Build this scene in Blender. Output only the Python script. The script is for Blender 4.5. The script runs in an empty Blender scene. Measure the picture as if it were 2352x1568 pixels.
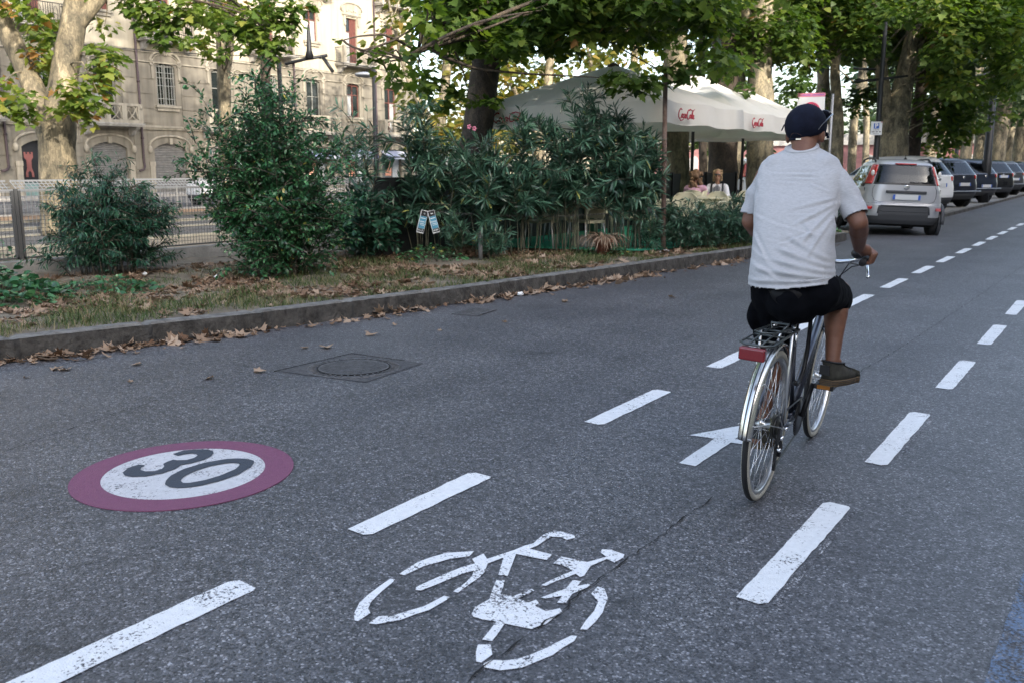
import bpy, bmesh, math, random
import numpy as np
from mathutils import Vector, Matrix, Euler, noise
SC = bpy.context.scene
COL = SC.collection
R = math.radians
random.seed(11)
rng = np.random.default_rng(7)

# ---------------------------------------------------------------- camera
CAM_H, YAW, PITCH, FPX = 1.48, R(34.187), R(10.758), 2100.0
cd = bpy.data.cameras.new('camera')
cam = bpy.data.objects.new('camera', cd)
COL.objects.link(cam)
cam.location = (0, 0, CAM_H)
cam.rotation_euler = (R(90) - PITCH, 0, YAW)
cd.sensor_width = 36.0
cd.lens = FPX / 2352.0 * 36.0
cd.clip_start = 0.05
cd.clip_end = 1500
cd.dof.use_dof = True
cd.dof.focus_distance = 5.6
cd.dof.aperture_fstop = 5.0
SC.camera = cam

# ---------------------------------------------------------------- light
SUN_EL, SUN_AZ = R(27), math.atan2(0.90, -0.43)      # azimuth clockwise from +Y
w = bpy.data.worlds.new('World')
SC.world = w
w.use_nodes = True
nt = w.node_tree
bg = nt.nodes['Background']
sky = nt.nodes.new('ShaderNodeTexSky')
sky.sky_type = 'NISHITA'
sky.sun_disc = False
sky.sun_elevation = SUN_EL
sky.sun_rotation = SUN_AZ
sky.air_density = 1.0
sky.dust_density = 3.0
sky.ozone_density = 1.0
hsv = nt.nodes.new('ShaderNodeHueSaturation')
hsv.inputs['Saturation'].default_value = .78
nt.links.new(sky.outputs[0], hsv.inputs['Color'])
nt.links.new(hsv.outputs[0], bg.inputs[0])
bg.inputs[1].default_value = 0.13
sd = bpy.data.lights.new('sun', 'SUN')
sd.energy = 1.5
sd.angle = R(0.8)
sd.color = (1.0, 0.92, 0.80)
sun = bpy.data.objects.new('sun', sd)
COL.objects.link(sun)
sdir = Vector((math.cos(SUN_EL) * math.sin(SUN_AZ), math.cos(SUN_EL) * math.cos(SUN_AZ), math.sin(SUN_EL)))
sun.rotation_euler = (-sdir).to_track_quat('-Z', 'Y').to_euler()
sun.location = (12, -6, 25)
SC.view_settings.view_transform = 'Standard'
SC.view_settings.look = 'None'
SC.view_settings.exposure = 2.2
SC.view_settings.gamma = 1.0
SC.cycles.max_bounces = 8
SC.cycles.transparent_max_bounces = 12

# ---------------------------------------------------------------- where a pixel of the 2352 px photo lies in the street
def ray(px, py):
    x = (px - 1176.0) / FPX
    y = -(py - 784.0) / FPX
    fx, fy, fz = x, math.cos(PITCH) + y * math.sin(PITCH), -math.sin(PITCH) + y * math.cos(PITCH)
    c, s = math.cos(YAW), math.sin(YAW)
    return Vector((fx * c - fy * s, fx * s + fy * c, fz))
def G(px, py, z=0.0):
    d = ray(px, py)
    return Vector((0, 0, CAM_H)) + d * ((z - CAM_H) / d.z)
def atX(px, py, X):
    d = ray(px, py)
    return Vector((0, 0, CAM_H)) + d * (X / d.x)
def dep(px, py, zc):
    d = ray(px, py)
    fw = -d.x * math.sin(YAW) + d.y * math.cos(YAW)
    return Vector((0, 0, CAM_H)) + d * (zc / (fw * math.cos(PITCH) - d.z * math.sin(PITCH)))

# ---------------------------------------------------------------- object helpers
def tag(o, label=None, cat=None, group=None, kind=None):
    if label: o['label'] = label
    if cat: o['category'] = cat
    if group: o['group'] = group
    if kind: o['kind'] = kind
    return o
def thing(name, label, cat, loc=(0, 0, 0), rot=(0, 0, 0), group=None):
    o = bpy.data.objects.new(name, None)
    COL.objects.link(o)
    o.location = loc
    o.rotation_euler = rot if not isinstance(rot, (int, float)) else (0, 0, rot)
    o.empty_display_size = 0.2
    return tag(o, label, cat, group)
def local(root):
    return Matrix.LocRotScale(root.location, root.rotation_euler, None).inverted()
def dup(root, loc, rotz=None, label=None, group=None, scale=None):
    r = root.copy()
    COL.objects.link(r)
    r.location = loc
    if rotz is not None: r.rotation_euler = (0, 0, rotz)
    if label: r['label'] = label
    if group: r['group'] = group
    if scale: r.scale = scale if not isinstance(scale, (int, float)) else (scale,) * 3
    for ch in list(root.children):
        c = ch.copy()
        COL.objects.link(c)
        c.parent = r
        for g in ch.children:
            d = g.copy()
            COL.objects.link(d)
            d.parent = c
    return r

class MB:
    """collects shapes and links them as one mesh object"""
    def __init__(self): self.v, self.f, self.mi, self.sm = [], [], [], []
    def add(self, vs, fs, mi=0, sm=False):
        b = len(self.v)
        self.v += [tuple(p) for p in vs]
        self.f += [tuple(i + b for i in f) for f in fs]
        self.mi += [mi] * len(fs)
        self.sm += [sm] * len(fs)
        return self
    def box(self, x0, x1, y0, y1, z0, z1, mi=0, M=None):
        vs = [Vector((x, y, z)) for z in (z0, z1) for y in (y0, y1) for x in (x0, x1)]
        if M is not None: vs = [M @ p for p in vs]
        return self.add(vs, [(0, 2, 3, 1), (4, 5, 7, 6), (0, 1, 5, 4), (2, 6, 7, 3), (0, 4, 6, 2), (1, 3, 7, 5)], mi)
    def bar(self, a, b, wx, wz, mi=0, up=(0, 0, 1)):
        a, b = Vector(a), Vector(b)
        d = (b - a)
        if d.length < 1e-6: return self
        d.normalize()
        u = Vector(up)
        s = d.cross(u)
        if s.length < 1e-4: s = d.cross(Vector((1, 0, 0)))
        s.normalize()
        t = s.cross(d)
        vs = [p + s * i * wx / 2 + t * j * wz / 2 for p in (a, b) for (i, j) in ((-1, -1), (1, -1), (1, 1), (-1, 1))]
        return self.add(vs, [(0, 1, 2, 3), (7, 6, 5, 4), (0, 4, 5, 1), (1, 5, 6, 2), (2, 6, 7, 3), (3, 7, 4, 0)], mi)
    def tube(self, pts, rad, n=8, cap=True, mi=0, sm=True, closed=False):
        pts = [Vector(p) for p in pts]
        m = len(pts)
        if isinstance(rad, (int, float)): rad = [rad] * m
        vs, fs = [], []
        t0 = (pts[1] - pts[0]).normalized()
        ref = Vector((0, 0, 1)) if abs(t0.z) < 0.9 else Vector((1, 0, 0))
        s = t0.cross(ref).normalized()
        for i in range(m):
            if closed: t = (pts[(i + 1) % m] - pts[i - 1])
            else: t = pts[min(i + 1, m - 1)] - pts[max(i - 1, 0)]
            if t.length < 1e-9: t = t0.copy()
            t.normalize()
            s = (s - t * s.dot(t))
            if s.length < 1e-6: s = t.orthogonal()
            s.normalize()
            q = t.cross(s)
            for k in range(n):
                a = 2 * math.pi * k / n
                vs.append(pts[i] + (s * math.cos(a) + q * math.sin(a)) * rad[i])
        for i in range(m - 1 + (1 if closed else 0)):
            for k in range(n):
                a, b = i * n + k, i * n + (k + 1) % n
                c, d = ((i + 1) % m) * n + (k + 1) % n, ((i + 1) % m) * n + k
                fs.append((a, b, c, d))
        if cap and not closed:
            fs.append(tuple(range(n - 1, -1, -1)))
            fs.append(tuple((m - 1) * n + k for k in range(n)))
        return self.add(vs, fs, mi, sm)
    def lathe(self, prof, c=(0, 0, 0), n=24, axis='Z', mi=0, sm=True, M=None):
        vs, fs = [], []
        c = Vector(c)
        for (r, h) in prof:
            for k in range(n):
                a = 2 * math.pi * k / n
                p = {'Z': (r * math.cos(a), r * math.sin(a), h), 'X': (h, r * math.cos(a), r * math.sin(a)),
                     'Y': (r * math.sin(a), h, r * math.cos(a))}[axis]
                p = Vector(p)
                if M is not None: p = M @ p
                vs.append(c + p)
        m = len(prof)
        for i in range(m - 1):
            for k in range(n):
                fs.append((i * n + k, i * n + (k + 1) % n, (i + 1) * n + (k + 1) % n, (i + 1) * n + k))
        if abs(prof[0][0] - prof[-1][0]) < 1e-6 and abs(prof[0][1] - prof[-1][1]) < 1e-6: return self.add(vs, fs, mi, sm)
        if prof[0][0] > 1e-5: fs.append(tuple(range(n - 1, -1, -1)))
        if prof[-1][0] > 1e-5: fs.append(tuple((m - 1) * n + k for k in range(n)))
        return self.add(vs, fs, mi, sm)
    def prism(self, poly, vec, mi=0, sm=False):
        vec = Vector(vec)
        a = [Vector(p) for p in poly]
        n = len(a)
        vs = a + [p + vec for p in a]
        fs = [tuple(range(n - 1, -1, -1)), tuple(range(n, 2 * n))]
        fs += [(i, (i + 1) % n, n + (i + 1) % n, n + i) for i in range(n)]
        return self.add(vs, fs, mi, sm)
    def ell(self, c, r, n=16, m=10, mi=0, M=None):
        c = Vector(c)
        if isinstance(r, (int, float)): r = (r, r, r)
        vs, fs = [], []
        for i in range(m + 1):
            th = math.pi * i / m
            for k in range(n):
                a = 2 * math.pi * k / n
                p = Vector((r[0] * math.sin(th) * math.cos(a), r[1] * math.sin(th) * math.sin(a), r[2] * math.cos(th)))
                if M is not None: p = M @ p
                vs.append(c + p)
        for i in range(m):
            for k in range(n):
                fs.append((i * n + k, (i + 1) * n + k, (i + 1) * n + (k + 1) % n, i * n + (k + 1) % n))
        return self.add(vs, fs, mi, True)
    def caps(self, a, ra, b, rb, n=18, mi=0):
        """tapered capsule"""
        a, b = Vector(a), Vector(b)
        d = (b - a)
        L = d.length
        d.normalize() if L > 1e-6 else None
        pts, rr = [], []
        for i in range(5):
            t = math.pi / 2 * (i / 5)
            pts.append(a - d * ra * math.cos(t)); rr.append(max(ra * math.sin(t), ra * 0.05))
        for i in range(5):
            t = i / 4
            pts.append(a.lerp(b, t)); rr.append(ra + (rb - ra) * t)
        for i in range(5):
            t = math.pi / 2 * ((i + 1) / 5)
            pts.append(b + d * rb * math.sin(t)); rr.append(max(rb * math.cos(t), rb * 0.05))
        return self.tube(pts, rr, n, True, mi, True)
    def loft(self, rings, mi=0, sm=True, cap=True):
        n = len(rings[0])
        vs = [p for r in rings for p in r]
        fs = []
        for i in range(len(rings) - 1):
            for k in range(n):
                fs.append((i * n + k, i * n + (k + 1) % n, (i + 1) * n + (k + 1) % n, (i + 1) * n + k))
        if cap:
            fs.append(tuple(range(n - 1, -1, -1)))
            fs.append(tuple((len(rings) - 1) * n + k for k in range(n)))
        return self.add(vs, fs, mi, sm)
    def mesh(self, name, mats):
        me = bpy.data.meshes.new(name)
        me.from_pydata(self.v, [], self.f)
        for m in (mats if isinstance(mats, (list, tuple)) else [mats]): me.materials.append(m)
        me.polygons.foreach_set('material_index', self.mi)
        me.polygons.foreach_set('use_smooth', self.sm)
        me.validate()
        me.update()
        return me
    def build(self, name, mats, parent=None, world=False):
        if world and parent is not None:
            M = local(parent)
            q = parent
            while q.parent is not None:
                q = q.parent
                M = M @ local(q)
            self.v = [tuple(M @ Vector(p)) for p in self.v]
        o = bpy.data.objects.new(name, self.mesh(name, mats))
        COL.objects.link(o)
        if parent is not None: o.parent = parent
        return o

def bevel(o, w_=0.01, seg=2, ang=40):
    m = o.modifiers.new('bevel', 'BEVEL')
    m.width = w_
    m.segments = seg
    m.limit_method = 'ANGLE'
    m.angle_limit = R(ang)
    return o
def union(mb, voxel, smooth=6, name='tmp'):
    """fuse overlapping closed shapes into one continuous surface, returns vertices and faces"""
    me = mb.mesh(name, [])
    o = bpy.data.objects.new(name, me)
    COL.objects.link(o)
    m = o.modifiers.new('r', 'REMESH')
    m.mode = 'VOXEL'
    m.voxel_size = voxel
    if smooth:
        s = o.modifiers.new('s', 'SMOOTH')
        s.iterations = smooth
        s.factor = 0.5
    dg = bpy.context.evaluated_depsgraph_get()
    ev = bpy.data.meshes.new_from_object(o.evaluated_get(dg))
    n = len(ev.vertices)
    co = np.empty(n * 3)
    ev.vertices.foreach_get('co', co)
    fs = [tuple(p.vertices) for p in ev.polygons]
    bpy.data.objects.remove(o)
    bpy.data.meshes.remove(me)
    bpy.data.meshes.remove(ev)
    return co.reshape(-1, 3), fs
def rawobj(name, co, fs, mat, parent=None, smooth=True):
    me = bpy.data.meshes.new(name)
    me.from_pydata([tuple(p) for p in co], [], fs)
    me.polygons.foreach_set('use_smooth', [smooth] * len(fs))
    for m in (mat if isinstance(mat, (list, tuple)) else [mat]): me.materials.append(m)
    me.update()
    o = bpy.data.objects.new(name, me)
    COL.objects.link(o)
    if parent is not None: o.parent = parent
    return o

def inst_mesh(name, V, F, mat, tint=None, smooth=False):
    """V: (N,k,3) copies of a small shape with triangle list F"""
    N, k = V.shape[:2]
    F = np.asarray(F)
    idx = (F[None] + (np.arange(N) * k)[:, None, None]).reshape(-1).astype(np.int32)
    nf, m = N * F.shape[0], F.shape[1]
    me = bpy.data.meshes.new(name)
    me.vertices.add(N * k)
    me.vertices.foreach_set('co', V.reshape(-1).astype(np.float32))
    me.loops.add(nf * m)
    me.loops.foreach_set('vertex_index', idx)
    me.polygons.add(nf)
    me.polygons.foreach_set('loop_start', (np.arange(nf) * m).astype(np.int32))
    me.polygons.foreach_set('loop_total', np.full(nf, m, np.int32))
    if tint is not None:
        at = me.attributes.new('tint', 'FLOAT', 'POINT')
        at.data.foreach_set('value', np.repeat(tint, k).astype(np.float32))
    me.materials.append(mat)
    me.update(calc_edges=True)
    if smooth: me.polygons.foreach_set('use_smooth', [True] * nf)
    return me
def link(name, me, parent=None, loc=None):
    o = bpy.data.objects.new(name, me)
    COL.objects.link(o)
    if parent is not None: o.parent = parent
    if loc is not None: o.location = loc
    return o
def unit(a):
    return a / np.maximum(np.linalg.norm(a, axis=-1, keepdims=True), 1e-9)
def place(T, P, axis, normal, size):
    """template T(k,3) [side, along, up] put at P with given leaf axis and normal"""
    axis = unit(axis)
    side = unit(np.cross(axis, normal))
    nrm = np.cross(side, axis)
    return (P[:, None, :] + size[:, None, None] * (T[None, :, 0:1] * side[:, None, :] + T[None, :, 1:2] * axis[:, None, :] + T[None, :, 2:3] * nrm[:, None, :]))
# leaf shapes
def _plane_leaf():
    pts = [(0, 0), (.24, .06), (.52, .02), (.36, .26), (.55, .50), (.28, .52), (.24, .70), (0, 1.0), (-.24, .70), (-.28, .52), (-.55, .50), (-.36, .26), (-.52, .02), (-.24, .06)]
    T = [(0, .36, 0.0)] + [(x, y, .10 * abs(x) * 2 - .12 * y * y) for x, y in pts]
    n = len(pts)
    return np.array(T), np.array([(0, 1 + i, 1 + (i + 1) % n) for i in range(n)])
PLANE_T, PLANE_F = _plane_leaf()
LOW_T = np.array([(0, 0, 0), (.45, .2, .05), (.3, .6, 0), (0, 1, -.1), (-.3, .6, 0), (-.45, .2, .05)])
LOW_F = np.array([(0, 1, 5), (1, 2, 4), (1, 4, 5), (2, 3, 4)])
LANCE_T = np.array([(0, 0, 0), (.065, .3, .02), (-.065, .3, .02), (.06, .65, -.02), (-.06, .65, -.02), (0, 1, -.14)])
LANCE_F = np.array([(0, 1, 2), (1, 3, 4), (1, 4, 2), (3, 5, 4)])
OVAL_T = np.array([(0, 0, 0), (.2, .3, .05), (-.2, .3, .05), (.17, .68, .03), (-.17, .68, .03), (0, 1, -.1)])
OVAL_F = LANCE_F

# ---------------------------------------------------------------- materials
MATS = {}
def mat(name, col=(.5, .5, .5), rough=.6, metal=0.0, spec=.5, var=0.0, vscale=6.0, bump=0.0, bscale=40.0, col2=None, coat=0.0, detail=6.0, sheen=0.0, emit=None, coords='Object'):
    if name in MATS: return MATS[name]
    m = bpy.data.materials.new(name)
    m.use_nodes = True
    t = m.node_tree
    b = t.nodes['Principled BSDF']
    b.inputs['Base Color'].default_value = (*col, 1)
    b.inputs['Roughness'].default_value = rough
    b.inputs['Metallic'].default_value = metal
    b.inputs['Specular IOR Level'].default_value = spec
    b.inputs['Coat Weight'].default_value = coat
    b.inputs['Sheen Weight'].default_value = sheen
    if var or col2 or bump:
        tc = t.nodes.new('ShaderNodeTexCoord')
    if var or col2:
        n = t.nodes.new('ShaderNodeTexNoise')
        n.inputs['Scale'].default_value = vscale
        n.inputs['Detail'].default_value = detail
        n.inputs['Roughness'].default_value = .62
        t.links.new(tc.outputs[coords], n.inputs['Vector'])
        r = t.nodes.new('ShaderNodeValToRGB')
        c2 = col2 or tuple(min(1, c * (1 + var)) for c in col)
        c1 = col if col2 else tuple(c * (1 - var) for c in col)
        r.color_ramp.elements[0].position = .34
        r.color_ramp.elements[1].position = .66
        r.color_ramp.elements[0].color = (*c1, 1)
        r.color_ramp.elements[1].color = (*c2, 1)
        t.links.new(n.outputs['Fac'], r.inputs['Fac'])
        t.links.new(r.outputs['Color'], b.inputs['Base Color'])
    if bump:
        n2 = t.nodes.new('ShaderNodeTexNoise')
        n2.inputs['Scale'].default_value = bscale
        n2.inputs['Detail'].default_value = 5
        bp = t.nodes.new('ShaderNodeBump')
        bp.inputs['Strength'].default_value = bump
        bp.inputs['Distance'].default_value = .02
        t.links.new(tc.outputs[coords], n2.inputs['Vector'])
        t.links.new(n2.outputs['Fac'], bp.inputs['Height'])
        t.links.new(bp.outputs['Normal'], b.inputs['Normal'])
    MATS[name] = m
    return m
def N(t, typ, **kw):
    n = t.nodes.new(typ)
    for k, v in kw.items():
        if k in n.inputs: n.inputs[k].default_value = v
        else: setattr(n, k, v)
    return n
def ramp(t, fac, stops, interp='LINEAR'):
    r = t.nodes.new('ShaderNodeValToRGB')
    r.color_ramp.interpolation = interp
    e = r.color_ramp.elements
    while len(e) < len(stops): e.new(.5)
    for el, (p, c) in zip(e, stops):
        el.position = p
        el.color = (*c, 1) if len(c) == 3 else c
    t.links.new(fac, r.inputs['Fac'])
    return r.outputs['Color']
def newmat(name):
    m = bpy.data.materials.new(name)
    m.use_nodes = True
    MATS[name] = m
    return m, m.node_tree, m.node_tree.nodes['Principled BSDF']
def leafmat(name, stops, trans=.35, rough=.5, spec=.4):
    m, t, b = newmat(name)
    a = N(t, 'ShaderNodeAttribute', attribute_name='tint')
    col = ramp(t, a.outputs['Fac'], stops)
    t.links.new(col, b.inputs['Base Color'])
    b.inputs['Roughness'].default_value = rough
    b.inputs['Specular IOR Level'].default_value = spec
    tr = N(t, 'ShaderNodeBsdfTranslucent')
    hs = N(t, 'ShaderNodeHueSaturation', Saturation=1.15, Value=1.5)
    t.links.new(col, hs.inputs['Color'])
    t.links.new(hs.outputs['Color'], tr.inputs['Color'])
    mx = N(t, 'ShaderNodeMixShader')
    mx.inputs[0].default_value = trans
    t.links.new(b.outputs[0], mx.inputs[1])
    t.links.new(tr.outputs[0], mx.inputs[2])
    t.links.new(mx.outputs[0], t.nodes['Material Output'].inputs[0])
    return m

# asphalt: stone chips in dark binder, patches, rubber streaks
def asphalt_color(t, tc):
    v = N(t, 'ShaderNodeTexVoronoi', Scale=138.0)
    t.links.new(tc, v.inputs['Vector'])
    sep = N(t, 'ShaderNodeSeparateColor')
    t.links.new(v.outputs['Color'], sep.inputs['Color'])
    chips = ramp(t, sep.outputs[0], [(0, (.012, .012, .014)), (.22, (.050, .050, .055)), (.6, (.078, .078, .085)), (.88, (.118, .118, .128)), (1.0, (.31, .31, .33))])
    n1 = N(t, 'ShaderNodeTexNoise', Scale=.9, Detail=7.0, Roughness=.6)
    t.links.new(tc, n1.inputs['Vector'])
    patch = ramp(t, n1.outputs['Fac'], [(.30, (.74, .74, .76)), (.70, (1.22, 1.21, 1.20))])
    n3 = N(t, 'ShaderNodeTexNoise', Scale=24.0, Detail=4.0)
    t.links.new(tc, n3.inputs['Vector'])
    fine = ramp(t, n3.outputs['Fac'], [(.3, (.60, .60, .60)), (.7, (1.32, 1.32, 1.32))])
    m1 = N(t, 'ShaderNodeMix', data_type='RGBA', blend_type='MULTIPLY')
    m1.inputs[0].default_value = 1
    t.links.new(chips, m1.inputs[6]); t.links.new(patch, m1.inputs[7])
    m2 = N(t, 'ShaderNodeMix', data_type='RGBA', blend_type='MULTIPLY')
    m2.inputs[0].default_value = 1
    t.links.new(m1.outputs[2], m2.inputs[6]); t.links.new(fine, m2.inputs[7])
    n5 = N(t, 'ShaderNodeTexNoise', Scale=3.2, Detail=3.0, Roughness=.5)
    t.links.new(tc, n5.inputs['Vector'])
    spots = ramp(t, n5.outputs['Fac'], [(.0, (1.06, 1.06, 1.06)), (.60, (1, 1, 1)), (.68, (.80, .80, .80)), (.74, (.62, .62, .62))])
    mp = N(t, 'ShaderNodeMapping')
    mp.inputs['Scale'].default_value = (1.1, .035, 1)
    t.links.new(tc, mp.inputs['Vector'])
    n6 = N(t, 'ShaderNodeTexNoise', Scale=1.0, Detail=2.0)
    t.links.new(mp.outputs[0], n6.inputs['Vector'])
    lanes = ramp(t, n6.outputs['Fac'], [(.35, (.86, .86, .87)), (.65, (1.14, 1.14, 1.13))])
    out = m2.outputs[2]
    for extra in (spots, lanes):
        m3 = N(t, 'ShaderNodeMix', data_type='RGBA', blend_type='MULTIPLY')
        m3.inputs[0].default_value = 1
        t.links.new(out, m3.inputs[6]); t.links.new(extra, m3.inputs[7])
        out = m3.outputs[2]
    return out, v, sep
def asphalt_bump(t, b, v, tc, st=.35):
    n = N(t, 'ShaderNodeTexNoise', Scale=171.0, Detail=3.0)
    t.links.new(tc, n.inputs['Vector'])
    ad = N(t, 'ShaderNodeMath', operation='ADD')
    t.links.new(v.outputs['Distance'], ad.inputs[0]); t.links.new(n.outputs['Fac'], ad.inputs[1])
    bp = N(t, 'ShaderNodeBump', Strength=st, Distance=.006, invert=True)
    t.links.new(ad.outputs[0], bp.inputs['Height'])
    t.links.new(bp.outputs['Normal'], b.inputs['Normal'])
def make_asphalt():
    m, t, b = newmat('asphalt')
    tc = N(t, 'ShaderNodeTexCoord').outputs['Object']
    c, v, s = asphalt_color(t, tc)
    t.links.new(c, b.inputs['Base Color'])
    b.inputs['Roughness'].default_value = .52
    b.inputs['Specular IOR Level'].default_value = .7
    asphalt_bump(t, b, v, tc)
    return m
def make_paint(name, col, wear=.5, dark=.12, soft=.05):
    """road paint worn off the stone chips"""
    m, t, b = newmat(name)
    tc = N(t, 'ShaderNodeTexCoord').outputs['Object']
    c, v, s = asphalt_color(t, tc)
    n = N(t, 'ShaderNodeTexNoise', Scale=85.0, Detail=5.0, Roughness=.7)
    t.links.new(tc, n.inputs['Vector'])
    n2 = N(t, 'ShaderNodeTexNoise', Scale=5.0, Detail=4.0)
    t.links.new(tc, n2.inputs['Vector'])
    ad = N(t, 'ShaderNodeMath', operation='MULTIPLY_ADD')
    ad.inputs[1].default_value = .45
    t.links.new(n2.outputs['Fac'], ad.inputs[0]); t.links.new(n.outputs['Fac'], ad.inputs[2])
    f = ramp(t, ad.outputs[0], [(wear, (0, 0, 0)), (wear + soft, (1, 1, 1))])
    n4 = N(t, 'ShaderNodeTexNoise', Scale=30.0, Detail=6.0)
    t.links.new(tc, n4.inputs['Vector'])
    pc = ramp(t, n4.outputs['Fac'], [(.3, tuple(k * (1 - dark) for k in col)), (.7, col)])
    mx = N(t, 'ShaderNodeMix', data_type='RGBA')
    t.links.new(f, mx.inputs[0]); t.links.new(c, mx.inputs[6]); t.links.new(pc, mx.inputs[7])
    t.links.new(mx.outputs[2], b.inputs['Base Color'])
    b.inputs['Roughness'].default_value = .65
    asphalt_bump(t, b, v, tc, .25)
    return m
def make_bark(name, cols, scale=5.0, stretch=.45, bump=.5):
    m, t, b = newmat(name)
    tc = N(t, 'ShaderNodeTexCoord').outputs['Object']
    mp = N(t, 'ShaderNodeMapping')
    mp.inputs['Scale'].default_value = (1, 1, stretch)
    t.links.new(tc, mp.inputs['Vector'])
    n0 = N(t, 'ShaderNodeTexNoise', Scale=3.0, Detail=3.0)
    t.links.new(mp.outputs[0], n0.inputs['Vector'])
    mv = N(t, 'ShaderNodeMix', data_type='RGBA', blend_type='ADD')
    mv.inputs[0].default_value = .35
    t.links.new(mp.outputs[0], mv.inputs[6]); t.links.new(n0.outputs['Color'], mv.inputs[7])
    n = N(t, 'ShaderNodeTexNoise', Scale=scale, Detail=5.0, Roughness=.55)
    t.links.new(mv.outputs[2], n.inputs['Vector'])
    k = len(cols)
    col = ramp(t, n.outputs['Fac'], [(.30 + .40 * i / k, c) for i, c in enumerate(cols)], 'CONSTANT')
    n2 = N(t, 'ShaderNodeTexNoise', Scale=scale * 7, Detail=5.0)
    t.links.new(mp.outputs[0], n2.inputs['Vector'])
    dd = ramp(t, n2.outputs['Fac'], [(.3, (.62, .62, .62)), (.7, (1.2, 1.2, 1.2))])
    mx = N(t, 'ShaderNodeMix', data_type='RGBA', blend_type='MULTIPLY')
    mx.inputs[0].default_value = 1
    t.links.new(col, mx.inputs[6]); t.links.new(dd, mx.inputs[7])
    t.links.new(mx.outputs[2], b.inputs['Base Color'])
    b.inputs['Roughness'].default_value = .85
    bp = N(t, 'ShaderNodeBump', Strength=bump, Distance=.03)
    t.links.new(n2.outputs['Fac'], bp.inputs['Height'])
    t.links.new(bp.outputs['Normal'], b.inputs['Normal'])
    return m
ASPH = make_asphalt()
PAINT = make_paint('white_paint', (.77, .78, .79), .57)
PAINT_OLD = make_paint('symbol_paint', (.80, .81, .83), .615)
BLUE = make_paint('blue_paint', (.125, .185, .29), .69, soft=.10)
PURPLE = make_paint('disc_paint', (.185, .060, .118), .40, soft=.08)
DISCW = make_paint('disc_white_paint', (.56, .56, .58), .585)
DIGIT = make_paint('digit_paint', (.042, .052, .072), .30)
BARK_P = make_bark('plane_bark', [(.05, .043, .028), (.09, .077, .05), (.135, .112, .072), (.20, .165, .105), (.29, .24, .155)], 4.0)
BARK_M = make_bark('mottled_bark', [(.10, .088, .062), (.17, .148, .105), (.25, .215, .15), (.35, .295, .195), (.44, .36, .235)], 5.0)
BARK_D = make_bark('dark_bark', [(.035, .027, .02), (.05, .038, .028), (.07, .052, .038), (.10, .075, .05)], 6.0, bump=.9)
LEAF_G = leafmat('plane_leaves', [(0, (.032, .065, .014)), (.4, (.080, .135, .026)), (.8, (.155, .205, .040)), (.985, (.24, .24, .05)), (1, (.24, .13, .04))], .48)
LEAF_Y = leafmat('yellowing_leaves', [(0, (.045, .07, .016)), (.5, (.11, .135, .028)), (.85, (.20, .19, .04)), (1, (.28, .20, .05))], .45)
LEAF_F = leafmat('far_leaves', [(0, (.03, .055, .02)), (.6, (.065, .105, .034)), (1, (.13, .15, .05))], .36)
LEAF_O = leafmat('oleander_leaves', [(0, (.014, .040, .024)), (.6, (.060, .135, .085)), (.93, (.15, .27, .18)), (1, (.30, .30, .08))], .10, .30, .5)
LEAF_B = leafmat('bush_leaves', [(0, (.008, .036, .014)), (.6, (.038, .130, .050)), (.95, (.12, .29, .12)), (1, (.30, .27, .05))], .14, .30, .5)
LEAF_N = leafmat('dark_shrub_leaves', [(0, (.006, .028, .016)), (.6, (.024, .085, .047)), (1, (.075, .19, .105))], .10, .34, .4)
DRY = leafmat('dry_leaves', [(0, (.13, .075, .045)), (.5, (.27, .19, .13)), (1, (.42, .32, .24))], .12, .7, .2)
GRASS = leafmat('grass_blades', [(0, (.035, .070, .022)), (.5, (.080, .115, .040)), (.75, (.19, .165, .085)), (1, (.30, .25, .15))], .2, .7, .2)
BLACK = mat('black_plastic', (.012, .012, .014), .45)
CHROME = mat('chrome', (.78, .78, .80), .18, 1.0)
STEEL = mat('steel', (.42, .43, .44), .38, .9, var=.12, vscale=20)
RUBBER = mat('rubber', (.012, .012, .013), .75)
# ================================================================ THE SETTING
def sheet(name, poly, z, m, kind='structure', sub=0):
    mb = MB()
    mb.add([(x, y, z) for x, y in poly], [tuple(range(len(poly)))])
    return tag(mb.build(name, m), kind=kind)
DIRT = mat('bare_earth', (.10, .082, .06), .95, col2=(.20, .17, .125), vscale=5, bump=.7, bscale=30, detail=9)
gm = MB(); gm.box(-400, 400, -150, 700, -.5, -.03)
tag(gm.build('ground', mat('ground_earth', (.16, .14, .11), .95, var=.2, vscale=2)), kind='structure')
KERB = [(-9.4, -3.2), (-7.62, 1.6), (-7.17, 3.50), (-6.62, 5.42), (-6.18, 7.63), (-5.86, 9.84), (-5.60, 11.86), (-5.28, 14.46), (-5.02, 17.2), (-4.90, 19.3)]
CORNER = [(-4.90, 19.3), (-4.98, 19.75), (-5.25, 20.15), (-5.7, 20.35), (-6.4, 20.42), (-9.5, 20.5)]
PARKK = [(-4.86, 26.0), (-4.83, 31.0), (-4.9, 40.0), (-5.1, 60.0), (-5.3, 120.0)]
# the carriageway, wide enough to run under the verge edge
sheet('road', [(-14, -12), (14, -12), (14, 250), (-14, 250)], 0.0, ASPH)
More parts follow.
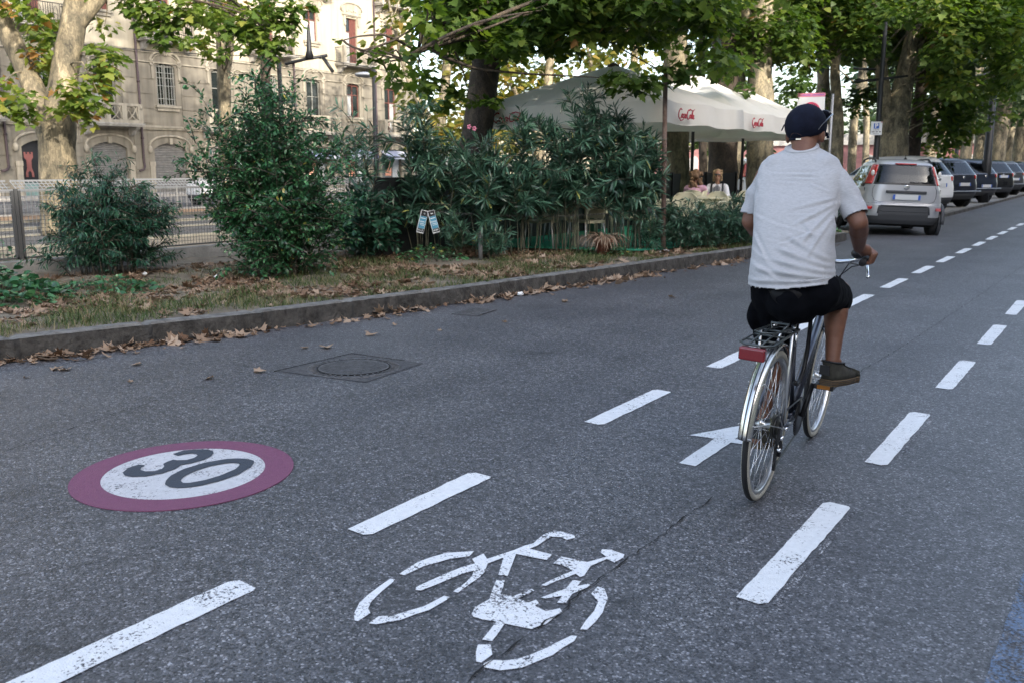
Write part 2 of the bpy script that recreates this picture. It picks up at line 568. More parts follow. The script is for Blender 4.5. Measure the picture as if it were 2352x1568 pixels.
# pavement on the far right side, outside the picture
def offset(poly, d):
    out = []
    for i, p in enumerate(poly):
        a = Vector(poly[max(i - 1, 0)]); b = Vector(poly[min(i + 1, len(poly) - 1)])
        t = (b - a).normalized()
        out.append((p[0] - t.y * d, p[1] + t.x * d))
    return out
def fine(poly, step):
    out = []
    for a, b in zip(poly[:-1], poly[1:]):
        n = max(1, int((Vector(b) - Vector(a)).length / step))
        out += [tuple(Vector(a).lerp(Vector(b), i / n)) for i in range(n)]
    return out + [poly[-1]]
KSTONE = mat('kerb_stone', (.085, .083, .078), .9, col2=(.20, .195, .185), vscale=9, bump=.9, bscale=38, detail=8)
KFACE = mat('soiled_shaded_kerb_face', (.020, .018, .016), .95, col2=(.075, .070, .064), vscale=8, bump=1.0, bscale=30, detail=9)  # dirt plus shade painted into the dark colour of the upright face
def kerb(name, line, h, wd, base=0.0, step=.05):
    ln = fine(line, step)
    L = [Vector((p[0], p[1])) for p in ln]
    rings = []
    d = 0
    for i, p in enumerate(L):
        if i: d += (L[i] - L[i - 1]).length
        t = (L[min(i + 1, len(L) - 1)] - L[max(i - 1, 0)]).normalized()
        nrm = Vector((-t.y, t.x))                       # away from the road
        j = noise.noise(Vector((d * 2.2, 3, 0))) * .016 + noise.noise(Vector((d * 9, 7, 0))) * .018 + noise.noise(Vector((d * 25, 7, 3))) * .008
        jz = noise.noise(Vector((d * 1.3, 9, 0))) * .012 + noise.noise(Vector((d * 7, 2, 0))) * .009 + noise.noise(Vector((d * 24, 2, 0))) * .004
        gap = -.02 if (d % 1.02) < step else 0.0
        if (d % 1.02) < step and i: j -= .030
        prof = [(-.004 + j * .4, -.03), (.002 + j, h * .35), (.006 + j * 1.1, h * .72), (.010 + j * .8, h - .012), (.024, h + jz + gap), (wd * .6, h + jz * .6 + gap), (wd, h + jz * .3 + gap), (wd, -.03)]
        rings.append([(p.x + nrm.x * o, p.y + nrm.y * o, base + z) for o, z in prof])
    mb = MB().loft(rings, sm=False)
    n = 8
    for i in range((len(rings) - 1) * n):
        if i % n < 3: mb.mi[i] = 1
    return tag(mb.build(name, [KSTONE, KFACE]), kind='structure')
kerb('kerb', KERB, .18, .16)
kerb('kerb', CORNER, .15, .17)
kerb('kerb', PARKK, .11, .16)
# verge of bare earth behind the kerb, gently uneven
def verge():
    front = fine(offset(KERB, .15), .22)
    nx = 26
    vs, fs = [], []
    for i, p in enumerate(front):
        far = Vector((-11.55 - .0 * i, p[1] + (3.2 if p[1] < 6 else 1.0)))
        for k in range(nx + 1):
            t = (k / nx) ** 1.3
            q = Vector(p).lerp(far, t)
            z = .145 + (.012 + .03 * min(1, t * 6)) * noise.noise(Vector((q.x * 1.4, q.y * 1.4, 0))) + .012 * noise.noise(Vector((q.x * 6, q.y * 6, 2))) + .03 * t
            vs.append((q.x, q.y, z if k else .15))
    n = nx + 1
    for i in range(len(front) - 1):
        for k in range(nx):
            fs.append((i * n + k, (i + 1) * n + k, (i + 1) * n + k + 1, i * n + k + 1))
    mb = MB().add(vs, fs, sm=True)
    return tag(mb.build('verge', DIRT), kind='structure')
verge()
def vz(x, y):
    return .15
# paved terrace strip and green artificial turf of the cafe
sheet('cafe_floor', [(-5.0, 17.5), (-5.0, 20.4), (-12.2, 27), (-12.2, 14)], .128, DIRT)
GREEN = mat('green_carpet', (.015, .24, .14), .9, var=.25, vscale=14, bump=.4, bscale=200)
sheet('green_carpet', [(-6.35, 12.9), (-5.75, 15.3), (-5.65, 20.2), (-11.4, 24.5), (-11.2, 13.6), (-8.9, 12.1)], .205, GREEN)
# parking bay slab beyond the car
PAVE = mat('bay_paving', (.17, .165, .155), .9, col2=(.25, .24, .225), vscale=3, bump=.3, bscale=50)
mb = MB().prism([(-4.98, 25.8, 0), (-4.95, 31, 0), (-5.05, 40, 0), (-5.25, 60, 0), (-5.4, 120, 0), (-13, 120, 0), (-13, 25.8, 0)], (0, 0, .098))
tag(mb.build('parking_bay', PAVE), kind='structure')
# the boulevard behind the fence: earth, tram bed, lanes, pale edge lines
sheet('central_strip', [(-11.4, -20), (-11.4, 9), (-12, 13), (-12.2, 27), (-13, 120), (-16.5, 120), (-16.5, -20)], .05, mat('strip_earth', (.14, .12, .09), .95, var=.3, vscale=3))
sheet('side_lane', [(-16.5, -20), (-16.5, 150), (-25.0, 150), (-25.0, -20)], .01, mat('side_asphalt', (.05, .05, .053), .85, var=.2, vscale=2))
for x0, x1 in ((-17.0, -16.75), (-20.3, -19.9), (-22.2, -21.9), (-25.2, -24.8)):
    tag(MB().box(x0, x1, -20, 150, .0, .07 if x0 != -20.3 else .03).build('stone_edging', mat('pale_stone', (.17, .16, .13), .8, var=.15, vscale=4)), kind='structure')
sheet('leafy_strip', [(-25.2, -20), (-25.2, 150), (-27.5, 150), (-27.5, -20)], .06, mat('red_leaf_strip', (.26, .13, .07), .95, col2=(.34, .25, .15), vscale=6))
sheet('far_lane', [(-27.5, -20), (-27.5, 250), (-41, 250), (-41, -20)], .012, mat('far_asphalt', (.09, .09, .093), .85, var=.15, vscale=2))
tag(MB().box(-44, -41, -20, 150, 0, .13).build('pavement', mat('pavement_slab', (.33, .31, .28), .85, var=.15, vscale=3)), kind='structure')

# ---------------------------------------------------------------- painted road markings
def ragged(poly, step=.05, amp=.004):
    out = []
    n = len(poly)
    for i in range(n):
        a, b = Vector(poly[i]), Vector(poly[(i + 1) % n])
        L = (b - a).length
        k = max(1, int(L / step))
        nr = Vector((-(b - a).y, (b - a).x)).normalized()
        for j in range(k):
            p = a.lerp(b, j / k)
            q = p + nr * amp * noise.noise(Vector((p.x * 31, p.y * 31, 1))) * (1.6 if j else .5)
            out.append((q.x, q.y))
    return out
def flat(name, polys, z, m, label=None, cat=None, group=None, parent=None, rag=True):
    mb = MB()
    for poly in polys:
        bm = bmesh.new()
        pts = ragged(poly) if rag else poly
        f = bm.faces.new([bm.verts.new((x, y, z)) for x, y in pts])
        f.normal_update()
        if f.normal.z < 0: bmesh.ops.reverse_faces(bm, faces=[f])
        bmesh.ops.triangulate(bm, faces=bm.faces[:], ngon_method='EAR_CLIP')
        bm.verts.index_update()
        vs = [v.co.copy() for v in bm.verts]
        fs = [tuple(v.index for v in q.verts) for q in bm.faces]
        bm.free()
        fs = [g if (vs[g[1]] - vs[g[0]]).cross(vs[g[2]] - vs[g[0]]).z > 0 else tuple(reversed(g)) for g in fs]
        mb.add(vs, fs)
    return tag(mb.build(name, m, parent), label, cat, group)
def dash(x0, x1, y0, y1, label, group):
    c = .025
    flat('lane_dash', [[(x0 + .01, y0), (x1 - c, y0 - .008), (x1, y0 + .02), (x1, y1 - .02), (x1 - .01, y1), (x0 + c, y1 + .008), (x0, y1 - c)]], .004, PAINT, label, 'road marking', group)
GL, GR = 'white dashes of the left cycle lane line', 'white dashes of the right cycle lane line'
left = [(.75, 2.01, 'white dash cut by the lower left corner of the photo'),
        (2.59, 3.46, 'white dash between the red 30 disc and the painted bicycle symbol'),
        (4.57, 5.54, 'white dash above left of the painted arrow, beyond the bicycle symbol'),
        (6.42, 7.42, 'white dash partly hidden by the red reflector of the bicycle'),
        (8.20, 9.30, 'white dash seen through the bicycle between frame and leg'),
        (10.1, 11.25, 'white dash just right of the shorts of the cyclist'),
        (12.0, 13.15, 'white dash right below the brake lever of the bicycle')]
ord_ = ['third', 'fourth', 'fifth', 'sixth', 'seventh', 'eighth', 'ninth', 'tenth']
for y0, y1, lb in left: dash(-2.597, -2.465, y0, y1, lb, GL)
for i in range(8):
    y0 = 13.93 + 1.86 * i
    dash(-2.60, -2.468, y0, y0 + 1.15, '%s small white dash right of the cyclist, counting away from the brake lever' % ord_[i], GL)
right = [(2.91, 4.03, 'large white dash nearest the lower right of the road, frayed right edge'),
         (4.72, 5.90, 'white dash right of the front wheel of the bicycle'),
         (6.67, 7.75, 'third white dash up the right lane line, right of the shoe'),
         (8.58, 9.73, 'fourth white dash up the right lane line, near the right border'),
         (10.5, 11.7, 'white dash cut by the right border of the photo')]
for y0, y1, lb in right: dash(-1.036, -.918, y0, y1, lb, GR)
# overspray along the nearest right dash and the second one
OVER = make_paint('worn_overspray', (.6, .6, .62), .80, soft=.08)
for a, b in ((2.93, 3.98), (4.9, 5.8)):
    tag(flat('paint_overspray', [[(-.905, a), (-.885, a), (-.885, b), (-.905, b)]], .0012, OVER), kind='structure')

def zpix(z, ox, oy, sc): return G((ox + z[0] / sc) * .765625, (oy + z[1] / sc) * .765625)
SYM = [[(465, 405), (600, 320), (700, 285), (800, 258), (995, 245), (960, 280), (820, 300), (640, 350), (500, 415)],
       [(435, 445), (400, 440), (330, 490), (250, 550), (185, 610), (145, 690), (150, 735), (175, 740), (262, 682), (245, 650), (270, 600), (340, 530), (420, 465)],
       [(820, 570), (780, 560), (640, 635), (420, 700), (320, 705), (250, 755), (300, 762), (480, 730), (680, 660), (800, 590)],
       [(580, 520), (585, 498), (700, 445), (900, 360), (1000, 332), (980, 300), (1060, 262), (1085, 300), (1190, 265), (1280, 235), (1350, 205), (1410, 190), (1450, 155), (1480, 130), (1530, 108), (1600, 106), (1700, 130), (1706, 150), (1650, 165), (1600, 145), (1540, 143), (1495, 168), (1440, 205), (1385, 228), (1545, 268), (1505, 308), (1290, 264), (1260, 340), (1230, 420), (1165, 412), (1200, 290), (1090, 332), (1065, 395), (1030, 430), (960, 480), (880, 538), (845, 530), (930, 470), (980, 420), (995, 382), (900, 408), (800, 450), (620, 523)],
       [(1150, 450), (1208, 452), (1180, 545), (1265, 565), (1400, 512), (1418, 525), (1300, 582), (1380, 608), (1430, 588), (1450, 612), (1420, 632), (1500, 670), (1600, 648), (1612, 672), (1500, 760), (1400, 795), (1210, 757), (1120, 880), (1050, 870), (1150, 742), (1050, 727), (990, 708), (975, 690), (1000, 640), (1100, 585), (1110, 560)],
       [(1885, 255), (1895, 232), (1960, 235), (2055, 268), (2045, 290), (1985, 325), (1930, 300), (1815, 350), (1770, 420), (1740, 428), (1710, 405), (1500, 490), (1465, 485), (1600, 420), (1685, 385), (1640, 355), (1550, 330), (1610, 283), (1790, 322), (1925, 285)],
       [(1465, 572), (1640, 510), (1690, 450), (1750, 455), (1722, 492), (1800, 475), (1820, 490), (1685, 547), (1640, 612), (1580, 610), (1615, 560), (1500, 580)],
       [(1820, 545), (1865, 495), (1910, 510), (1938, 580), (1900, 680), (1850, 745), (1790, 800), (1740, 798), (1840, 670), (1870, 600)],
       [(1720, 845), (1680, 840), (1500, 930), (1300, 1008), (1210, 1018), (1120, 1013), (1060, 1040), (1055, 1065), (1180, 1088), (1330, 1070), (1550, 980), (1700, 880)],
       [(1020, 905), (1110, 905), (1120, 975), (1045, 1032), (1010, 1025), (1005, 960)]]
flat('bicycle_symbol', [[zpix(p, 1000, 1550, 2.352).xy for p in poly] for poly in SYM], .004, PAINT_OLD,
     'worn white bicycle symbol painted on the asphalt in the cycle lane', 'road marking')
# direction arrow under the bicycle
_l, _r, _t1, _t2, _j1, _j2, _e = [G(*q).xy for q in ((1583, 999.5), (1742, 1024), (1559.4, 1063.7), (1597.5, 1071), (1641, 1007.7), (1678, 1017), (1705, 976.7))]
_m = (_j1 + _j2) / 2
_d = (_m - (_t1 + _t2) / 2).normalized()
_u = (_e - _l).normalized()
_den = _u.x * _d.y - _u.y * _d.x
_s = ((_m.x - _l.x) * _d.y - (_m.y - _l.y) * _d.x) / _den
ARW = [tuple(q) for q in (_t1, _t2, _j2, _r, _l + _u * _s, _l, _j1)]
if (ARW[1][0] - ARW[0][0]) < 0: ARW.reverse()
flat('direction_arrow', [ARW], .004, PAINT,
     'white painted arrow on the asphalt beside the rear wheel', 'road marking')
# speed disc
DC = G(425, 1085)
def circ(r, n=96): return [(DC.x + r * math.cos(2 * math.pi * i / n), DC.y + r * math.sin(2 * math.pi * i / n)) for i in range(n)]
disc = thing('speed_limit_disc', 'round purple red disc with the number 30 painted flat on the road', 'road marking', (DC.x, DC.y, 0))
mb = MB()
ro, ri = circ(.523), circ(.383)
n = len(ro)
mb.add([(x, y, .005) for x, y in ro] + [(x, y, .005) for x, y in ri] + [(x, y, .001) for x, y in ro],
       [(i, (i + 1) % n, n + (i + 1) % n, n + i) for i in range(n)] + [(2 * n + i, 2 * n + (i + 1) % n, (i + 1) % n, i) for i in range(n)])
mb.build('ring', PURPLE, disc, world=True)
mb = MB().add([(x, y, .0045) for x, y in circ(.384)], [tuple(range(n))])
mb.build('white_field', DISCW, disc, world=True)
Z3 = [(1000, 358), (1100, 325), (1200, 315), (1320, 315), (1375, 330), (1385, 350), (1360, 378), (1300, 410), (1180, 445), (1080, 460), (1020, 500), (900, 540), (750, 568), (620, 574), (550, 562), (528, 535), (580, 490), (680, 458), (740, 464), (700, 490), (695, 510), (740, 522), (830, 520), (895, 500), (920, 475), (910, 452), (950, 430), (1005, 411), (1040, 418), (1130, 415), (1200, 395), (1232, 374), (1222, 358), (1180, 352), (1100, 362), (1050, 375)]
Z0a = [(925, 645), (935, 610), (975, 565), (1100, 500), (1300, 440), (1500, 405), (1600, 400), (1700, 403), (1762, 422), (1765, 440), (1735, 480), (1620, 550), (1450, 610), (1250, 660), (1080, 680), (970, 672)]
Z0b = [(1075, 612), (1085, 590), (1120, 562), (1200, 522), (1350, 472), (1500, 446), (1570, 441), (1620, 446), (1630, 462), (1590, 500), (1450, 560), (1300, 605), (1150, 632), (1095, 630)]
def ctr(zs):
    return [zpix(p, 200, 1250, 3.136).xy for p in zs]
flat('digit', [ctr(Z3)], .008, DIGIT, parent=None).parent = disc
d3 = disc.children[-1]
a, b = ctr(Z0a), ctr(Z0b)
def resamp(poly, n=48):
    pts = [Vector(p) for p in poly] + [Vector(poly[0])]
    L = [0]
    for p, q in zip(pts[:-1], pts[1:]): L.append(L[-1] + (q - p).length)
    out = []
    for i in range(n):
        s = L[-1] * i / n
        k = max(j for j in range(len(L)) if L[j] <= s)
        out.append(pts[k].lerp(pts[k + 1], (s - L[k]) / max(1e-9, L[k + 1] - L[k])))
    return out
ao, bo = resamp(a), resamp(b)
mb = MB().add([(p.x, p.y, .008) for p in ao] + [(p.x, p.y, .008) for p in bo], [(48 + i, 48 + (i + 1) % 48, (i + 1) % 48, i) for i in range(48)])
d0 = mb.build('digit', DIGIT, disc)
for d in disc.children:
    if d.name.startswith('digit'):
        for v in d.data.vertices: v.co = v.co - Vector((DC.x, DC.y, 0))
# blue parking line at the lower right
flat('parking_line', [[(-.235, 2.2), (-.10, 2.2), (-.085, 4.6), (-.205, 4.6)]], .004, BLUE, 'worn cracked blue painted line in the lower right corner', 'road marking')
# cracks
CR = mat('crack_dark', (.012, .012, .013), .95)
def crack(name, pix, w0, seed):
    pts = [G(*p) for p in pix]
    ln = fine([(p.x, p.y) for p in pts], .02)
    rings = []
    for i, p in enumerate(ln):
        t = Vector(ln[min(i + 1, len(ln) - 1)]) - Vector(ln[max(i - 1, 0)])
        t.normalize()
        nr = Vector((-t.y, t.x))
        j = noise.noise(Vector((i * .11, seed, 0))) * .022 + noise.noise(Vector((i * .5, seed, 5))) * .010
        ww = w0 * max(.08, .5 + 1.1 * noise.noise(Vector((i * .23, seed, 9))))
        q = Vector(p) + nr * j
        rings.append(((q.x - nr.x * ww, q.y - nr.y * ww, .0062), (q.x + nr.x * ww, q.y + nr.y * ww, .0062)))
    vs = [p for r in rings for p in r]
    mb = MB().add(vs, [(2 * i, 2 * i + 1, 2 * i + 3, 2 * i + 2) for i in range(len(rings) - 1)])
    tag(mb.build(name, CR), kind='structure')
crack('road_crack', [(1060, 1600), (1120, 1525), (1180, 1480), (1245, 1440), (1290, 1405), (1340, 1355), (1400, 1315), (1440, 1285), (1500, 1245), (1570, 1190), (1640, 1140)], .0045, 1)
crack('road_crack', [(0, 1042), (90, 1010), (190, 975), (300, 940), (360, 920)], .004, 2)
crack('road_crack', [(1690, 1010), (1900, 900), (2100, 780), (2352, 610)], .003, 3)
crack('road_crack', [(0, 1330), (180, 1300), (420, 1260)], .002, 4)

# manhole cover and gully grate
IRON = mat('cast_iron', (.10, .10, .105), .6, .2, var=.35, vscale=26, bump=.5, bscale=120)
mh = thing('manhole_cover', 'round cast iron manhole cover in a square of dark asphalt', 'manhole cover', (-4.76, 4.89, 0))
mb = MB().add([(-.39, -.40, .004), (.40, -.30, .004), (.33, .42, .004), (-.38, .37, .004)], [(0, 1, 2, 3)])
mb.build('patch', mat('patch_asphalt', (.042, .042, .046), .8, col2=(.095, .095, .10), vscale=26, bump=.6, bscale=150), mh)
mb = MB().lathe([(.27, .003), (.345, .009), (.35, .003)], n=64)
for i in range(40):
    a = 2 * math.pi * i / 40
    mb.bar((.285 * math.cos(a), .285 * math.sin(a), .010), (.335 * math.cos(a), .335 * math.sin(a), .010), .012, .006)
mb.build('frame', IRON, mh)
mb = MB().lathe([(.0001, .006), (.262, .006)], n=64)
for k in range(-12, 13):
    y = k * .02
    x = math.sqrt(max(0, .25 ** 2 - y * y))
    mb.bar((-x, y, .008), (x, y, .008), .009, .006)
mb.lathe([(.245, .006), (.25, .012), (.262, .012), (.264, .004)], n=64)
mb.build('lid', IRON, mh)
MB().tube([(.268 * math.cos(2 * math.pi * i / 64), .268 * math.sin(2 * math.pi * i / 64), .008) for i in range(64)], .006, 4, closed=True).build('groove', CR, mh)
cracked = [(-5.13, 4.46), (-5.14, 5.26)]
mb = MB()
for a, b in (((-.40, -.42), (-.39, .38)), ((-.39, .38), (.15, .41))):
    ln = fine([a, b], .03)
    for i in range(len(ln) - 1):
        w_ = .004 + .009 * random.random()
        mb.bar((ln[i][0] + random.uniform(-.006, .006), ln[i][1], .005), (ln[i + 1][0], ln[i + 1][1] + random.uniform(-.006, .006), .005), w_, .003)
mb.build('seam', CR, mh)
dg = thing('drain_grate', 'small iron gully grate beside the kerb among dry leaves', 'drain grate', (-5.60, 7.55, 0), (0, 0, R(9)))
mb = MB()
mb.box(-.13, .13, -.2, .2, .003, .006)
mb.build('pit', CR, dg)
mb = MB()
for k in range(9): mb.box(-.12, .12, -.19 + k * .045, -.17 + k * .045, .006, .012)
mb.box(-.15, -.12, -.22, .22, .004, .012).box(.12, .15, -.22, .22, .004, .012).box(-.12, .12, -.22, -.19, .004, .012).box(-.12, .12, .2, .22, .004, .012)
mb.build('grille', IRON, dg)
# ================================================================ THE APARTMENT BUILDING
def make_plaster(name, c1, c2, groove=None, stain=.25):
    m, t, b = newmat(name)
    tc = N(t, 'ShaderNodeTexCoord').outputs['Object']
    n = N(t, 'ShaderNodeTexNoise', Scale=.5, Detail=8.0, Roughness=.65)
    t.links.new(tc, n.inputs['Vector'])
    col = ramp(t, n.outputs['Fac'], [(.3, c1), (.7, c2)])
    mp = N(t, 'ShaderNodeMapping')
    mp.inputs['Scale'].default_value = (3, 3, .25)
    t.links.new(tc, mp.inputs['Vector'])
    n2 = N(t, 'ShaderNodeTexNoise', Scale=1.2, Detail=6.0)
    t.links.new(mp.outputs[0], n2.inputs['Vector'])
    st = ramp(t, n2.outputs['Fac'], [(.35, (1 - stain, 1 - stain, 1 - stain)), (.6, (1.04, 1.04, 1.04))])
    mx = N(t, 'ShaderNodeMix', data_type='RGBA', blend_type='MULTIPLY')
    mx.inputs[0].default_value = 1
    t.links.new(col, mx.inputs[6]); t.links.new(st, mx.inputs[7])
    t.links.new(mx.outputs[2], b.inputs['Base Color'])
    b.inputs['Roughness'].default_value = .9
    n3 = N(t, 'ShaderNodeTexNoise', Scale=14.0, Detail=4.0)
    t.links.new(tc, n3.inputs['Vector'])
    bp = N(t, 'ShaderNodeBump', Strength=.25, Distance=.02)
    t.links.new(n3.outputs['Fac'], bp.inputs['Height'])
    t.links.new(bp.outputs['Normal'], b.inputs['Normal'])
    return m
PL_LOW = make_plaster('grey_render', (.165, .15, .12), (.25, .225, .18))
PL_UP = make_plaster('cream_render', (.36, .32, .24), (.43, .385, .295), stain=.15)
TRIM = make_plaster('stone_trim', (.27, .245, .195), (.37, .335, .27), stain=.3)
SLAB = make_plaster('balcony_stone', (.28, .27, .25), (.40, .38, .34), stain=.35)
FRAME_R = mat('brown_window_wood', (.13, .045, .035), .6, var=.2, vscale=8)
FRAME_G = mat('grey_window_wood', (.20, .20, .18), .6)
CURT = mat('curtain', (.33, .34, .335), .9, var=.15, vscale=9)
GLASSD = mat('dark_pane', (.015, .02, .022), .08, spec=.8)
SHUT = mat('roller_shutter', (.165, .16, .15), .6, .2, var=.2, vscale=5)
PIPE = mat('rusty_downpipe', (.065, .045, .05), .6, .3)
IRONR = mat('railing_iron', (.05, .045, .045), .6, .4)
FX = -44.0
bld = thing('apartment_building', 'long cream apartment building with stone balconies and tall windows behind the trees on the left', 'building', (FX, 30.4, 0))
def Lb(y): return y
BAYS = [10.3, 13.85, 17.4, 20.95, 24.5, 28.05, 31.65, 35.2, 38.8, 42.4, 46.0, 49.65]
TYPE = {y: ('A' if i % 2 else 'B') for i, y in enumerate(BAYS)}   # A: stone balcony on the first floor
wall_lo, wall_up, trim = MB(), MB(), MB()
def arch_pts(y0, y1, zs, rise, n=10):
    """points of a segmental arch from y0 to y1 springing at zs"""
    out = []
    for i in range(n + 1):
        t = i / n
        out.append((y0 + (y1 - y0) * t, zs + rise * math.sin(math.pi * t) ** .8))
    return out
def panel(mb, y0, y1, z0, z1, hole):
    D = .32
    def bx(a, b, c, d):
        if b - a > 1e-4 and d - c > 1e-4: mb.box(FX - D, FX, a, b, c, d)
    hy0, hy1, hz0, hz1, rise = hole
    bx(y0, hy0, z0, z1); bx(hy1, y1, z0, z1); bx(hy0, hy1, z0, hz0)
    ar = arch_pts(hy0, hy1, hz1, rise) if rise else [(hy0, hz1), (hy1, hz1)]
    poly = [(FX - D, y, z) for y, z in ar] + [(FX - D, hy1, z1), (FX - D, hy0, z1)]
    bm = bmesh.new()
    f = bm.faces.new([bm.verts.new(p) for p in poly]); f.normal_update()
    r = bmesh.ops.extrude_face_region(bm, geom=[f])
    bmesh.ops.translate(bm, verts=[v for v in r['geom'] if isinstance(v, bmesh.types.BMVert)], vec=(D, 0, 0))
    bmesh.ops.recalc_face_normals(bm, faces=bm.faces[:])
    bmesh.ops.triangulate(bm, faces=[q for q in bm.faces if len(q.verts) > 4], ngon_method='EAR_CLIP')
    bm.verts.index_update()
    mb.add([v.co.copy() for v in bm.verts], [tuple(v.index for v in q.verts) for q in bm.faces])
    bm.free()
def window(yc, hw, z0, z1, rise, red, sill=True, bars=False, curtain=True, open_shutter=0):
    X = FX - .2
    wmb = MB()
    fm = 0
    t = .06
    wmb.box(X, X + .07, yc - hw, yc - hw + t, z0, z1 + rise * .3, 0)
    wmb.box(X, X + .07, yc + hw - t, yc + hw, z0, z1 + rise * .3, 0)
    wmb.box(X + .003, X + .073, yc - .035, yc + .035, z0, z1 + rise, 0)
    wmb.box(X + .002, X + .072, yc - hw + t, yc + hw - t, z0, z0 + t, 0)
    zt = z0 + (z1 - z0) * .70
    wmb.box(X + .001, X + .071, yc - hw + t, yc + hw - t, zt, zt + t * .8, 0)
    wmb.box(X + .002, X + .072, yc - hw + t, yc + hw - t, z1 - t * .5, z1 + rise * .5, 0)
    wmb.box(X - .02, X + .02, yc - hw, yc + hw, z0, z1 + rise, 1)
    o = wmb.build('window', [FRAME_R if red else FRAME_G, GLASSD], bld, world=True)
    if curtain:
        c = MB()
        for s in (-1, 1):
            a, b = (yc + s * hw * .12, yc + s * hw * .86)
            if random.random() < (.8 if z0 > 8 else .45):
                c.box(X + .022, X + .028, min(a, b), max(a, b), z0 + .06, zt - .01)
        if c.v: c.build('curtain', CURT, o, world=True)
    if sill:
        s = MB().box(FX - .1, FX + .16, yc - hw - .18, yc + hw + .18, z0 - .13, z0 - .003)
        s.box(FX + .002, FX + .09, yc - hw - .1, yc + hw + .1, z0 - .30, z0 - .133)
        s.build('sill', TRIM, o, world=True)
    if bars:
        s = MB()
        for k in range(7):
            y = yc - hw + .06 + (2 * hw - .12) * k / 6
            s.box(FX - .06, FX - .035, y - .012, y + .012, z0, z1 + rise * .6)
        for k in range(3):
            z = z0 + (z1 - z0) * (k + .5) / 3
            s.box(FX - .0625, FX - .0325, yc - hw, yc + hw, z, z + .02)
        s.build('window_bars', mat('pale_bars', (.38, .38, .35), .5, .3), o, world=True)
    if open_shutter:
        s = MB()
        d = -open_shutter
        s.box(FX - .16, FX - .12, yc + .05, yc + hw - .02, z0 + .03, z1 - .02)
        for k in range(int((z1 - z0) / .07)):
            s.box(FX - .12, FX - .10, yc + .09, yc + hw - .06, z0 + .06 + k * .07, z0 + .10 + k * .07)
        s.build('shutter', FRAME_R, o, world=True)
    return o
def hood(yc, hw, z, kind):
    """ornamental moulding over a window"""
    m = MB()
    if kind == 'arch':
        pts = [(FX + .05, yc - (hw + .35) * math.cos(math.pi * i / 14), z + .1 + .62 * math.sin(math.pi * i / 14)) for i in range(15)]
        m.tube(pts, .07, 6)
        pts = [(FX + .03, p[1] * .86 + yc * .14, z + .1 + (p[2] - z - .1) * .74) for p in pts]
        m.tube(pts, .035, 6)
        for s in (-1, 1):
            for k in range(5):
                a = k * 1.25
                m.ell((FX + .06, yc + s * (hw + .26) + .09 * math.cos(a), z + .06 + .13 * math.sin(a)), (.06, .075, .085), 8, 6)
            m.box(FX + .002, FX + .08, yc + s * (hw + .24) - .07, yc + s * (hw + .24) + .07, z - .75, z - .08)
        for k in range(6):
            a = k * math.pi / 3
            m.ell((FX + .08, yc + .11 * math.cos(a), z + .62 + .11 * math.sin(a)), (.05, .06, .06), 8, 6)
        m.ell((FX + .09, yc, z + .62), (.06, .06, .06), 8, 6)
    else:
        top = [(yc - hw - .38, z + .42), (yc - hw - .38, z + .30), (yc - hw - .20, z + .30), (yc - hw - .20, z - .35), (yc - hw - .02, z - .35), (yc - hw - .02, z + .03),
               (yc + hw + .02, z + .03), (yc + hw + .02, z - .35), (yc + hw + .20, z - .35), (yc + hw + .20, z + .30), (yc + hw + .38, z + .30), (yc + hw + .38, z + .42)]
        arc = [(yc + (hw + .38) * math.cos(math.pi * i / 12), z + .42 + .42 * math.sin(math.pi * i / 12) ** .8) for i in range(1, 12)]
        poly = [(FX + .003, y, zz) for y, zz in top + arc]
        bm = bmesh.new()
        f = bm.faces.new([bm.verts.new(p) for p in poly]); f.normal_update()
        r = bmesh.ops.extrude_face_region(bm, geom=[f])
        bmesh.ops.translate(bm, verts=[v for v in r['geom'] if isinstance(v, bmesh.types.BMVert)], vec=(.07, 0, 0))
        bmesh.ops.recalc_face_normals(bm, faces=bm.faces[:])
        bmesh.ops.triangulate(bm, faces=[q for q in bm.faces if len(q.verts) > 4], ngon_method='EAR_CLIP')
        bm.verts.index_update()
        m.add([v.co.copy() for v in bm.verts], [tuple(v.index for v in q.verts) for q in bm.faces])
        bm.free()
        m.tube([(FX + .09, yc - (hw + .44) * math.cos(math.pi * i / 14), z + .42 + .46 * math.sin(math.pi * i / 14) ** .8) for i in range(15)], .055, 6)
        m.box(FX + .075, FX + .13, yc - hw - .34, yc + hw + .34, z + .10, z + .17)
        for k in range(5):
            m.ell((FX + .075, yc + (k - 2) * .2, z + .36 + .05 * (k % 2)), (.04, .1, .07), 8, 6)
        for s in (-1, 1):
            m.ell((FX + .08, yc + s * (hw + .11), z - .45), (.05, .08, .14), 8, 6)
    m.build('moulding', TRIM, bld, world=True)
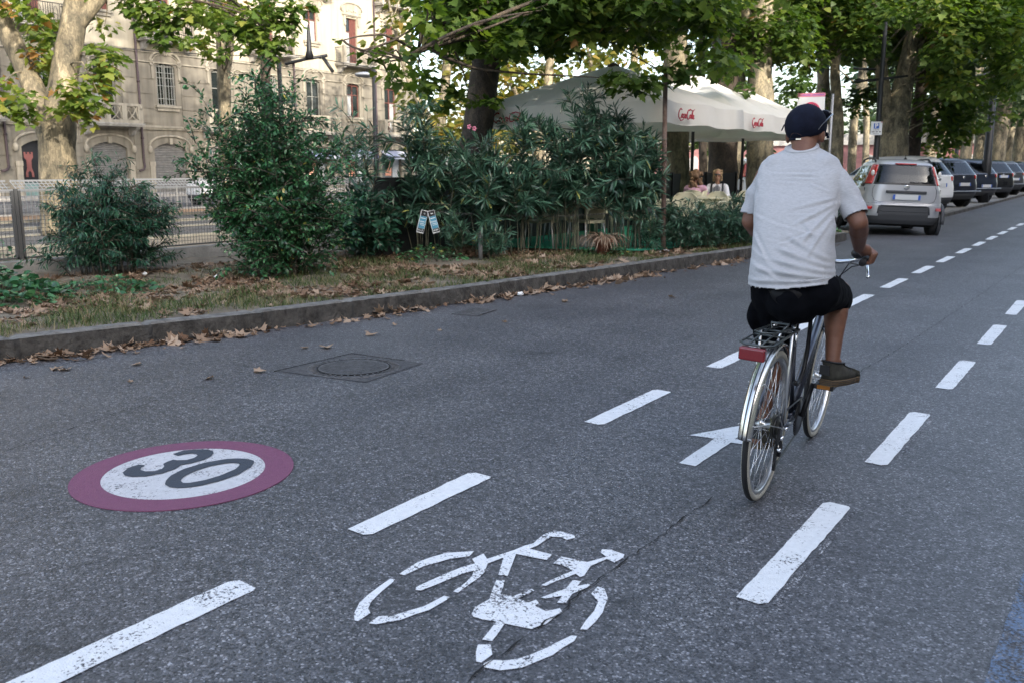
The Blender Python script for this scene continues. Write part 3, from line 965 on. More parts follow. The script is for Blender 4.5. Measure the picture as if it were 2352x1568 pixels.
def balcony(yc, hw, z, stone):
    o_ = MB()
    pr = .85
    o_.box(FX + .002, FX + pr, yc - hw, yc + hw, z - .16, z)
    o_.box(FX + .002, FX + pr + .05, yc - hw - .05, yc + hw + .05, z - .07, z - .003)
    for s in (-1, 1):
        prof = [(.002, -.16), (pr - .1, -.16), (pr - .15, -.28), (.45, -.36), (.30, -.55), (.002, -.62)]
        o_.prism([(FX + a, yc + s * (hw - .28) - .1, z + b) for a, b in prof], (0, .2, 0))
    o = o_.build('balcony', SLAB, bld, world=True)
    r = MB()
    if stone:
        h = .98
        r.box(FX + pr - .18, FX + pr, yc - hw, yc + hw, z + h - .12, z + h)
        r.box(FX + pr - .15, FX + pr - .02, yc - hw + .02, yc + hw - .02, z, z + .16)
        for k in range(4):
            y = yc - hw + .02 + (2 * hw - .3) * k / 3
            r.box(FX + pr - .17, FX + pr - .01, y, y + .26, z + .16, z + h - .12)
        for k in range(3):
            y0 = yc - hw + .28 + (2 * hw - .3) * k / 3
            y1 = y0 + (2 * hw - .3) / 3 - .26
            ym, zm = (y0 + y1) / 2, z + .16
            H_ = h - .28
            for s in (-1, 1):
                pts = [(FX + pr - .09, ym + s * (y1 - y0) / 2 * math.cos(math.pi / 2 * i / 7), zm + H_ * math.sin(math.pi / 2 * i / 7)) for i in range(8)]
                r.tube(pts, .035, 5)
                pts = [(FX + pr - .09, ym - s * (y1 - y0) / 2 + s * (y1 - y0) * i / 7, zm + H_ * (i / 7) ** 1.7) for i in range(8)]
                r.tube(pts, .03, 5)
        for s in (-1, 1):
            r.box(FX + .002, FX + pr - .18, yc + s * (hw - .07) - .07, yc + s * (hw - .07) + .07, z + h - .115, z + h - .005)
            for k in range(3): r.box(FX + .1 + k * .22, FX + .19 + k * .22, yc + s * (hw - .07) - .05, yc + s * (hw - .07) + .05, z, z + h - .12)
            r.ell((FX + pr - .06, yc + s * (hw - .12), z + h - .2), (.1, .1, .14), 8, 6)
        r.build('balustrade', TRIM, o, world=True)
    else:
        for s in (-1, 1):
            y = yc + s * (hw - .12)
            r.box(FX + pr - .22, FX + pr, y - .11, y + .11, z, z + 1.0)
            r.ell((FX + pr - .1, y, z + 1.02), (.14, .14, .09), 8, 6)
            r.build('pillar', TRIM, o, world=True)
            r = MB()
        r.box(FX + pr - .12, FX + pr - .08, yc - hw + .2, yc + hw - .2, z + .94, z + .98)
        r.box(FX + pr - .12, FX + pr - .08, yc - hw + .2, yc + hw - .2, z + .10, z + .13)
        k = 0
        y = yc - hw + .26
        while y < yc + hw - .24:
            if k % 7 < 5: r.box(FX + pr - .11, FX + pr - .09, y, y + .022, z + .13, z + .94)
            elif k % 7 == 5: r.tube([(FX + pr - .1, y + .03 + .1 * math.cos(a * .7), z + .5 + .34 * math.sin(a * .7)) for a in range(9)], .013, 5, closed=True)
            y += .115
            k += 1
        for s in (-1, 1):
            for j in range(5): r.box(FX + .1 + j * .12, FX + .12 + j * .12, yc + s * (hw - .06) - .01, yc + s * (hw - .06) + .01, z, z + .94)
            r.box(FX + .002, FX + pr - .2, yc + s * (hw - .06) - .02, yc + s * (hw - .06) + .02, z + .94, z + .98)
        r.build('railing', IRONR, o, world=True)
YE = 52.15
Z1, Z2, Z3_, ZT = 3.62, 7.55, 12.05, 17.0
for yc in BAYS:
    i = BAYS.index(yc)
    y0 = (BAYS[i - 1] + yc) / 2 if i else yc - 1.8
    y1 = (BAYS[i + 1] + yc) / 2 if i + 1 < len(BAYS) else YE
    tp = TYPE[yc]
    # ground floor arch
    panel(wall_lo, y0, y1, 0, Z1, (yc - 1.0, yc + 1.0, .02, 2.45, .32))
    # first floor
    hz0 = 3.72 if tp == 'A' else 4.76
    panel(wall_lo, y0, y1, Z1, Z2, (yc - .58, yc + .58, hz0, 6.78, .16))
    window(yc, .58, hz0, 6.78, .16, yc > 44, sill=(tp == 'B'), bars=(tp == 'B' and yc < 40), curtain=True)
    hood(yc, .58, 6.86, 'arch')
    # second floor
    hz0 = 9.25 if tp == 'A' else 8.14
    panel(wall_up, y0, y1, Z2, Z3_, (yc - .52, yc + .52, hz0, 11.05, 0))
    window(yc, .52, hz0, 11.05, 0, True, sill=(tp == 'A'), open_shutter=.1 if i % 3 else 0)
    hood(yc, .52, 11.12, 'ped')
    # third floor
    hz0 = 12.35 if tp == 'A' else 13.3
    panel(wall_up, y0, y1, Z3_, ZT, (yc - .52, yc + .52, hz0, 15.2, 0))
    window(yc, .52, hz0, 15.2, 0, True, sill=(tp == 'B'), open_shutter=.1)
    if tp == 'A':
        balcony(yc, 1.52, 3.70, True)
        balcony(yc, 1.50, 12.33, False)
    else:
        balcony(yc, 1.62, 8.12, False)
    # arch surround and keystone of the ground floor
    m = MB()
    m.tube([(FX + .02, yc - 1.3 * math.cos(math.pi * k / 14), 2.52 + .62 * math.sin(math.pi * k / 14) ** .8) for k in range(15)], .065, 6)
    for s in (-1, 1):
        m.ell((FX + .1, yc + s * 1.32, 2.42), (.12, .14, .2), 10, 8)
        m.box(FX + .002, FX + .1, yc + s * 1.2 - .17, yc + s * 1.2 + .17, 1.55, 1.78)
        m.box(FX + .002, FX + .06, yc + s * 1.2 - .14, yc + s * 1.2 + .14, .0, 1.548)
    m.box(FX + .002, FX + .12, yc - .09, yc + .09, 2.70, 3.02)
    m.build('arch_moulding', TRIM, bld, world=True)
    # what fills the arch
    X = FX - .17
    if abs(yc - 24.5) < .1:
        o = MB().box(X - .03, X, yc - 1.0, yc + 1.0, .02, 2.8).build('door', mat('dark_doorway', (.010, .010, .012), .4), bld, world=True)
        tw = [(-.20, 0), (-.08, 0), (-.08, .22), (.0, .3), (.08, .22), (.08, 0), (.20, 0), (.20, .18), (.12, .42), (.12, .78), (.22, .92), (.22, 1.18), (.13, 1.18), (.13, 1.08), (.05, 1.08), (.05, 1.18), (-.05, 1.18), (-.05, 1.08), (-.13, 1.08), (-.13, 1.18), (-.22, 1.18), (-.22, .92), (-.12, .78), (-.12, .42), (-.20, .18)]
        bm = bmesh.new()
        f = bm.faces.new([bm.verts.new((X + .02, yc - .62 + a, 1.02 + b)) for a, b in tw]); f.normal_update()
        bmesh.ops.triangulate(bm, faces=bm.faces[:], ngon_method='EAR_CLIP')
        bm.verts.index_update()
        MB().add([v.co.copy() for v in bm.verts], [tuple(v.index for v in q.verts) for q in bm.faces]).build('tower_emblem', mat('pink_sign', (.16, .055, .05), .6), o, world=True)
        bm.free()
        MB().box(X + .003, X + .02, yc - .95, yc + .95, .1, .75).build('glass_panel', mat('teal_panel', (.16, .26, .25), .3), o, world=True)
    elif yc > 40:
        o = MB().box(X - .03, X, yc - 1.0, yc + 1.0, .02, 2.8).build('shop_window', mat('shop_pane', (.10, .11, .12), .15), bld, world=True)
        MB().box(X + .003, X + .02, yc - .5, yc + .1, .9, 1.9).build('poster', mat('orange_poster', (.62, .14, .04), .6, col2=(.75, .6, .5), vscale=3), o, world=True)
        MB().box(X + .003, X + .02, yc + .25, yc + .9, .5, 2.1).build('display', mat('white_display', (.6, .6, .6), .6, col2=(.3, .35, .4), vscale=4), o, world=True)
        MB().prism([(FX + .002, yc - 1.3, 2.62), (FX + .9, yc - 1.3, 2.25), (FX + .9, yc - 1.3, 2.02), (FX + .85, yc - 1.3, 2.02), (FX + .85, yc - 1.3, 2.22), (FX + .002, yc - 1.3, 2.57)], (0, 2.6, 0)).build('awning', mat('blue_white_awning', (.60, .62, .66), .8, col2=(.08, .12, .3), vscale=1.2), o, world=True)
    else:
        m = MB()
        z = .02
        while z < 2.78:
            m.prism([(X, yc - 1.0, z), (X + .035, yc - 1.0, z + .035), (X + .012, yc - 1.0, z + .085), (X, yc - 1.0, z + .09)], (0, 2.0, 0))
            z += .09
        m.box(X - .03, X - .001, yc - 1, yc + 1, .02, 2.8)
        o = m.build('roller_shutter', SHUT, bld, world=True)
wall_lo.box(FX - .32, FX, BAYS[0] - 5, BAYS[0] - 1.8, 0, Z2)
wall_up.box(FX - .32, FX, BAYS[0] - 5, BAYS[0] - 1.8, Z2, ZT)
wall_lo.box(FX - 14, FX - .322, BAYS[0] - 5, YE, 0, Z2)
wall_up.box(FX - 14, FX - .322, BAYS[0] - 5, YE, Z2, ZT)
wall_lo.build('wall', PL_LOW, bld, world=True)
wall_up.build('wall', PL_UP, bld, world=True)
# string courses, rustication bands between the windows
trim.box(FX + .002, FX + .16, BAYS[0] - 5, YE + .1, Z1 - .06, Z1 + .05)
trim.box(FX + .002, FX + .10, BAYS[0] - 5, YE + .06, Z1 - .16, Z1 - .062)
for z in (6.92, 7.42): trim.box(FX + .002, FX + .07, BAYS[0] - 5, YE + .05, z, z + .06)
trim.box(FX + .002, FX + .5, BAYS[0] - 5, YE + .3, ZT, ZT + .35)
trim.build('cornice', TRIM, bld, world=True)
for i in range(len(BAYS)):
    bands = MB()
    y0 = BAYS[i - 1] + .92 if i else BAYS[0] - 5
    y1 = BAYS[i] - .92
    for k in range(4):
        z = 3.80 + k * .76
        bands.box(FX + .001, FX + .035, y0, y1, z, z + .72)
    y0 = BAYS[i - 1] + 1.42 if i else BAYS[0] - 5
    y1 = BAYS[i] - 1.42
    for k in range(5):
        z = .05 + k * .66
        bands.box(FX + .001, FX + .04, y0, y1, z, z + .61)
    bands.build('rusticated_band', PL_LOW, bld, world=True)
roof = MB().prism([(FX + .55, BAYS[0] - 5, ZT + .35), (FX - 7, BAYS[0] - 5, ZT + 3.2), (FX - 14.3, BAYS[0] - 5, ZT + .35)], (0, YE - BAYS[0] + 5.3, 0))
roof.build('roof', mat('roof_tiles', (.28, .12, .07), .85, var=.3, vscale=3), bld, world=True)
for y, zt in ((22.75, 17.0), (29.9, 17.0), (40.75, 17.0), (48.1, 17.0)):
    m = MB()
    m.tube([(FX + .12, y, zt), (FX + .12, y, 1.75), (FX + .16, y, 1.5), (FX + .25, y - .15, 1.36), (FX + .3, y - .42, 1.30)], .062, 8)
    m.lathe([(.085, -.05), (.085, .05)], (FX + .12, y, 3.0), 8).lathe([(.085, -.05), (.085, .05)], (FX + .12, y, 5.9), 8)
    m.build('downpipe', PIPE, bld, world=True)

# far pink wall with pale arches and a low cream house closing the view between the trunks
pk = thing('pink_wall', 'low pink building with pale arched windows far behind the tree trunks', 'building', (-22, 78, 0))
a, b = Vector((-34, 84, 0)), Vector((-9.5, 84, 0))
m = MB().box(-40, -10, 84, 90, 0, 3.4)
m.build('wall', mat('pink_render', (.42, .20, .19), .9, var=.12, vscale=1.5), pk, world=True)
MB().box(-40.2, -9.8, 83.8, 90.2, 3.402, 4.3).build('cornice', mat('pale_cornice', (.62, .58, .52), .85), pk, world=True)
for k in range(11):
    x = -38.6 + k * 2.7
    pts = [(x - .45, 1.0)] + [(x + .45 * math.cos(math.pi * (1 - i / 8)), 2.1 + .45 * math.sin(math.pi * i / 8)) for i in range(9)] + [(x + .45, 1.0)]
    m = MB().prism([(p[0], 83.93, p[1]) for p in pts], (0, .1, 0))
    m.build('window', mat('pale_arch', (.60, .56, .52), .8), pk, world=True)
hs = thing('cream_house', 'cream house glowing in the sun far behind the parasols', 'building', (-60, 92, 0))
m = MB().box(-62, -42, 88, 110, 0, 7.5)
m.build('wall', mat('cream_far', (.62, .55, .40), .9, var=.1, vscale=.6), hs, world=True)
MB().prism([(-62.5, 87.5, 7.502), (-52, 87.5, 10), (-41.5, 87.5, 7.502)], (0, 23, 0)).build('roof', mat('roof_tiles', (.3, .13, .08)), hs, world=True)
for k in range(5):
    for z in (1.2, 4.6): MB().box(-60.5 + k * 3.8, -59.2 + k * 3.8, 87.9, 87.998, z, z + 1.7).build('window', FRAME_G, hs, world=True)
# house added out of view, its height set to keep the street in shade
sh = thing('added_shade_house', 'tall plain house added outside the picture to shade the street', 'building', (21, 10, 0))
m = MB().box(14, 28, -45, 75, 0, 15.5)
m.build('wall', PL_UP, sh, world=True)
wm = MB()
for k in range(30):
    for z in (1.2, 5.0, 8.8, 12.2): wm.box(13.96, 13.998, -43 + k * 4, -41.8 + k * 4, z, z + 1.9)
wm.build('window', GLASSD, sh, world=True)
# ================================================================ TREES
def smooth_path(pts, rad, step=.25):
    P = [Vector(p) for p in pts]
    out, rr = [], []
    for i in range(len(P) - 1):
        p0, p1, p2, p3 = P[max(i - 1, 0)], P[i], P[i + 1], P[min(i + 2, len(P) - 1)]
        n = max(2, int((p2 - p1).length / step))
        for k in range(n):
            t = k / n
            out.append(.5 * ((2 * p1) + (p2 - p0) * t + (2 * p0 - 5 * p1 + 4 * p2 - p3) * t * t + (3 * p1 - p0 - 3 * p2 + p3) * t ** 3))
            rr.append(rad[i] + (rad[i + 1] - rad[i]) * t)
    out.append(P[-1]); rr.append(rad[-1])
    return out, rr
def limb(mb, pts, rad, n=14, rough=.07, step=.25, seed=0):
    p, r = smooth_path(pts, rad, step)
    k0 = len(mb.v)
    mb.tube(p, r, n, True)
    for i in range(k0, len(mb.v)):
        v = Vector(mb.v[i])
        c = p[min((i - k0) // n, len(p) - 1)]
        d = v - c
        f = 1 + rough * (noise.noise(v * 1.6 + Vector((seed, 0, 0))) * 1.6 + noise.noise(v * 5) * .7)
        mb.v[i] = tuple(c + d * f)
def cloud(clumps, size, T, F, mat_, tint0=.45, spread=.2, jit=.35, droop=.35, name='crown'):
    Ps, As, Ns, Ss, Ti = [], [], [], [], []
    for c, r, n in clumps:
        c = np.array(c)
        r = np.array(r if hasattr(r, '__len__') else (r, r, r * .75))
        d = unit(rng.normal(size=(n, 3)))
        u = rng.random(n) ** .45
        P = c + d * r * u[:, None]
        out = unit(d * np.array([1, 1, .35]) + rng.normal(size=(n, 3)) * .5)
        ax = unit(out * np.array([1, 1, .4]) + np.array([0, 0, -droop]))
        nr = unit(np.array([0, 0, 1.0]) + d * .45 + rng.normal(size=(n, 3)) * jit)
        Ps.append(P); As.append(ax); Ns.append(nr)
        Ss.append(size * (.6 + .65 * rng.random(n)))
        Ti.append(np.clip(tint0 + rng.normal() * .12 + rng.normal(size=n) * spread, 0, 1))
    P, A, Nn, S, Tt = map(np.concatenate, (Ps, As, Ns, Ss, Ti))
    return inst_mesh(name, place(T, P, A, Nn, S), F, mat_, Tt)
def plane_tree(loc, label, limbs, bark, clumps, leaf, size, low=False, group=None, twigs=True, tint0=.45, name='plane_tree', rough=.07):
    root = thing(name, label, 'tree', loc, 0, group)
    mb = MB()
    for k, (pts, rad) in enumerate(limbs): limb(mb, pts, rad, seed=k * 3.1 + loc[0], rough=rough)
    mb.build('trunk', bark, root, world=True)
    if twigs and clumps:
        tb = MB()
        ends = []
        for pts, rad in limbs:
            p, r = smooth_path(pts, rad, .6)
            ends += [q for q in p if q.z > 2.0]
        for c, r, n in clumps:
            c = Vector(c)
            if random.random() < .45: continue
            cand = sorted([e for e in ends if e.z < c.z + 1.2] or ends, key=lambda q: (q - c).length)[:5]
            e = random.choice(cand)
            L = (c - e).length
            if L > 4.2 or L < .2: continue
            m = e.lerp(c, .5) + Vector((0, 0, random.uniform(-.05, .25) * L)) + Vector((random.uniform(-.22, .22), random.uniform(-.22, .22), 0)) * L
            pp, rr = smooth_path([e, m, c], [.012 + .007 * L, .010 + .004 * L, .006], .35)
            tb.tube(pp, rr, 5)
        if tb.v: tb.build('branch', bark, root, world=True)
    if clumps:
        T, F = (LOW_T, LOW_F) if low else (PLANE_T, PLANE_F)
        me = cloud(clumps, size, T, F, leaf, tint0)
        o = link('crown', me, root)
        Mx = local(root)
        me.transform(Mx)
    return root
def thick(cls, k, rs=1.0): return [(c, r * rs, int(n * k)) for c, r, n in cls]
def cl(px, py, zc, r, n): return (dep(px, py, zc), r, n)
def field(x0, x1, top, bound, z0, z1, k, r, n):
    """clumps spread through a volume of the street seen between the given bounds"""
    out = []
    for _ in range(k):
        px = random.uniform(x0, x1)
        yb = bound(px)
        py = yb - (yb - top) * (random.random() ** 1.15)
        out.append(cl(px, py, random.uniform(z0, z1), r * random.uniform(.7, 1.3), n))
    return out
def interp(tab): 
    xs, ys = zip(*tab)
    return lambda x: float(np.interp(x, xs, ys))

def ring_crown(c, rad, z0, z1, k, n, r=1.0):
    out = []
    for _ in range(k):
        a = random.uniform(0, 2 * math.pi)
        q = rad * math.sqrt(random.random())
        out.append((Vector((c[0] + q * math.cos(a), c[1] + q * math.sin(a), random.uniform(z0, z1))), r * random.uniform(.7, 1.3), n))
    return out
# left: pale two limbed plane tree behind the fence
b0 = Vector((-19.63, 11.25, 0))
L1 = [cl(*a) for a in [(70, 30, 19, .4, 34), (12, 20, 19.5, .3, 20), (100, 130, 19.9, .4, 34), (80, 150, 21.5, .5, 50), (120, 90, 21, .6, 60), (165, 205, 18.8, .42, 34), (200, 240, 19, .4, 34),
                       (225, 175, 19.5, .45, 46), (250, 150, 19.5, .4, 30), (60, 235, 19, .45, 36), (10, 190, 19.5, .28, 16), (100, 60, 21.5, .5, 46), (225, 215, 19.2, .35, 28), (20, 240, 18.8, .3, 20), (150, 250, 18.9, .28, 16),
                       (235, 120, 20, .42, 38), (175, 262, 19.2, .3, 18), (60, 270, 19, .28, 15), (205, 280, 19.2, .25, 12), (120, 190, 21, .4, 34), (240, 60, 20.5, .3, 16), (30, -60, 20, .9, 90), (200, -80, 20, .9, 90), (330, -90, 21, .9, 80), (120, -200, 20, 1.4, 120)]]
plane_tree(b0, 'pale two limbed plane tree with peeling bark at the left border', [
    ([(-19.63, 11.25, 0), (-19.63, 11.25, 1.0), (-19.66, 11.30, 2.2), (-19.68, 11.5, 3.0), (-19.72, 11.85, 4.3), (-19.75, 12.2, 5.4), (-19.2, 12.7, 7.5), (-18.8, 13, 9.5)], [.46, .40, .38, .30, .27, .25, .20, .12]),
    ([(-19.65, 11.28, 1.7), (-19.9, 11.22, 2.5), (-20.4, 11.18, 3.5), (-20.95, 11.08, 4.6), (-21.5, 10.9, 6.2), (-22.3, 10.5, 9)], [.30, .27, .22, .20, .18, .10]),
    ([(-19.72, 11.9, 4.4), (-19.3, 12.5, 5.3), (-18.7, 13.2, 6.6)], [.17, .15, .10]),
    ([(-19.8, 11.6, 2.6), (-20.3, 12.2, 4.0), (-20.7, 12.6, 6.5)], [.18, .15, .11])], BARK_P, thick(L1, 1.5), LEAF_G, .20, tint0=.66)
# second pale tree behind the bush
L2 = [cl(*a) for a in [(500, 60, 27, .7, 60), (470, 20, 27, .7, 60), (540, 20, 27, .7, 60), (490, 120, 27, .5, 34), (455, 95, 27, .5, 34), (560, 70, 27, .5, 34), (520, -70, 28, 1.4, 150), (440, -80, 28, 1.2, 110)]]
plane_tree((-25.3, 20.5, 0), 'slim pale plane tree standing behind the big green bush', [
    ([dep(519, 470, 30), dep(517, 300, 30), dep(512, 130, 30), dep(503, 0, 30), dep(490, -200, 30)], [.24, .22, .20, .17, .1]),
    ([dep(515, 190, 30), dep(527, 100, 30.2), dep(530, 0, 30.4), dep(540, -180, 31)], [.17, .15, .14, .08])], BARK_P, thick(L2, 1.4), LEAF_G, .21, tint0=.5)
# dark ivy clad tree left of the bush top
L3 = [cl(*a) for a in [(350, 25, 21, .5, 60), (400, 45, 21, .45, 55), (375, 85, 21, .4, 40), (430, 20, 21, .5, 55), (330, 60, 21, .3, 22), (300, 10, 21, .4, 40), (425, 100, 21, .25, 14), (590, 40, 21, .5, 60), (640, 25, 21, .5, 60), (600, 85, 21, .45, 44),
                       (665, 60, 21, .4, 36), (560, 100, 21, .4, 34), (690, 20, 21, .35, 30), (620, 120, 21, .35, 26), (540, 60, 21, .5, 44), (655, 100, 21, .3, 20), (480, 40, 22, .5, 50), (610, -60, 22, 1.1, 140), (420, -70, 22, 1.1, 130), (300, -70, 22, .9, 90), (720, -60, 22, .8, 70)]]
plane_tree((-19.3, 16.9, 0), 'dark slim tree trunk rising out of the top of the big bush', [
    ([dep(617, 480, 24), dep(613, 300, 24), dep(609, 120, 24), dep(606, -40, 24), dep(600, -300, 24)], [.17, .14, .12, .11, .06]),
    ([dep(609, -10, 24), dep(480, -90, 23), dep(360, -60, 22), dep(340, 10, 21.5)], [.08, .06, .05, .02])], BARK_D, thick(L3, 1.5, .88), LEAF_G, .195, tint0=.4)
# central dark trunk over the oleanders
bnd = interp([(985, 90), (1010, 135), (1060, 115), (1100, 95), (1170, 105), (1250, 115), (1320, 95), (1400, 60), (1440, 100), (1500, 85), (1560, 90), (1620, 75), (1690, 70)])
LC = field(990, 1690, -40, bnd, 12.8, 17.5, 120, .42, 40) + field(900, 1720, -330, lambda x: -30, 12.5, 18, 50, .8, 80)
LC += [cl(*a) for a in [(1440, 190, 13.5, .34, 44), (1480, 195, 13.5, .26, 20), (1400, 180, 13.5, .16, 8), (1075, 215, 14.0, .28, 16), (1130, 235, 13.6, .18, 8), (1010, 225, 14, .3, 18), (980, 180, 14, .25, 16), (965, 205, 14, .16, 7), (1530, 170, 14, .3, 20), (1580, 165, 14, .3, 20), (1640, 130, 14.5, .4, 34)]]
TW = [cl(*a) for a in [(835, 125, 11.5, .14, 5), (860, 145, 11.5, .15, 7), (890, 125, 11.5, .2, 9), (905, 165, 11.5, .22, 12), (930, 140, 11.5, .22, 14), (940, 185, 11.8, .22, 10), (965, 100, 12, .2, 12), (780, 95, 11.5, .06, 2), (970, 50, 12, .2, 12), (975, 10, 12, .2, 12), (925, 190, 11.6, .16, 6)]]
plane_tree((-9.84, 13.4, .1), 'dark leaning plane trunk behind the oleanders, left of the parasols', [
    ([dep(1068, 560, 16.2), dep(1082, 430, 16.5), dep(1098, 300, 16.7), dep(1114, 170, 17), dep(1128, 60, 17), dep(1150, -60, 17.2), dep(1190, -350, 17.6)], [.36, .31, .29, .27, .26, .24, .14]),
    ([dep(1120, 120, 17), dep(1090, -40, 16), dep(1010, 60, 14.6), dep(960, 120, 12.8), dep(880, 140, 11.6), dep(790, 95, 11.5)], [.06, .05, .028, .018, .009, .004]),
    ([dep(1140, 0, 17), dep(1250, -110, 16), dep(1400, -60, 15), dep(1560, 30, 14.6)], [.13, .09, .06, .03]),
    ([dep(1145, -20, 17), dep(1050, -120, 15.6), dep(960, -60, 14)], [.10, .07, .03])], BARK_D, thick(LC, 2.0) + TW, LEAF_G, .16, tint0=.36)
# high crowns above the picture: they shade the lower left of the facade
for k, (x, y) in enumerate([(-20.5, 11.5), (-20.5, 18.5), (-25.5, 20.5), (-21, 5)]):
    for o in [q for q in COL.objects if q.get('category') == 'tree']:
        if (o.location.xy - Vector((x, y))).length < 2.2 or k == 3:
            me = cloud(ring_crown((x, y), 4.6, 10.5, 19, 44, 60, 1.5), .5, LOW_T, LOW_F, LEAF_G, .4)
            me.transform(local(o))
            link('crown', me, o)
            break
# sunlit yellowing trees beyond the tram bed
for k, (px, zc, lb) in enumerate([(1010, 48, 'yellowing tree in sunlight right of the building corner'), (1240, 52, 'yellowing tree glimpsed right of the dark leaning trunk'), (1430, 56, 'pale leaved tree far behind the left parasol'), (1620, 60, 'far green tree behind the middle parasol')]):
    top = -250
    bd = lambda x: 330
    L = field(px - 130, px + 130, -180, bd, zc - 5, zc + 5, 46, 1.5, 62)
    base = dep(px, 430, zc); base.z = 0
    plane_tree(base, lb, [([base, base + Vector((0, 0, 3)), base + Vector((.4, .3, 7)), base + Vector((.2, .8, 13))], [.35, .30, .24, .08]),
                          ([base + Vector((0, 0, 3.2)), base + Vector((-1.5, -.6, 6)), base + Vector((-2.4, -1, 10))], [.2, .15, .05])],
               BARK_M, L, LEAF_Y if k < 3 else LEAF_F, .42, low=True, tint0=.62)
# trees behind the cafe and along the parking bay
def straight(px0, py0, zc, px1, py1, r0, r1, bend=0):
    a, b = dep(px0, py0, zc), dep(px1, py1, zc)
    return a, b
specs = [
    # px base, py base, zc, px top, radius, bark, label
    (1556, 385, 22.5, 1552, .34, BARK_P, 'pale smooth plane trunk under the middle parasol left of the seated women'),
    (1662, 388, 26, 1664, .42, BARK_D, 'very dark thick trunk under the parasols behind the seated women'),
    (1690, 380, 28, 1700, .22, BARK_M, 'brown leaning trunk just left of the right parasol pole'),
    (1620, 385, 30, 1612, .13, BARK_D, 'thin dark trunk seen under the middle parasol'),
]
for px, py, zc, pt, r, bk, lb in specs:
    base = dep(px, py, zc); base.z = .05
    top = dep(pt, 120, zc)
    t2 = dep(pt + 4, -300, zc)
    L = ring_crown((base.x, base.y), 2.6, 6.0, 10.0, 16, 70, .9)
    plane_tree(base, lb, [([base, base.lerp(top, .3), base.lerp(top, .6), top, t2], [r * 1.15, r, r * .95, r * .9, r * .4])], bk, thick(L, 1.4), LEAF_G, .21, low=True, tint0=.45)
bR = interp([(1640, 90), (1680, 120), (1720, 130), (1800, 115), (1850, 135), (1900, 85), (1960, 110), (2020, 110), (2100, 130), (2150, 190), (2200, 205), (2250, 150), (2300, 200), (2352, 230)])
# big trunk right of the parasols
base = dep(1748, 372, 26); base.z = .05
L = field(1650, 1860, -40, bR, 25, 31, 80, .65, 54) + field(1640, 1880, -350, lambda x: -20, 20, 28, 26, 1.1, 90)
L += [cl(*a) for a in [(1690, 150, 19, .4, 34), (1650, 150, 18, .45, 40), (1715, 205, 21, .25, 14), (1825, 190, 24, .5, 40), (1810, 240, 27, .5, 34)]]
plane_tree(base, 'large mottled plane trunk rising just behind the right parasol', [
    ([base, dep(1748, 250, 26), dep(1745, 100, 26), dep(1752, -30, 26), dep(1770, -300, 26)], [.40, .36, .33, .31, .16]),
    ([dep(1746, 120, 26), dep(1690, -20, 25), dep(1600, -120, 24)], [.17, .12, .06])], BARK_M, thick(L, 1.7), LEAF_G, .185, tint0=.34)
base = dep(1778, 392, 25.6); base.z = .1
# slim pale forked tree behind the cap
base = dep(1926, 372, 30); base.z = .05
L = field(1850, 2010, -40, bR, 27, 33, 44, .65, 46) + field(1850, 2000, -350, lambda x: -20, 27, 33, 16, 1.1, 80)
L += [cl(*a) for a in [(1840, 285, 31, .5, 26), (1870, 225, 30, .6, 34), (1965, 250, 31, .5, 30), (1990, 215, 31, .5, 34)]]
plane_tree(base, 'slim pale plane tree with forking upper limbs behind the cap of the cyclist', [
    ([base, dep(1924, 300, 30), dep(1920, 200, 30), dep(1918, 150, 30), dep(1938, 20, 30), dep(1955, -250, 30)], [.22, .19, .165, .15, .11, .05]),
    ([dep(1919, 170, 30), dep(1905, 110, 30), dep(1890, 0, 30), dep(1880, -200, 30)], [.10, .08, .07, .04]),
    ([dep(1918, 140, 30.1), dep(1908, 40, 30), dep(1915, -150, 30)], [.10, .09, .05])], BARK_M, thick(L, 1.7), LEAF_G, .195, tint0=.38)
for pxb, pxt, zc, r, lb in [(1893, 1890, 34, .26, 'dark mottled trunk directly right of the cyclist head'), (1960, 1990, 38, .17, 'thin grey leaning trunk left of the blue parking sign'), (1990, 1984, 42, .14, 'thin pale trunk behind the parking sign')]:
    base = dep(pxb, 372, zc); base.z = .05
    L = ring_crown((base.x, base.y), 2.4, 6.5, 11, 14, 80, .9)
    plane_tree(base, lb, [([base, dep(pxb, 300, zc), dep((pxb + pxt) / 2, 200, zc), dep(pxt, 60, zc), dep(pxt, -250, zc)], [r * 1.1, r, r * .9, r * .8, r * .4])], BARK_M, L, LEAF_F, .28, low=True, tint0=.42)
# leaning two stemmed tree behind the grey car
base = dep(2052, 372, 30); base.z = .05
L = field(2120, 2352, -40, bR, 24, 33, 85, .6, 52) + field(1980, 2130, -40, bR, 30.5, 36, 40, .65, 52) + field(1990, 2352, -60, lambda x: 60, 24, 30, 30, .55, 44) + field(1980, 2380, -350, lambda x: -20, 24, 33, 34, 1.1, 90)
L += [cl(*a) for a in [(2180, 265, 29, .9, 170), (2150, 240, 29, .7, 90), (2215, 285, 29.5, .7, 90), (2185, 315, 29.5, .6, 70), (2160, 300, 29, .6, 60), (2205, 235, 29, .7, 80), (2230, 240, 29.5, .6, 60), (2290, 270, 27, .6, 40), (2250, 200, 28, .8, 70), (2320, 180, 27, .9, 80), (2160, 180, 29, .5, 50), (2150, 120, 29, .5, 44), (2015, 160, 31, .4, 20), (2130, 340, 31, .4, 26), (2170, 350, 31, .35, 20)]]
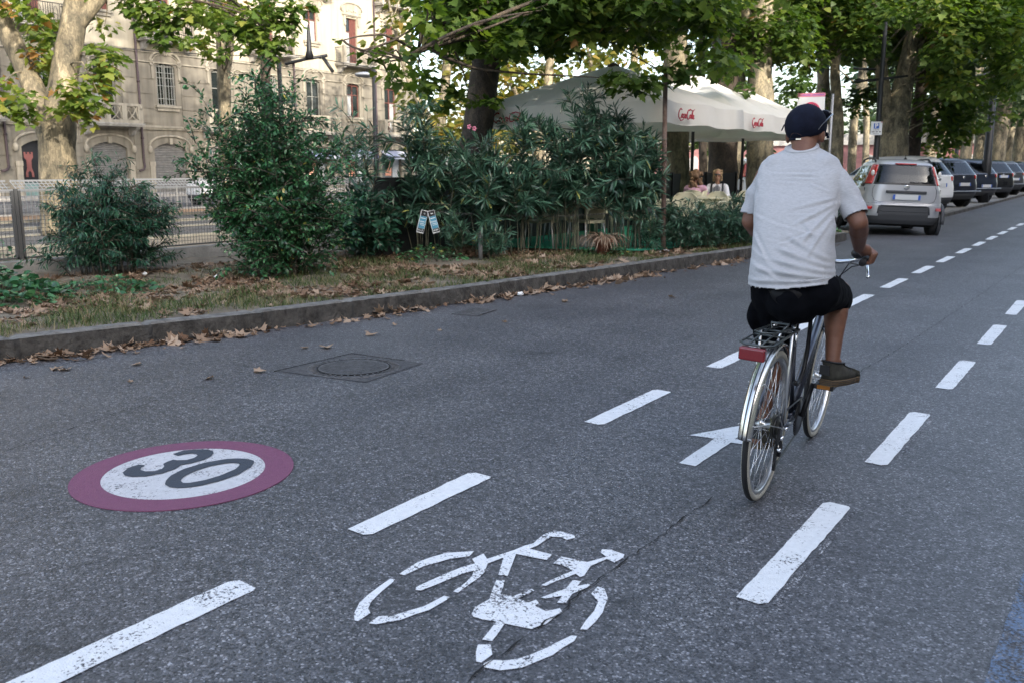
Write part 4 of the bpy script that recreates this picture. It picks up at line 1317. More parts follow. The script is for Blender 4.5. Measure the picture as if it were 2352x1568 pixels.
plane_tree(base, 'leaning two stemmed plane tree right of the parking sign behind the grey car', [
    ([base, dep(2053, 320, 30), dep(2060, 270, 30), dep(2075, 190, 30), dep(2098, 90, 30), dep(2115, 10, 30), dep(2140, -250, 30)], [.50, .46, .40, .31, .27, .24, .12]),
    ([dep(2052, 330, 30), dep(2040, 270, 30), dep(2028, 190, 30), dep(2015, 60, 30), dep(2005, -200, 30)], [.26, .22, .20, .18, .09])], BARK_M, thick(L, 1.7), LEAF_G, .195, tint0=.42)
# the avenue going on behind: one trunk after another
av = [(2098, 30.8, .2, 'dark shaded trunk hidden by the leaning tree behind the grey car'), (2135, 52, .28, 'brown trunk behind the roof of the grey car'), (2218, 46, .26, 'dark trunk above the white parked car'), (2246, 58, .30, 'trunk above the first black car'),
      (2290, 50, .38, 'mottled trunk right of the tall black lamp post'), (2312, 62, .32, 'far trunk above the black parked cars near the right border'), (2340, 56, .40, 'rightmost trunk of the avenue cut by the right border'), (2160, 75, .3, 'far pale trunk above the parked cars'), (2195, 85, .3, 'farthest trunk of the avenue above the parked cars')]
for px, zc, r, lb in av:
    base = dep(px, 375, zc); base.z = .05
    L = ring_crown((base.x, base.y), 4.2, 5.5, 12, 26, 70, 1.2) + ring_crown((base.x, base.y), 3.4, 4.0, 6, 8, 50, .8)
    plane_tree(base, lb, [([base, base + Vector((0, 0, 3)), base + Vector((.2, .1, 6)), base + Vector((.4, .6, 11))], [r * 1.15, r, r * .9, r * .35])], BARK_M if zc != 30.8 else BARK_D, L, LEAF_F, .34, low=True, tint0=.42, group='avenue of plane trees behind the parked cars')
# far end of the avenue: one dense mass of green
L = []
for _ in range(150):
    y = random.uniform(90, 170)
    L.append((Vector((random.uniform(-30, -3), y, random.uniform(2.5, 15))), random.uniform(1.6, 2.6), 70))
for _ in range(40):
    y = random.uniform(60, 120)
    L.append((Vector((random.uniform(-26, -12), y, random.uniform(5, 14))), random.uniform(1.4, 2.2), 70))
me = cloud(L, .55, LOW_T, LOW_F, LEAF_F, .45, name='far_trees')
tag(link('far_trees', me), kind='stuff')
# ================================================================ SHRUBS, WEEDS, GRASS, FALLEN LEAVES
def shrub(name, label, base, stems, T, F, leaf, mat_, stemmat, per, r0=.008, start=.25, lat=.0, whorl=1, droop=.2, tint0=.45, spread=.2, cat='shrub', group=None, size_jit=.35):
    """stems: list of point lists (world); leaves sit along each stem"""
    root = thing(name, label, cat, base, 0, group)
    mb = MB()
    P, A, Nn, S, Ti = [], [], [], [], []
    for pts in stems:
        p, r = smooth_path(pts, [r0, r0 * .8, r0 * .35][:len(pts)] if len(pts) <= 3 else list(np.linspace(r0, r0 * .3, len(pts))), .12)
        mb.tube(p, r, 4)
        arr = np.array([tuple(q) for q in p])
        seg = np.linalg.norm(np.diff(arr, axis=0), axis=1)
        cum = np.concatenate([[0], np.cumsum(seg)])
        L = cum[-1]
        n = max(3, int(per * L))
        ts = start * L + (1 - start) * L * rng.random(n) ** .85
        ts = np.sort(ts)
        off = rng.normal() * .1
        for t in ts:
            i = min(np.searchsorted(cum, t) - 1, len(seg) - 1)
            i = max(i, 0)
            f = (t - cum[i]) / max(seg[i], 1e-6)
            q = arr[i] + (arr[i + 1] - arr[i]) * f
            d = (arr[i + 1] - arr[i]) / max(seg[i], 1e-6)
            ph = rng.random() * 6.28
            for k in range(whorl):
                a = ph + k * 6.283 / whorl
                s = np.cross(d, [0.3, .2, 1.0]); s /= max(np.linalg.norm(s), 1e-6)
                u = np.cross(s, d)
                o = s * math.cos(a) + u * math.sin(a)
                P.append(q + o * lat * rng.random())
                ax = d * (.75 + .3 * rng.random()) + o * (.75 + .3 * rng.random()) + np.array([0, 0, -droop * rng.random() * 2])
                A.append(ax)
                Nn.append(np.array([0, 0, 1.0]) + rng.normal(size=3) * .6 - o * .2)
                S.append(leaf * (1 - size_jit + 2 * size_jit * rng.random()) * (1 - .35 * (t / L) ** 6))
                Ti.append(tint0 + off + rng.normal() * spread)
    mb.build('stems', stemmat, root, world=True)
    me = inst_mesh('foliage', place(T, np.array(P), np.array(A), np.array(Nn), np.array(S)), F, mat_, np.clip(np.array(Ti), 0, 1))
    me.transform(local(root))
    link('foliage', me, root)
    return root
STEMM = mat('twig_bark', (.07, .06, .045), .85, var=.3, vscale=20)
STEMO = mat('oleander_stem', (.09, .09, .06), .8, var=.3, vscale=20)
def fan(base, n, spread, h0, h1, lean=.5, side=(1, 1), ground=.25, sag=.0, aim=(0, 0)):
    out = []
    for _ in range(n):
        a = random.uniform(0, 2 * math.pi)
        q = math.sqrt(random.random())
        b = Vector((base[0] + ground * q * math.cos(a), base[1] + ground * q * math.sin(a), base[2]))
        h = random.uniform(h0, h1) * (1 - .28 * q * q)
        e = Vector((base[0] + aim[0] + spread * side[0] * q * math.cos(a), base[1] + aim[1] + spread * side[1] * q * math.sin(a), base[2] + h))
        m = b.lerp(e, .5) + Vector((math.cos(a), math.sin(a), 0)) * (-lean * .12 * h) + Vector((random.uniform(-.08, .08), random.uniform(-.08, .08), .06 * h))
        out.append([b, m, e - Vector((0, 0, sag * q * h))])
    return out
def sidetwigs(stems, k, L0, L1, up=.4, tmin=.2):
    out = []
    for s in stems:
        for _ in range(k):
            t = random.uniform(tmin, .95)
            p = s[0].lerp(s[1], t * 2) if t < .5 else s[1].lerp(s[2], t * 2 - 1)
            a = random.uniform(0, 2 * math.pi)
            d = Vector((math.cos(a), math.sin(a), random.uniform(-.2, up + .4))).normalized()
            L = random.uniform(L0, L1) * (1.25 - .6 * t)
            out.append([p, p + d * L * .55 + Vector((0, 0, .03)), p + d * L + Vector((0, 0, -.02))])
    return out
# the big green bush in the left middle
bb = Vector((-8.75, 7.75, .14))
st = fan(bb, 56, .96, 1.0, 2.3, ground=.34) + fan((bb.x - .05, bb.y + .0, bb.z), 22, .60, 2.2, 2.75, ground=.28)
# long shoots to the left as in the photo
for px, py in [(445, 190), (420, 290), (410, 330), (455, 260), (480, 230), (435, 360), (600, 130), (575, 150), (560, 190), (640, 150), (655, 215), (700, 225), (735, 280), (770, 320), (620, 175), (500, 260), (790, 360), (400, 375)]:
    e = dep(px, py, 10.35 + random.uniform(-.3, .3))
    b = bb + Vector((random.uniform(-.2, .2), random.uniform(-.2, .2), 0))
    st.append([b, b.lerp(e, .55) + Vector((0, 0, .12)), e])
st2 = sidetwigs(st, 8, .22, .62)
low = sidetwigs([[bb + Vector((random.uniform(-.5, .5), random.uniform(-.5, .5), 0)), bb + Vector((random.uniform(-.7, .7), random.uniform(-.7, .7), .5)), bb + Vector((random.uniform(-.9, .9), random.uniform(-.9, .9), .9))] for _ in range(60)], 4, .2, .55, tmin=.0)
shrub('evergreen_bush', 'large loose green bush with long shoots in front of the mesh fence', bb, st + st2 + low, OVAL_T, OVAL_F, .064, LEAF_B, STEMM, 62, .006, .12, .04, 1, .25, .45)
# the dark feathery shrub on the fence at the left
sb = Vector((-10.55, 6.55, .16))
st = fan(sb, 44, .88, .85, 1.72, side=(.62, 1), ground=.35, sag=.26) + fan(sb, 10, .8, .3, .7, side=(.62, 1), ground=.4, sag=.2)
st2 = sidetwigs(st, 9, .15, .5, up=.2, tmin=.3)
shrub('feathery_shrub', 'dark feathery shrub leaning over the mesh fence at the left', sb, st + st2, LANCE_T * np.array([1.3, 1, 1]), LANCE_F, .085, LEAF_N, STEMM, 85, .006, .15, .03, 1, .8, .45)
# oleanders in front of the cafe
OL = [((-9.55, 10.0, .14), 13, 1.9, 2.75, .62, 'tall thin oleander with bare lower stems right of the big bush'),
      ((-8.9, 10.85, .14), 20, 1.3, 2.5, .66, 'oleander behind the two hanging leaflets'),
      ((-8.35, 11.35, .14), 20, 1.2, 2.05, .6, 'oleander left of the metal bollard in front of the dark trunk'),
      ((-7.8, 11.8, .14), 22, 1.4, 2.25, .65, 'oleander behind the metal bollard, some pink flowers on top'),
      ((-7.3, 12.45, .14), 26, 1.7, 2.7, .70, 'tallest oleander in front of the left parasol'),
      ((-6.8, 13.0, .14), 26, 1.7, 2.65, .66, 'tall oleander standing behind the terracotta pot'),
      ((-6.72, 13.38, .14), 18, 1.2, 2.3, .40, 'oleander just left of the rusty pole')]
for k, (b, n, h0, h1, sp, lb) in enumerate(OL):
    st = fan(b, int(n * .62), sp, h0, h1, ground=.30)
    st2 = sidetwigs(st, 6 if k else 3, .25, .58, up=.9, tmin=.34)
    shrub('oleander', lb, b, st + st2, LANCE_T * np.array([.95, 1, 1]), LANCE_F, .20, LEAF_O, STEMO, 24 if k else 9, .009, .36, .01, 3, .22, .48, group='oleanders along the cafe terrace')
# low sprigs at their feet and the low clipped oleanders on the right
for b, n, h0, h1, sp, lb in [((-7.75, 11.0, .14), 8, .25, .62, .34, 'small oleander sprig right behind the metal bollard'), ((-8.3, 10.9, .14), 7, .5, .95, .42, 'low oleander sprig with yellow leaves right of the leaflets'),
                             ((-6.5, 13.35, .15), 6, .35, .8, .32, 'small oleander sprig between pot and rusty pole')]:
    st = fan(b, n, sp, h0, h1, ground=.1)
    shrub('oleander_sprig', lb, b, st + sidetwigs(st, 2, .15, .3), LANCE_T, LANCE_F, .13, LEAF_O, STEMO, 40, .006, .2, .01, 3, .25, .5)
for b, lb in [((-6.15, 13.95, .15), 'low oleander hedge plant just right of the rusty pole'), ((-5.85, 14.5, .15), 'low oleander hedge plant in the middle, in front of the seated women'), ((-5.62, 15.1, .15), 'low oleander hedge plant beside the left sleeve of the cyclist'), ((-5.5, 15.9, .15), 'low oleander hedge plant mostly hidden by the cyclist'), ((-5.35, 18.3, .15), 'low shrub at the corner of the kerb under the right arm of the cyclist')]:
    st = fan(b, 20, .46, .45, .92, ground=.2)
    shrub('low_oleander', lb, b, st + sidetwigs(st, 4, .15, .32), LANCE_T, LANCE_F, .115, LEAF_O, STEMO, 60, .006, .12, .01, 2, .25, .42, group='low oleanders along the kerb')
# dark glossy laurel between bush and oleanders
lb_ = Vector((-9.3, 9.75, .14))
st = fan(lb_, 18, .6, .6, 1.35, ground=.25)
shrub('laurel_shrub', 'larger dark glossy laurel just right of the big bush', lb_, st + sidetwigs(st, 5, .2, .45), OVAL_T, OVAL_F, .12, LEAF_N, STEMM, 42, .007, .1, .02, 1, .4, .5)
lb_ = Vector((-9.6, 10.3, .14))
st = fan(lb_, 16, .55, .5, 1.15, ground=.25)
shrub('laurel_shrub', 'smaller dark laurel just left of the two hanging leaflets', lb_, st + sidetwigs(st, 5, .2, .42), OVAL_T, OVAL_F, .11, LEAF_N, STEMM, 44, .007, .08, .02, 1, .4, .4)
# ivy and weeds at the lower left, weeds under the oleanders
def weeds(name, label, cx, cy, rx, ry, n, leaf, h, mat_, tint0=.5):
    root = thing(name, label, 'weed', (cx, cy, .14), 0)
    a = rng.random(n) * 6.283
    q = np.sqrt(rng.random(n))
    P = np.stack([q * rx * np.cos(a), q * ry * np.sin(a), (.02 + h * (1 - q ** 2) * rng.random(n) ** .6)], 1)
    A = np.stack([np.cos(a + rng.normal(size=n)), np.sin(a + rng.normal(size=n)), rng.normal(size=n) * .3], 1)
    Nn = np.array([0, 0, 1.0]) + rng.normal(size=(n, 3)) * .4
    me = inst_mesh('foliage', place(OVAL_T * np.array([1.7, 1, 1]), P, A, Nn, leaf * (.6 + .8 * rng.random(n))), OVAL_F, mat_, np.clip(tint0 + rng.normal(size=n) * .2, 0, 1))
    link('foliage', me, root)
    mb = MB()
    for i in range(0, n, 3): mb.tube([(P[i][0] * .8, P[i][1] * .8, 0), tuple(P[i])], [.0035, .002], 3)
    mb.build('stems', STEMM, root)
    return root
weeds('ivy_patch', 'broad leaved green ivy patch at the lower left in front of the fence', -9.75, 4.65, 1.0, .75, 900, .085, .34, LEAF_B)
weeds('ivy_patch', 'small green ivy patch on the verge under the feathery shrub', -9.2, 5.7, .6, .6, 420, .055, .16, LEAF_B)
weeds('weed_clump', 'green weeds on the ground under the two hanging leaflets', -8.5, 10.4, .55, .5, 420, .05, .22, LEAF_B, .6)
weeds('weed_clump', 'green weeds around the foot of the terracotta pot', -6.75, 12.55, .4, .35, 260, .05, .2, LEAF_B, .6)
weeds('weed_clump', 'small green weed tuft on the kerb left of the grey car', -5.45, 19.6, .4, .3, 260, .06, .14, LEAF_B, .85)
weeds('weed_clump', 'bright weed behind the fence mesh at the left border', -12.4, 6.2, .28, .28, 160, .06, .4, LEAF_B, .6)
# grass
def kx(y): 
    ys = [p[1] for p in KERB]; xs = [p[0] for p in KERB]
    return float(np.interp(y, ys, xs))
n = 80000
gy = rng.random(n) * 16.5 + 1.0
gx = np.array([kx(y) - .17 - (rng.random() ** 1.3) * (3.6 if y < 10 else 1.9) for y in gy])
den = np.array([noise.noise(Vector((x * 1.1, y * 1.1, 4))) + .5 * noise.noise(Vector((x * 3.3, y * 3.3, 8))) for x, y in zip(gx, gy)])
keep = (den + rng.normal(size=n) * .16) > -.08
gx, gy, den = gx[keep], gy[keep], den[keep]
n = len(gx)
gz = np.array([.14 + .012 * noise.noise(Vector((x * 6, y * 6, 2))) for x, y in zip(gx, gy)])
GT = np.array([(-.035, 0, 0), (.035, 0, 0), (.025, .55, .04), (-.025, .55, .04), (0, 1, -.12)])
GF = np.array([(0, 1, 2), (0, 2, 3), (3, 2, 4)])
th = rng.random(n) * 6.283
lean = .25 + .9 * rng.random(n)
A = np.stack([np.cos(th) * lean, np.sin(th) * lean, np.full(n, .8)], 1)
Nn = np.stack([-np.cos(th), -np.sin(th), lean], 1)
tint = np.clip(.50 + .30 * np.array([noise.noise(Vector((x * 1.7, y * 1.7, 20))) for x, y in zip(gx, gy)]) + rng.normal(size=n) * .22, 0, 1)
me = inst_mesh('grass', place(GT, np.stack([gx, gy, gz], 1), A, Nn, .045 + .07 * rng.random(n) * (1 + np.clip(den, 0, 1))), GF, GRASS, tint)
tag(link('grass', me), kind='stuff')
# dry plane leaves
def dryleaf(seed):
    r = random.Random(seed)
    T = PLANE_T.copy()
    T[:, 0] *= 1.0
    c1, c2 = r.uniform(.25, 1.0), r.uniform(-.2, .7)
    x, y = T[:, 0].copy(), T[:, 1].copy() - .4
    T[:, 1] = y
    T[:, 2] = c1 * x ** 2 * 1.1 + c2 * y ** 2 + .07 * np.array([r.uniform(-1, 1) for _ in x])
    T[:, 2] -= T[:, 2].min()
    return T
DL = [dryleaf(i) for i in range(10)]
DRYM = []
for k, T in enumerate(DL):
    s = .125
    me = inst_mesh('dry_leaf', (T * s)[None], PLANE_F, DRY, np.array([.30 + .05 * k + .12 * (k % 3)]))
    DRYM.append(me)
def put_leaf(x, y, z, label, group, tilt=.25, sc=1.0):
    o = bpy.data.objects.new('dry_leaf', random.choice(DRYM))
    COL.objects.link(o)
    o.location = (x, y, z)
    o.rotation_euler = (random.gauss(0, tilt), random.gauss(0, tilt), random.uniform(0, 6.28))
    s = sc * random.uniform(.45, 1.25)
    o.scale = (s, s, s * random.uniform(.6, 1.2))
    tag(o, label, 'dry leaf', group)
GUT = 'dry brown plane leaf in the drift along the foot of the kerb'
k = 0
while k < 190:
    y = 2.2 + (random.random() ** 1.25) * 15.5
    if noise.noise(Vector((y * .9, 1.7, 0))) < -.16 and random.random() < .75: continue
    d = abs(random.gauss(0, .085)) + .03
    put_leaf(kx(y) + d + .02, y, .006 + max(0, .11 - d) * random.random() * .5, GUT, 'dry leaves lying in the gutter', .33, 1.0)
    k += 1
for px, py in [(150, 850), (130, 848), (315, 838), (595, 855), (480, 870), (750, 800), (850, 770), (905, 748), (1300, 695), (1545, 685), (1160, 742), (1010, 760), (300, 880), (60, 868), (1330, 664), (1490, 632), (700, 800), (420, 800)]:
    p = G(px, py)
    put_leaf(p.x, p.y, .006, 'single dry leaf lying apart on the open asphalt', 'dry leaves scattered on the asphalt', .12, .75)
k = 0
VER = 'pale dry plane leaf lying on the grassy verge behind the kerb'
while k < 95:
    y = 3.0 + random.random() * 12
    x = kx(y) - .2 - random.random() * 1.9
    if noise.noise(Vector((x * 1.3, y * 1.3, 40))) < -.05: continue
    put_leaf(x, y, .155, VER, 'dry leaves on the verge', .3, 1.1)
    k += 1
# the deep litter under the shrubs, too many to count
n = 13000
ly = 2.2 + rng.random(n) * 13.5
lx = np.array([kx(y) - .22 - rng.random() ** .8 * 4.3 for y in ly])
kp = np.array([noise.noise(Vector((x * .8, y * .8, 60))) * 1.2 + .25 * noise.noise(Vector((x * 3, y * 3, 6))) > .25 - .20 * (kx(y) - x) for x, y in zip(lx, ly)])
lx, ly = lx[kp], ly[kp]
n = len(lx)
V = []
th = rng.random(n) * 6.283
for i in range(n):
    T = DL[i % 10] * (.045 + .085 * rng.random())
    c, s = math.cos(th[i]), math.sin(th[i])
    Q = np.stack([T[:, 0] * c - T[:, 1] * s, T[:, 0] * s + T[:, 1] * c, T[:, 2] * .8 + T[:, 0] * rng.normal() * .3], 1)
    V.append(Q + np.array([lx[i], ly[i], .158]))
# small flakes of leaf in the gutter
ng = 1100
for i in range(ng):
    y = 2.2 + rng.random() ** 1.2 * 16
    d = abs(rng.normal() * .075) + .02 + (.35 * rng.random() if rng.random() < .08 else 0)
    if noise.noise(Vector((y * .9, 1.7, 0))) < -.2 and rng.random() < .7: continue
    T = DL[i % 10] * (.022 + .065 * rng.random())
    a_ = rng.random() * 6.28
    c, s = math.cos(a_), math.sin(a_)
    Q = np.stack([T[:, 0] * c - T[:, 1] * s, T[:, 0] * s + T[:, 1] * c, T[:, 2] * .9 + T[:, 0] * rng.normal() * .4], 1)
    Q[:, 2] -= Q[:, 2].min()
    V.append(Q + np.array([kx(y) + d, y, .004 + max(0, .08 - d) * rng.random() * .5]))
n = len(V)
me = inst_mesh('leaf_litter', np.array(V), PLANE_F, DRY, np.clip(.35 + rng.normal(size=n) * .25, 0, 1))
tag(link('leaf_litter', me), kind='stuff')
# crumpled litter
WHITEP = mat('white_paper', (.72, .72, .70), .8)
for (px, py, lb) in [(333, 634, 'crumpled white paper cup lying on the dry leaves under the shrub'), (497, 640, 'pale crumpled plastic scrap at the foot of the big bush'), (118, 808, 'grey crumpled wrapper among the dry leaves at the kerb'), (1195, 680, 'small white paper scrap in the gutter leaves')]:
    p = G(px, py, .16 if py < 700 else .01)
    mb = MB()
    mb.ell((0, 0, .022), (.036, .026, .02), 14, 8)
    for i in range(len(mb.v)):
        v = Vector(mb.v[i]); mb.v[i] = tuple(v * (1 + .5 * noise.noise(v * 45 + p)))
    o = mb.build('litter_scrap', WHITEP if py != 808 else mat('grey_wrapper', (.3, .31, .34), .5))
    o.location = (p.x, p.y, p.z)
    tag(o, lb, 'litter')
# ================================================================ FENCE, POLES, SIGNS, CAFE
def text_geo(s, size, shear=0.0, bold=0.0):
    cu = bpy.data.curves.new('txt', 'FONT')
    cu.body = s
    cu.size = size
    cu.shear = shear
    cu.offset = bold
    cu.align_x = 'CENTER'
    cu.align_y = 'CENTER'
    cu.resolution_u = 3
    o = bpy.data.objects.new('txt', cu)
    COL.objects.link(o)
    me = bpy.data.meshes.new_from_object(o.evaluated_get(bpy.context.evaluated_depsgraph_get()))
    vs = [v.co.copy() for v in me.vertices]
    fs = [tuple(p.vertices) for p in me.polygons]
    bpy.data.objects.remove(o); bpy.data.curves.remove(cu); bpy.data.meshes.remove(me)
    return vs, fs
# ---- mesh fence on a low concrete wall
FXF = -11.42
fence = thing('mesh_fence', 'galvanised wire mesh fence with sloping top on a low concrete wall at the left', 'fence', (FXF, 7.6, .1))
CONC = mat('concrete_wall', (.17, .17, .16), .9, col2=(.27, .265, .25), vscale=4, bump=.5, bscale=30)
WIREW = mat('galvanised_wire', (.30, .31, .32), .5, .5)
WIRED = mat('weathered_wire', (.10, .10, .10), .6, .4)
MB().box(FXF - .1, FXF + .1, 2.5, 12.8, .05, .34).build('low_wall', CONC, fence, world=True)
for k in range(6):
    y0, y1 = 2.6 + k * 1.7, 2.6 + (k + 1) * 1.7 - .06
    mb = MB()
    y = y0
    while y < y1:
        mb.box(FXF - .0025, FXF + .0025, y, y + .0045, .37, 1.2, 1 if y > y0 + .3 else 0)
        y += .05
    z = .38
    while z < 1.2:
        mb.box(FXF + .0026, FXF + .0072, y0, y1, z, z + .0045, 1 if z < .95 else 0)
        z += .05
    # sloping top mesh
    y = y0
    while y < y1:
        mb.bar((FXF, y, 1.2), (FXF - .16, y, 1.31), .007, .007, 0)
        y += .055
    for t in (0, .33, .66, 1): mb.bar((FXF - .16 * t, y0, 1.205 + .11 * t), (FXF - .16 * t, y1, 1.205 + .11 * t), .010 if 0 < t < 1 else .022, .010 if 0 < t < 1 else .022, 0)
    mb.box(FXF - .012, FXF + .012, y0, y1, .36, .385, 1)
    mb.box(FXF - .012, FXF + .012, y0, y0 + .03, .36, 1.2, 1).box(FXF - .012, FXF + .012, y1 - .03, y1, .36, 1.2, 1)
    mb.build('mesh_panel', [WIREW, WIRED], fence, world=True)
    m = MB().box(FXF - .018, FXF + .018, y1 + .008, y1 + .048, .34, 1.22)
    m.build('post', WIRED, fence, world=True)
ff = thing('white_railing', 'white steel railing on the far side of the tram bed at the left', 'fence', (-26.3, 20, 0))
m = MB()
for z in (.12, .80): m.box(-26.32, -26.28, 4, 46, z, z + .05)
m.build('rail', mat('white_steel', (.20, .20, .20), .5), ff, world=True)
for k in range(15): MB().box(-26.33, -26.27, 4 + k * 3, 4.06 + k * 3, .02, .9).build('post', mat('white_steel'), ff, world=True)
m = MB()
for k in range(210):
    y = 4.2 + k * .2
    m.box(-26.306, -26.294, y, y + .016, .17, .80)
m.build('bars', mat('white_steel'), ff, world=True)

# ---- bollard, chain, leaflets, rusty pole
b = G(1104, 600, .14)
t = thing('bollard', 'short grey steel bollard standing on the verge in front of the oleanders', 'bollard', b)
MB().lathe([(.032, 0), (.032, .40), (.0001, .402)], n=16).build('post', mat('dull_grey_paint', (.13, .13, .13), .7), t)
MB().lathe([(.036, .395), (.036, .415), (.028, .425), (.0001, .427)], n=16).build('cap', MATS['dull_grey_paint'], t)
p0, p1, p2 = dep(830, 468, 14.2), dep(985, 486, 13.45), dep(1530, 478, 14.5)
pts = [p0.lerp(p1, i / 8) - Vector((0, 0, .05 * math.sin(math.pi * i / 8))) for i in range(8)] + [p1.lerp(p2, i / 14) - Vector((0, 0, .10 * math.sin(math.pi * i / 14))) for i in range(15)]
mb = MB()
fl, _ = smooth_path(pts, [.004] * len(pts), .045)
for i in range(len(fl) - 1):
    a_, b_ = fl[i], fl[i + 1]
    d = (b_ - a_)
    s = d.cross(Vector((0, 0, 1))).normalized() if i % 2 else d.cross(d.cross(Vector((0, 0, 1)))).normalized()
    mb.tube([a_ - d * .12 + s * .009, b_ + d * .12 + s * .009, b_ + d * .12 - s * .009, a_ - d * .12 - s * .009], .0032, 4, closed=True)
tag(mb.build('chain', mat('chain_iron', (.16, .15, .14), .5, .6)), 'thin iron chain strung between the oleanders carrying two leaflets', 'chain')
LW, LBk, LBl = mat('leaflet_white', (.70, .71, .72), .5), mat('leaflet_black', (.015, .015, .017), .5), mat('leaflet_blue', (.07, .27, .40), .5)
def leaflet(px, py, zc, ang, label, num, head, mid):
    c = dep(px, py, zc)
    d = ray(px, py)
    rz = math.atan2(-d.x, d.y)
    t = thing('leaflet', label, 'leaflet', c, (0, ang, rz))
    w_, h = .105, .335
    MB().box(-w_ / 2, w_ / 2, -.0012, .0012, -h, 0).build('card', LW, t)
    m = MB()
    m.box(-w_ / 2 + .009, w_ / 2 - .004, -.0024, -.0013, -h * .26, -h * .02)
    m.box(-w_ / 2 + .009, w_ / 2 - .004, -.0024, -.0013, -h * .96, -h * .80)
    m.build('black_field', LBk, t)
    MB().box(-w_ / 2 + .009, w_ / 2 - .004, -.0023, -.0013, -h * .797, -h * .263).build('blue_field', LBl, t)
    m = MB()
    for s, sz, x, z in ((num, .036, 0, -h * .88), (mid, .024, 0, -h * .50), (head, .030, .005, -h * .14)):
        vs, fs = text_geo(s, sz, 0, .0008)
        m.add([(v.x + x, -.003, v.y + z) for v in vs], fs)
    for k, (a, b_) in enumerate(((-.36, -.33), (-.60, -.575), (-.66, -.64))):
        m.box(-w_ * .34 + k * .006, w_ * .36, -.003, -.0025, h * a, h * b_)
    m.build('lettering', LW, t)
    return t
leaflet(976, 484, 13.35, R(14), 'left of the two blue and white leaflets hanging on the chain', '0113', 'G', 'VIDEO')
leaflet(989, 484, 13.35, R(-14), 'right of the two blue and white leaflets hanging on the chain', '4330', 'les', 'UREZZA')
RUST = mat('rusty_steel', (.10, .055, .04), .85, .2, col2=(.20, .15, .13), vscale=12, bump=.3)
b = G(1523, 580, .14)
t = thing('rusty_pole', 'thin rusty pole standing between the tall and the low oleanders', 'pole', b)
tp = dep(1528.5, 163, 14.22)
MB().tube([b, b.lerp(tp, .5), tp], [.042, .038, .036], 10).build('pole', RUST, t, world=True)
MB().lathe([(.12, -.01), (.11, .03), (.05, .05)], n=12).build('foot', mat('gravel_foot', (.25, .25, .27), .9, col2=(.5, .5, .52), vscale=60), t)
# lamp standards and wires
POLEB = mat('black_pole', (.018, .019, .022), .5, .3)
def lamp(px, pb, zc, top, r, label, arms, group=None):
    base = dep(px, pb, zc); base.z = .05
    t = thing('lamp_post', label, 'lamp post', base, 0, group)
    tp = Vector((base.x, base.y, dep(px, top, zc).z))
    MB().tube([base, base.lerp(tp, .3), base.lerp(tp, .31), tp], [r * 1.3, r * 1.2, r, r * .7], 12).build('pole', POLEB, t, world=True)
    for (x0, y0, x1, y1, head) in arms:
        a_, c_ = dep(x0, y0, zc), dep(x1, y1, zc)
        o = MB().tube([a_, a_.lerp(c_, .5), c_], [r * .45, r * .4, r * .35], 8).build('arm', POLEB, t, world=True)
        if head: MB().ell(c_ - Vector((0, 0, .06)), (.28, .28, .07), 14, 6).build('lamp_head', mat('lamp_grey', (.25, .27, .31), .4), o, world=True)
    return t
lamp(2011, 370, 27, 60, .085, 'black lamp post carrying the blue parking sign', [(2011, 184, 1965, 187, 0), (2011, 184, 2085, 175, 0), (2011, 160, 1960, 158, 0)])
lamp(2196, 365, 40, 230, .09, 'thin black lamp post with short grey arms above the black cars', [(2196, 277, 2165, 275, 1), (2196, 270, 2240, 268, 0)])
lamp(2268, 362, 36, 140, .15, 'thick black lamp post rising above the black parked cars', [(2268, 243, 2208, 247, 0), (2268, 172, 2340, 158, 0), (2268, 172, 2220, 180, 0)])
lamp(866, 470, 24, 160, .06, 'slim lamp post with a grey disc lamp before the corner of the cream building', [(866, 166, 838, 167, 1)])
# tram wire bracket in front of the facade
c = dep(712, 133, 27)
t = thing('wire_bracket', 'dark tram wire bracket with a cone hanger in front of the cream facade', 'bracket', (c.x, c.y, 0))
pole_b = dep(655, 460, 27); pole_b.z = 0
m = MB().tube([pole_b, Vector((pole_b.x, pole_b.y, dep(655, 150, 27).z))], [.07, .06], 10)
m.build('pole', POLEB, t, world=True)
MB().tube([dep(655, 148, 27), dep(700, 137, 27), dep(752, 128, 27)], .045, 8).build('arm', POLEB, t, world=True)
MB().tube([dep(741, 131, 27), dep(765, 166, 27)], .055, 8).build('strut', POLEB, t, world=True)
MB().lathe([(.14, 0), (.075, .25), (.05, .75), (.02, .95)], dep(711, 135, 27), 10).build('cone', POLEB, t, world=True)
W_ = mat('wire_black', (.02, .02, .02), .6)
for i, (a_, b_) in enumerate((((-100, 60, 33), (712, 133, 27)), ((300, 40, 34), (712, 131, 27)), ((712, 131, 27), (1300, 210, 60)))):
    A_, B_ = dep(*a_), dep(*b_)
    mb = MB().tube([A_.lerp(B_, k / 10) - Vector((0, 0, .25 * math.sin(math.pi * k / 10))) for k in range(11)], .012, 4)
    tag(mb.build('overhead_wire', W_), ['left overhead wire running to the cone hanger', 'upper overhead wire from the foliage to the cone hanger', 'overhead wire running right from the cone hanger into the trees'][i], 'wire')
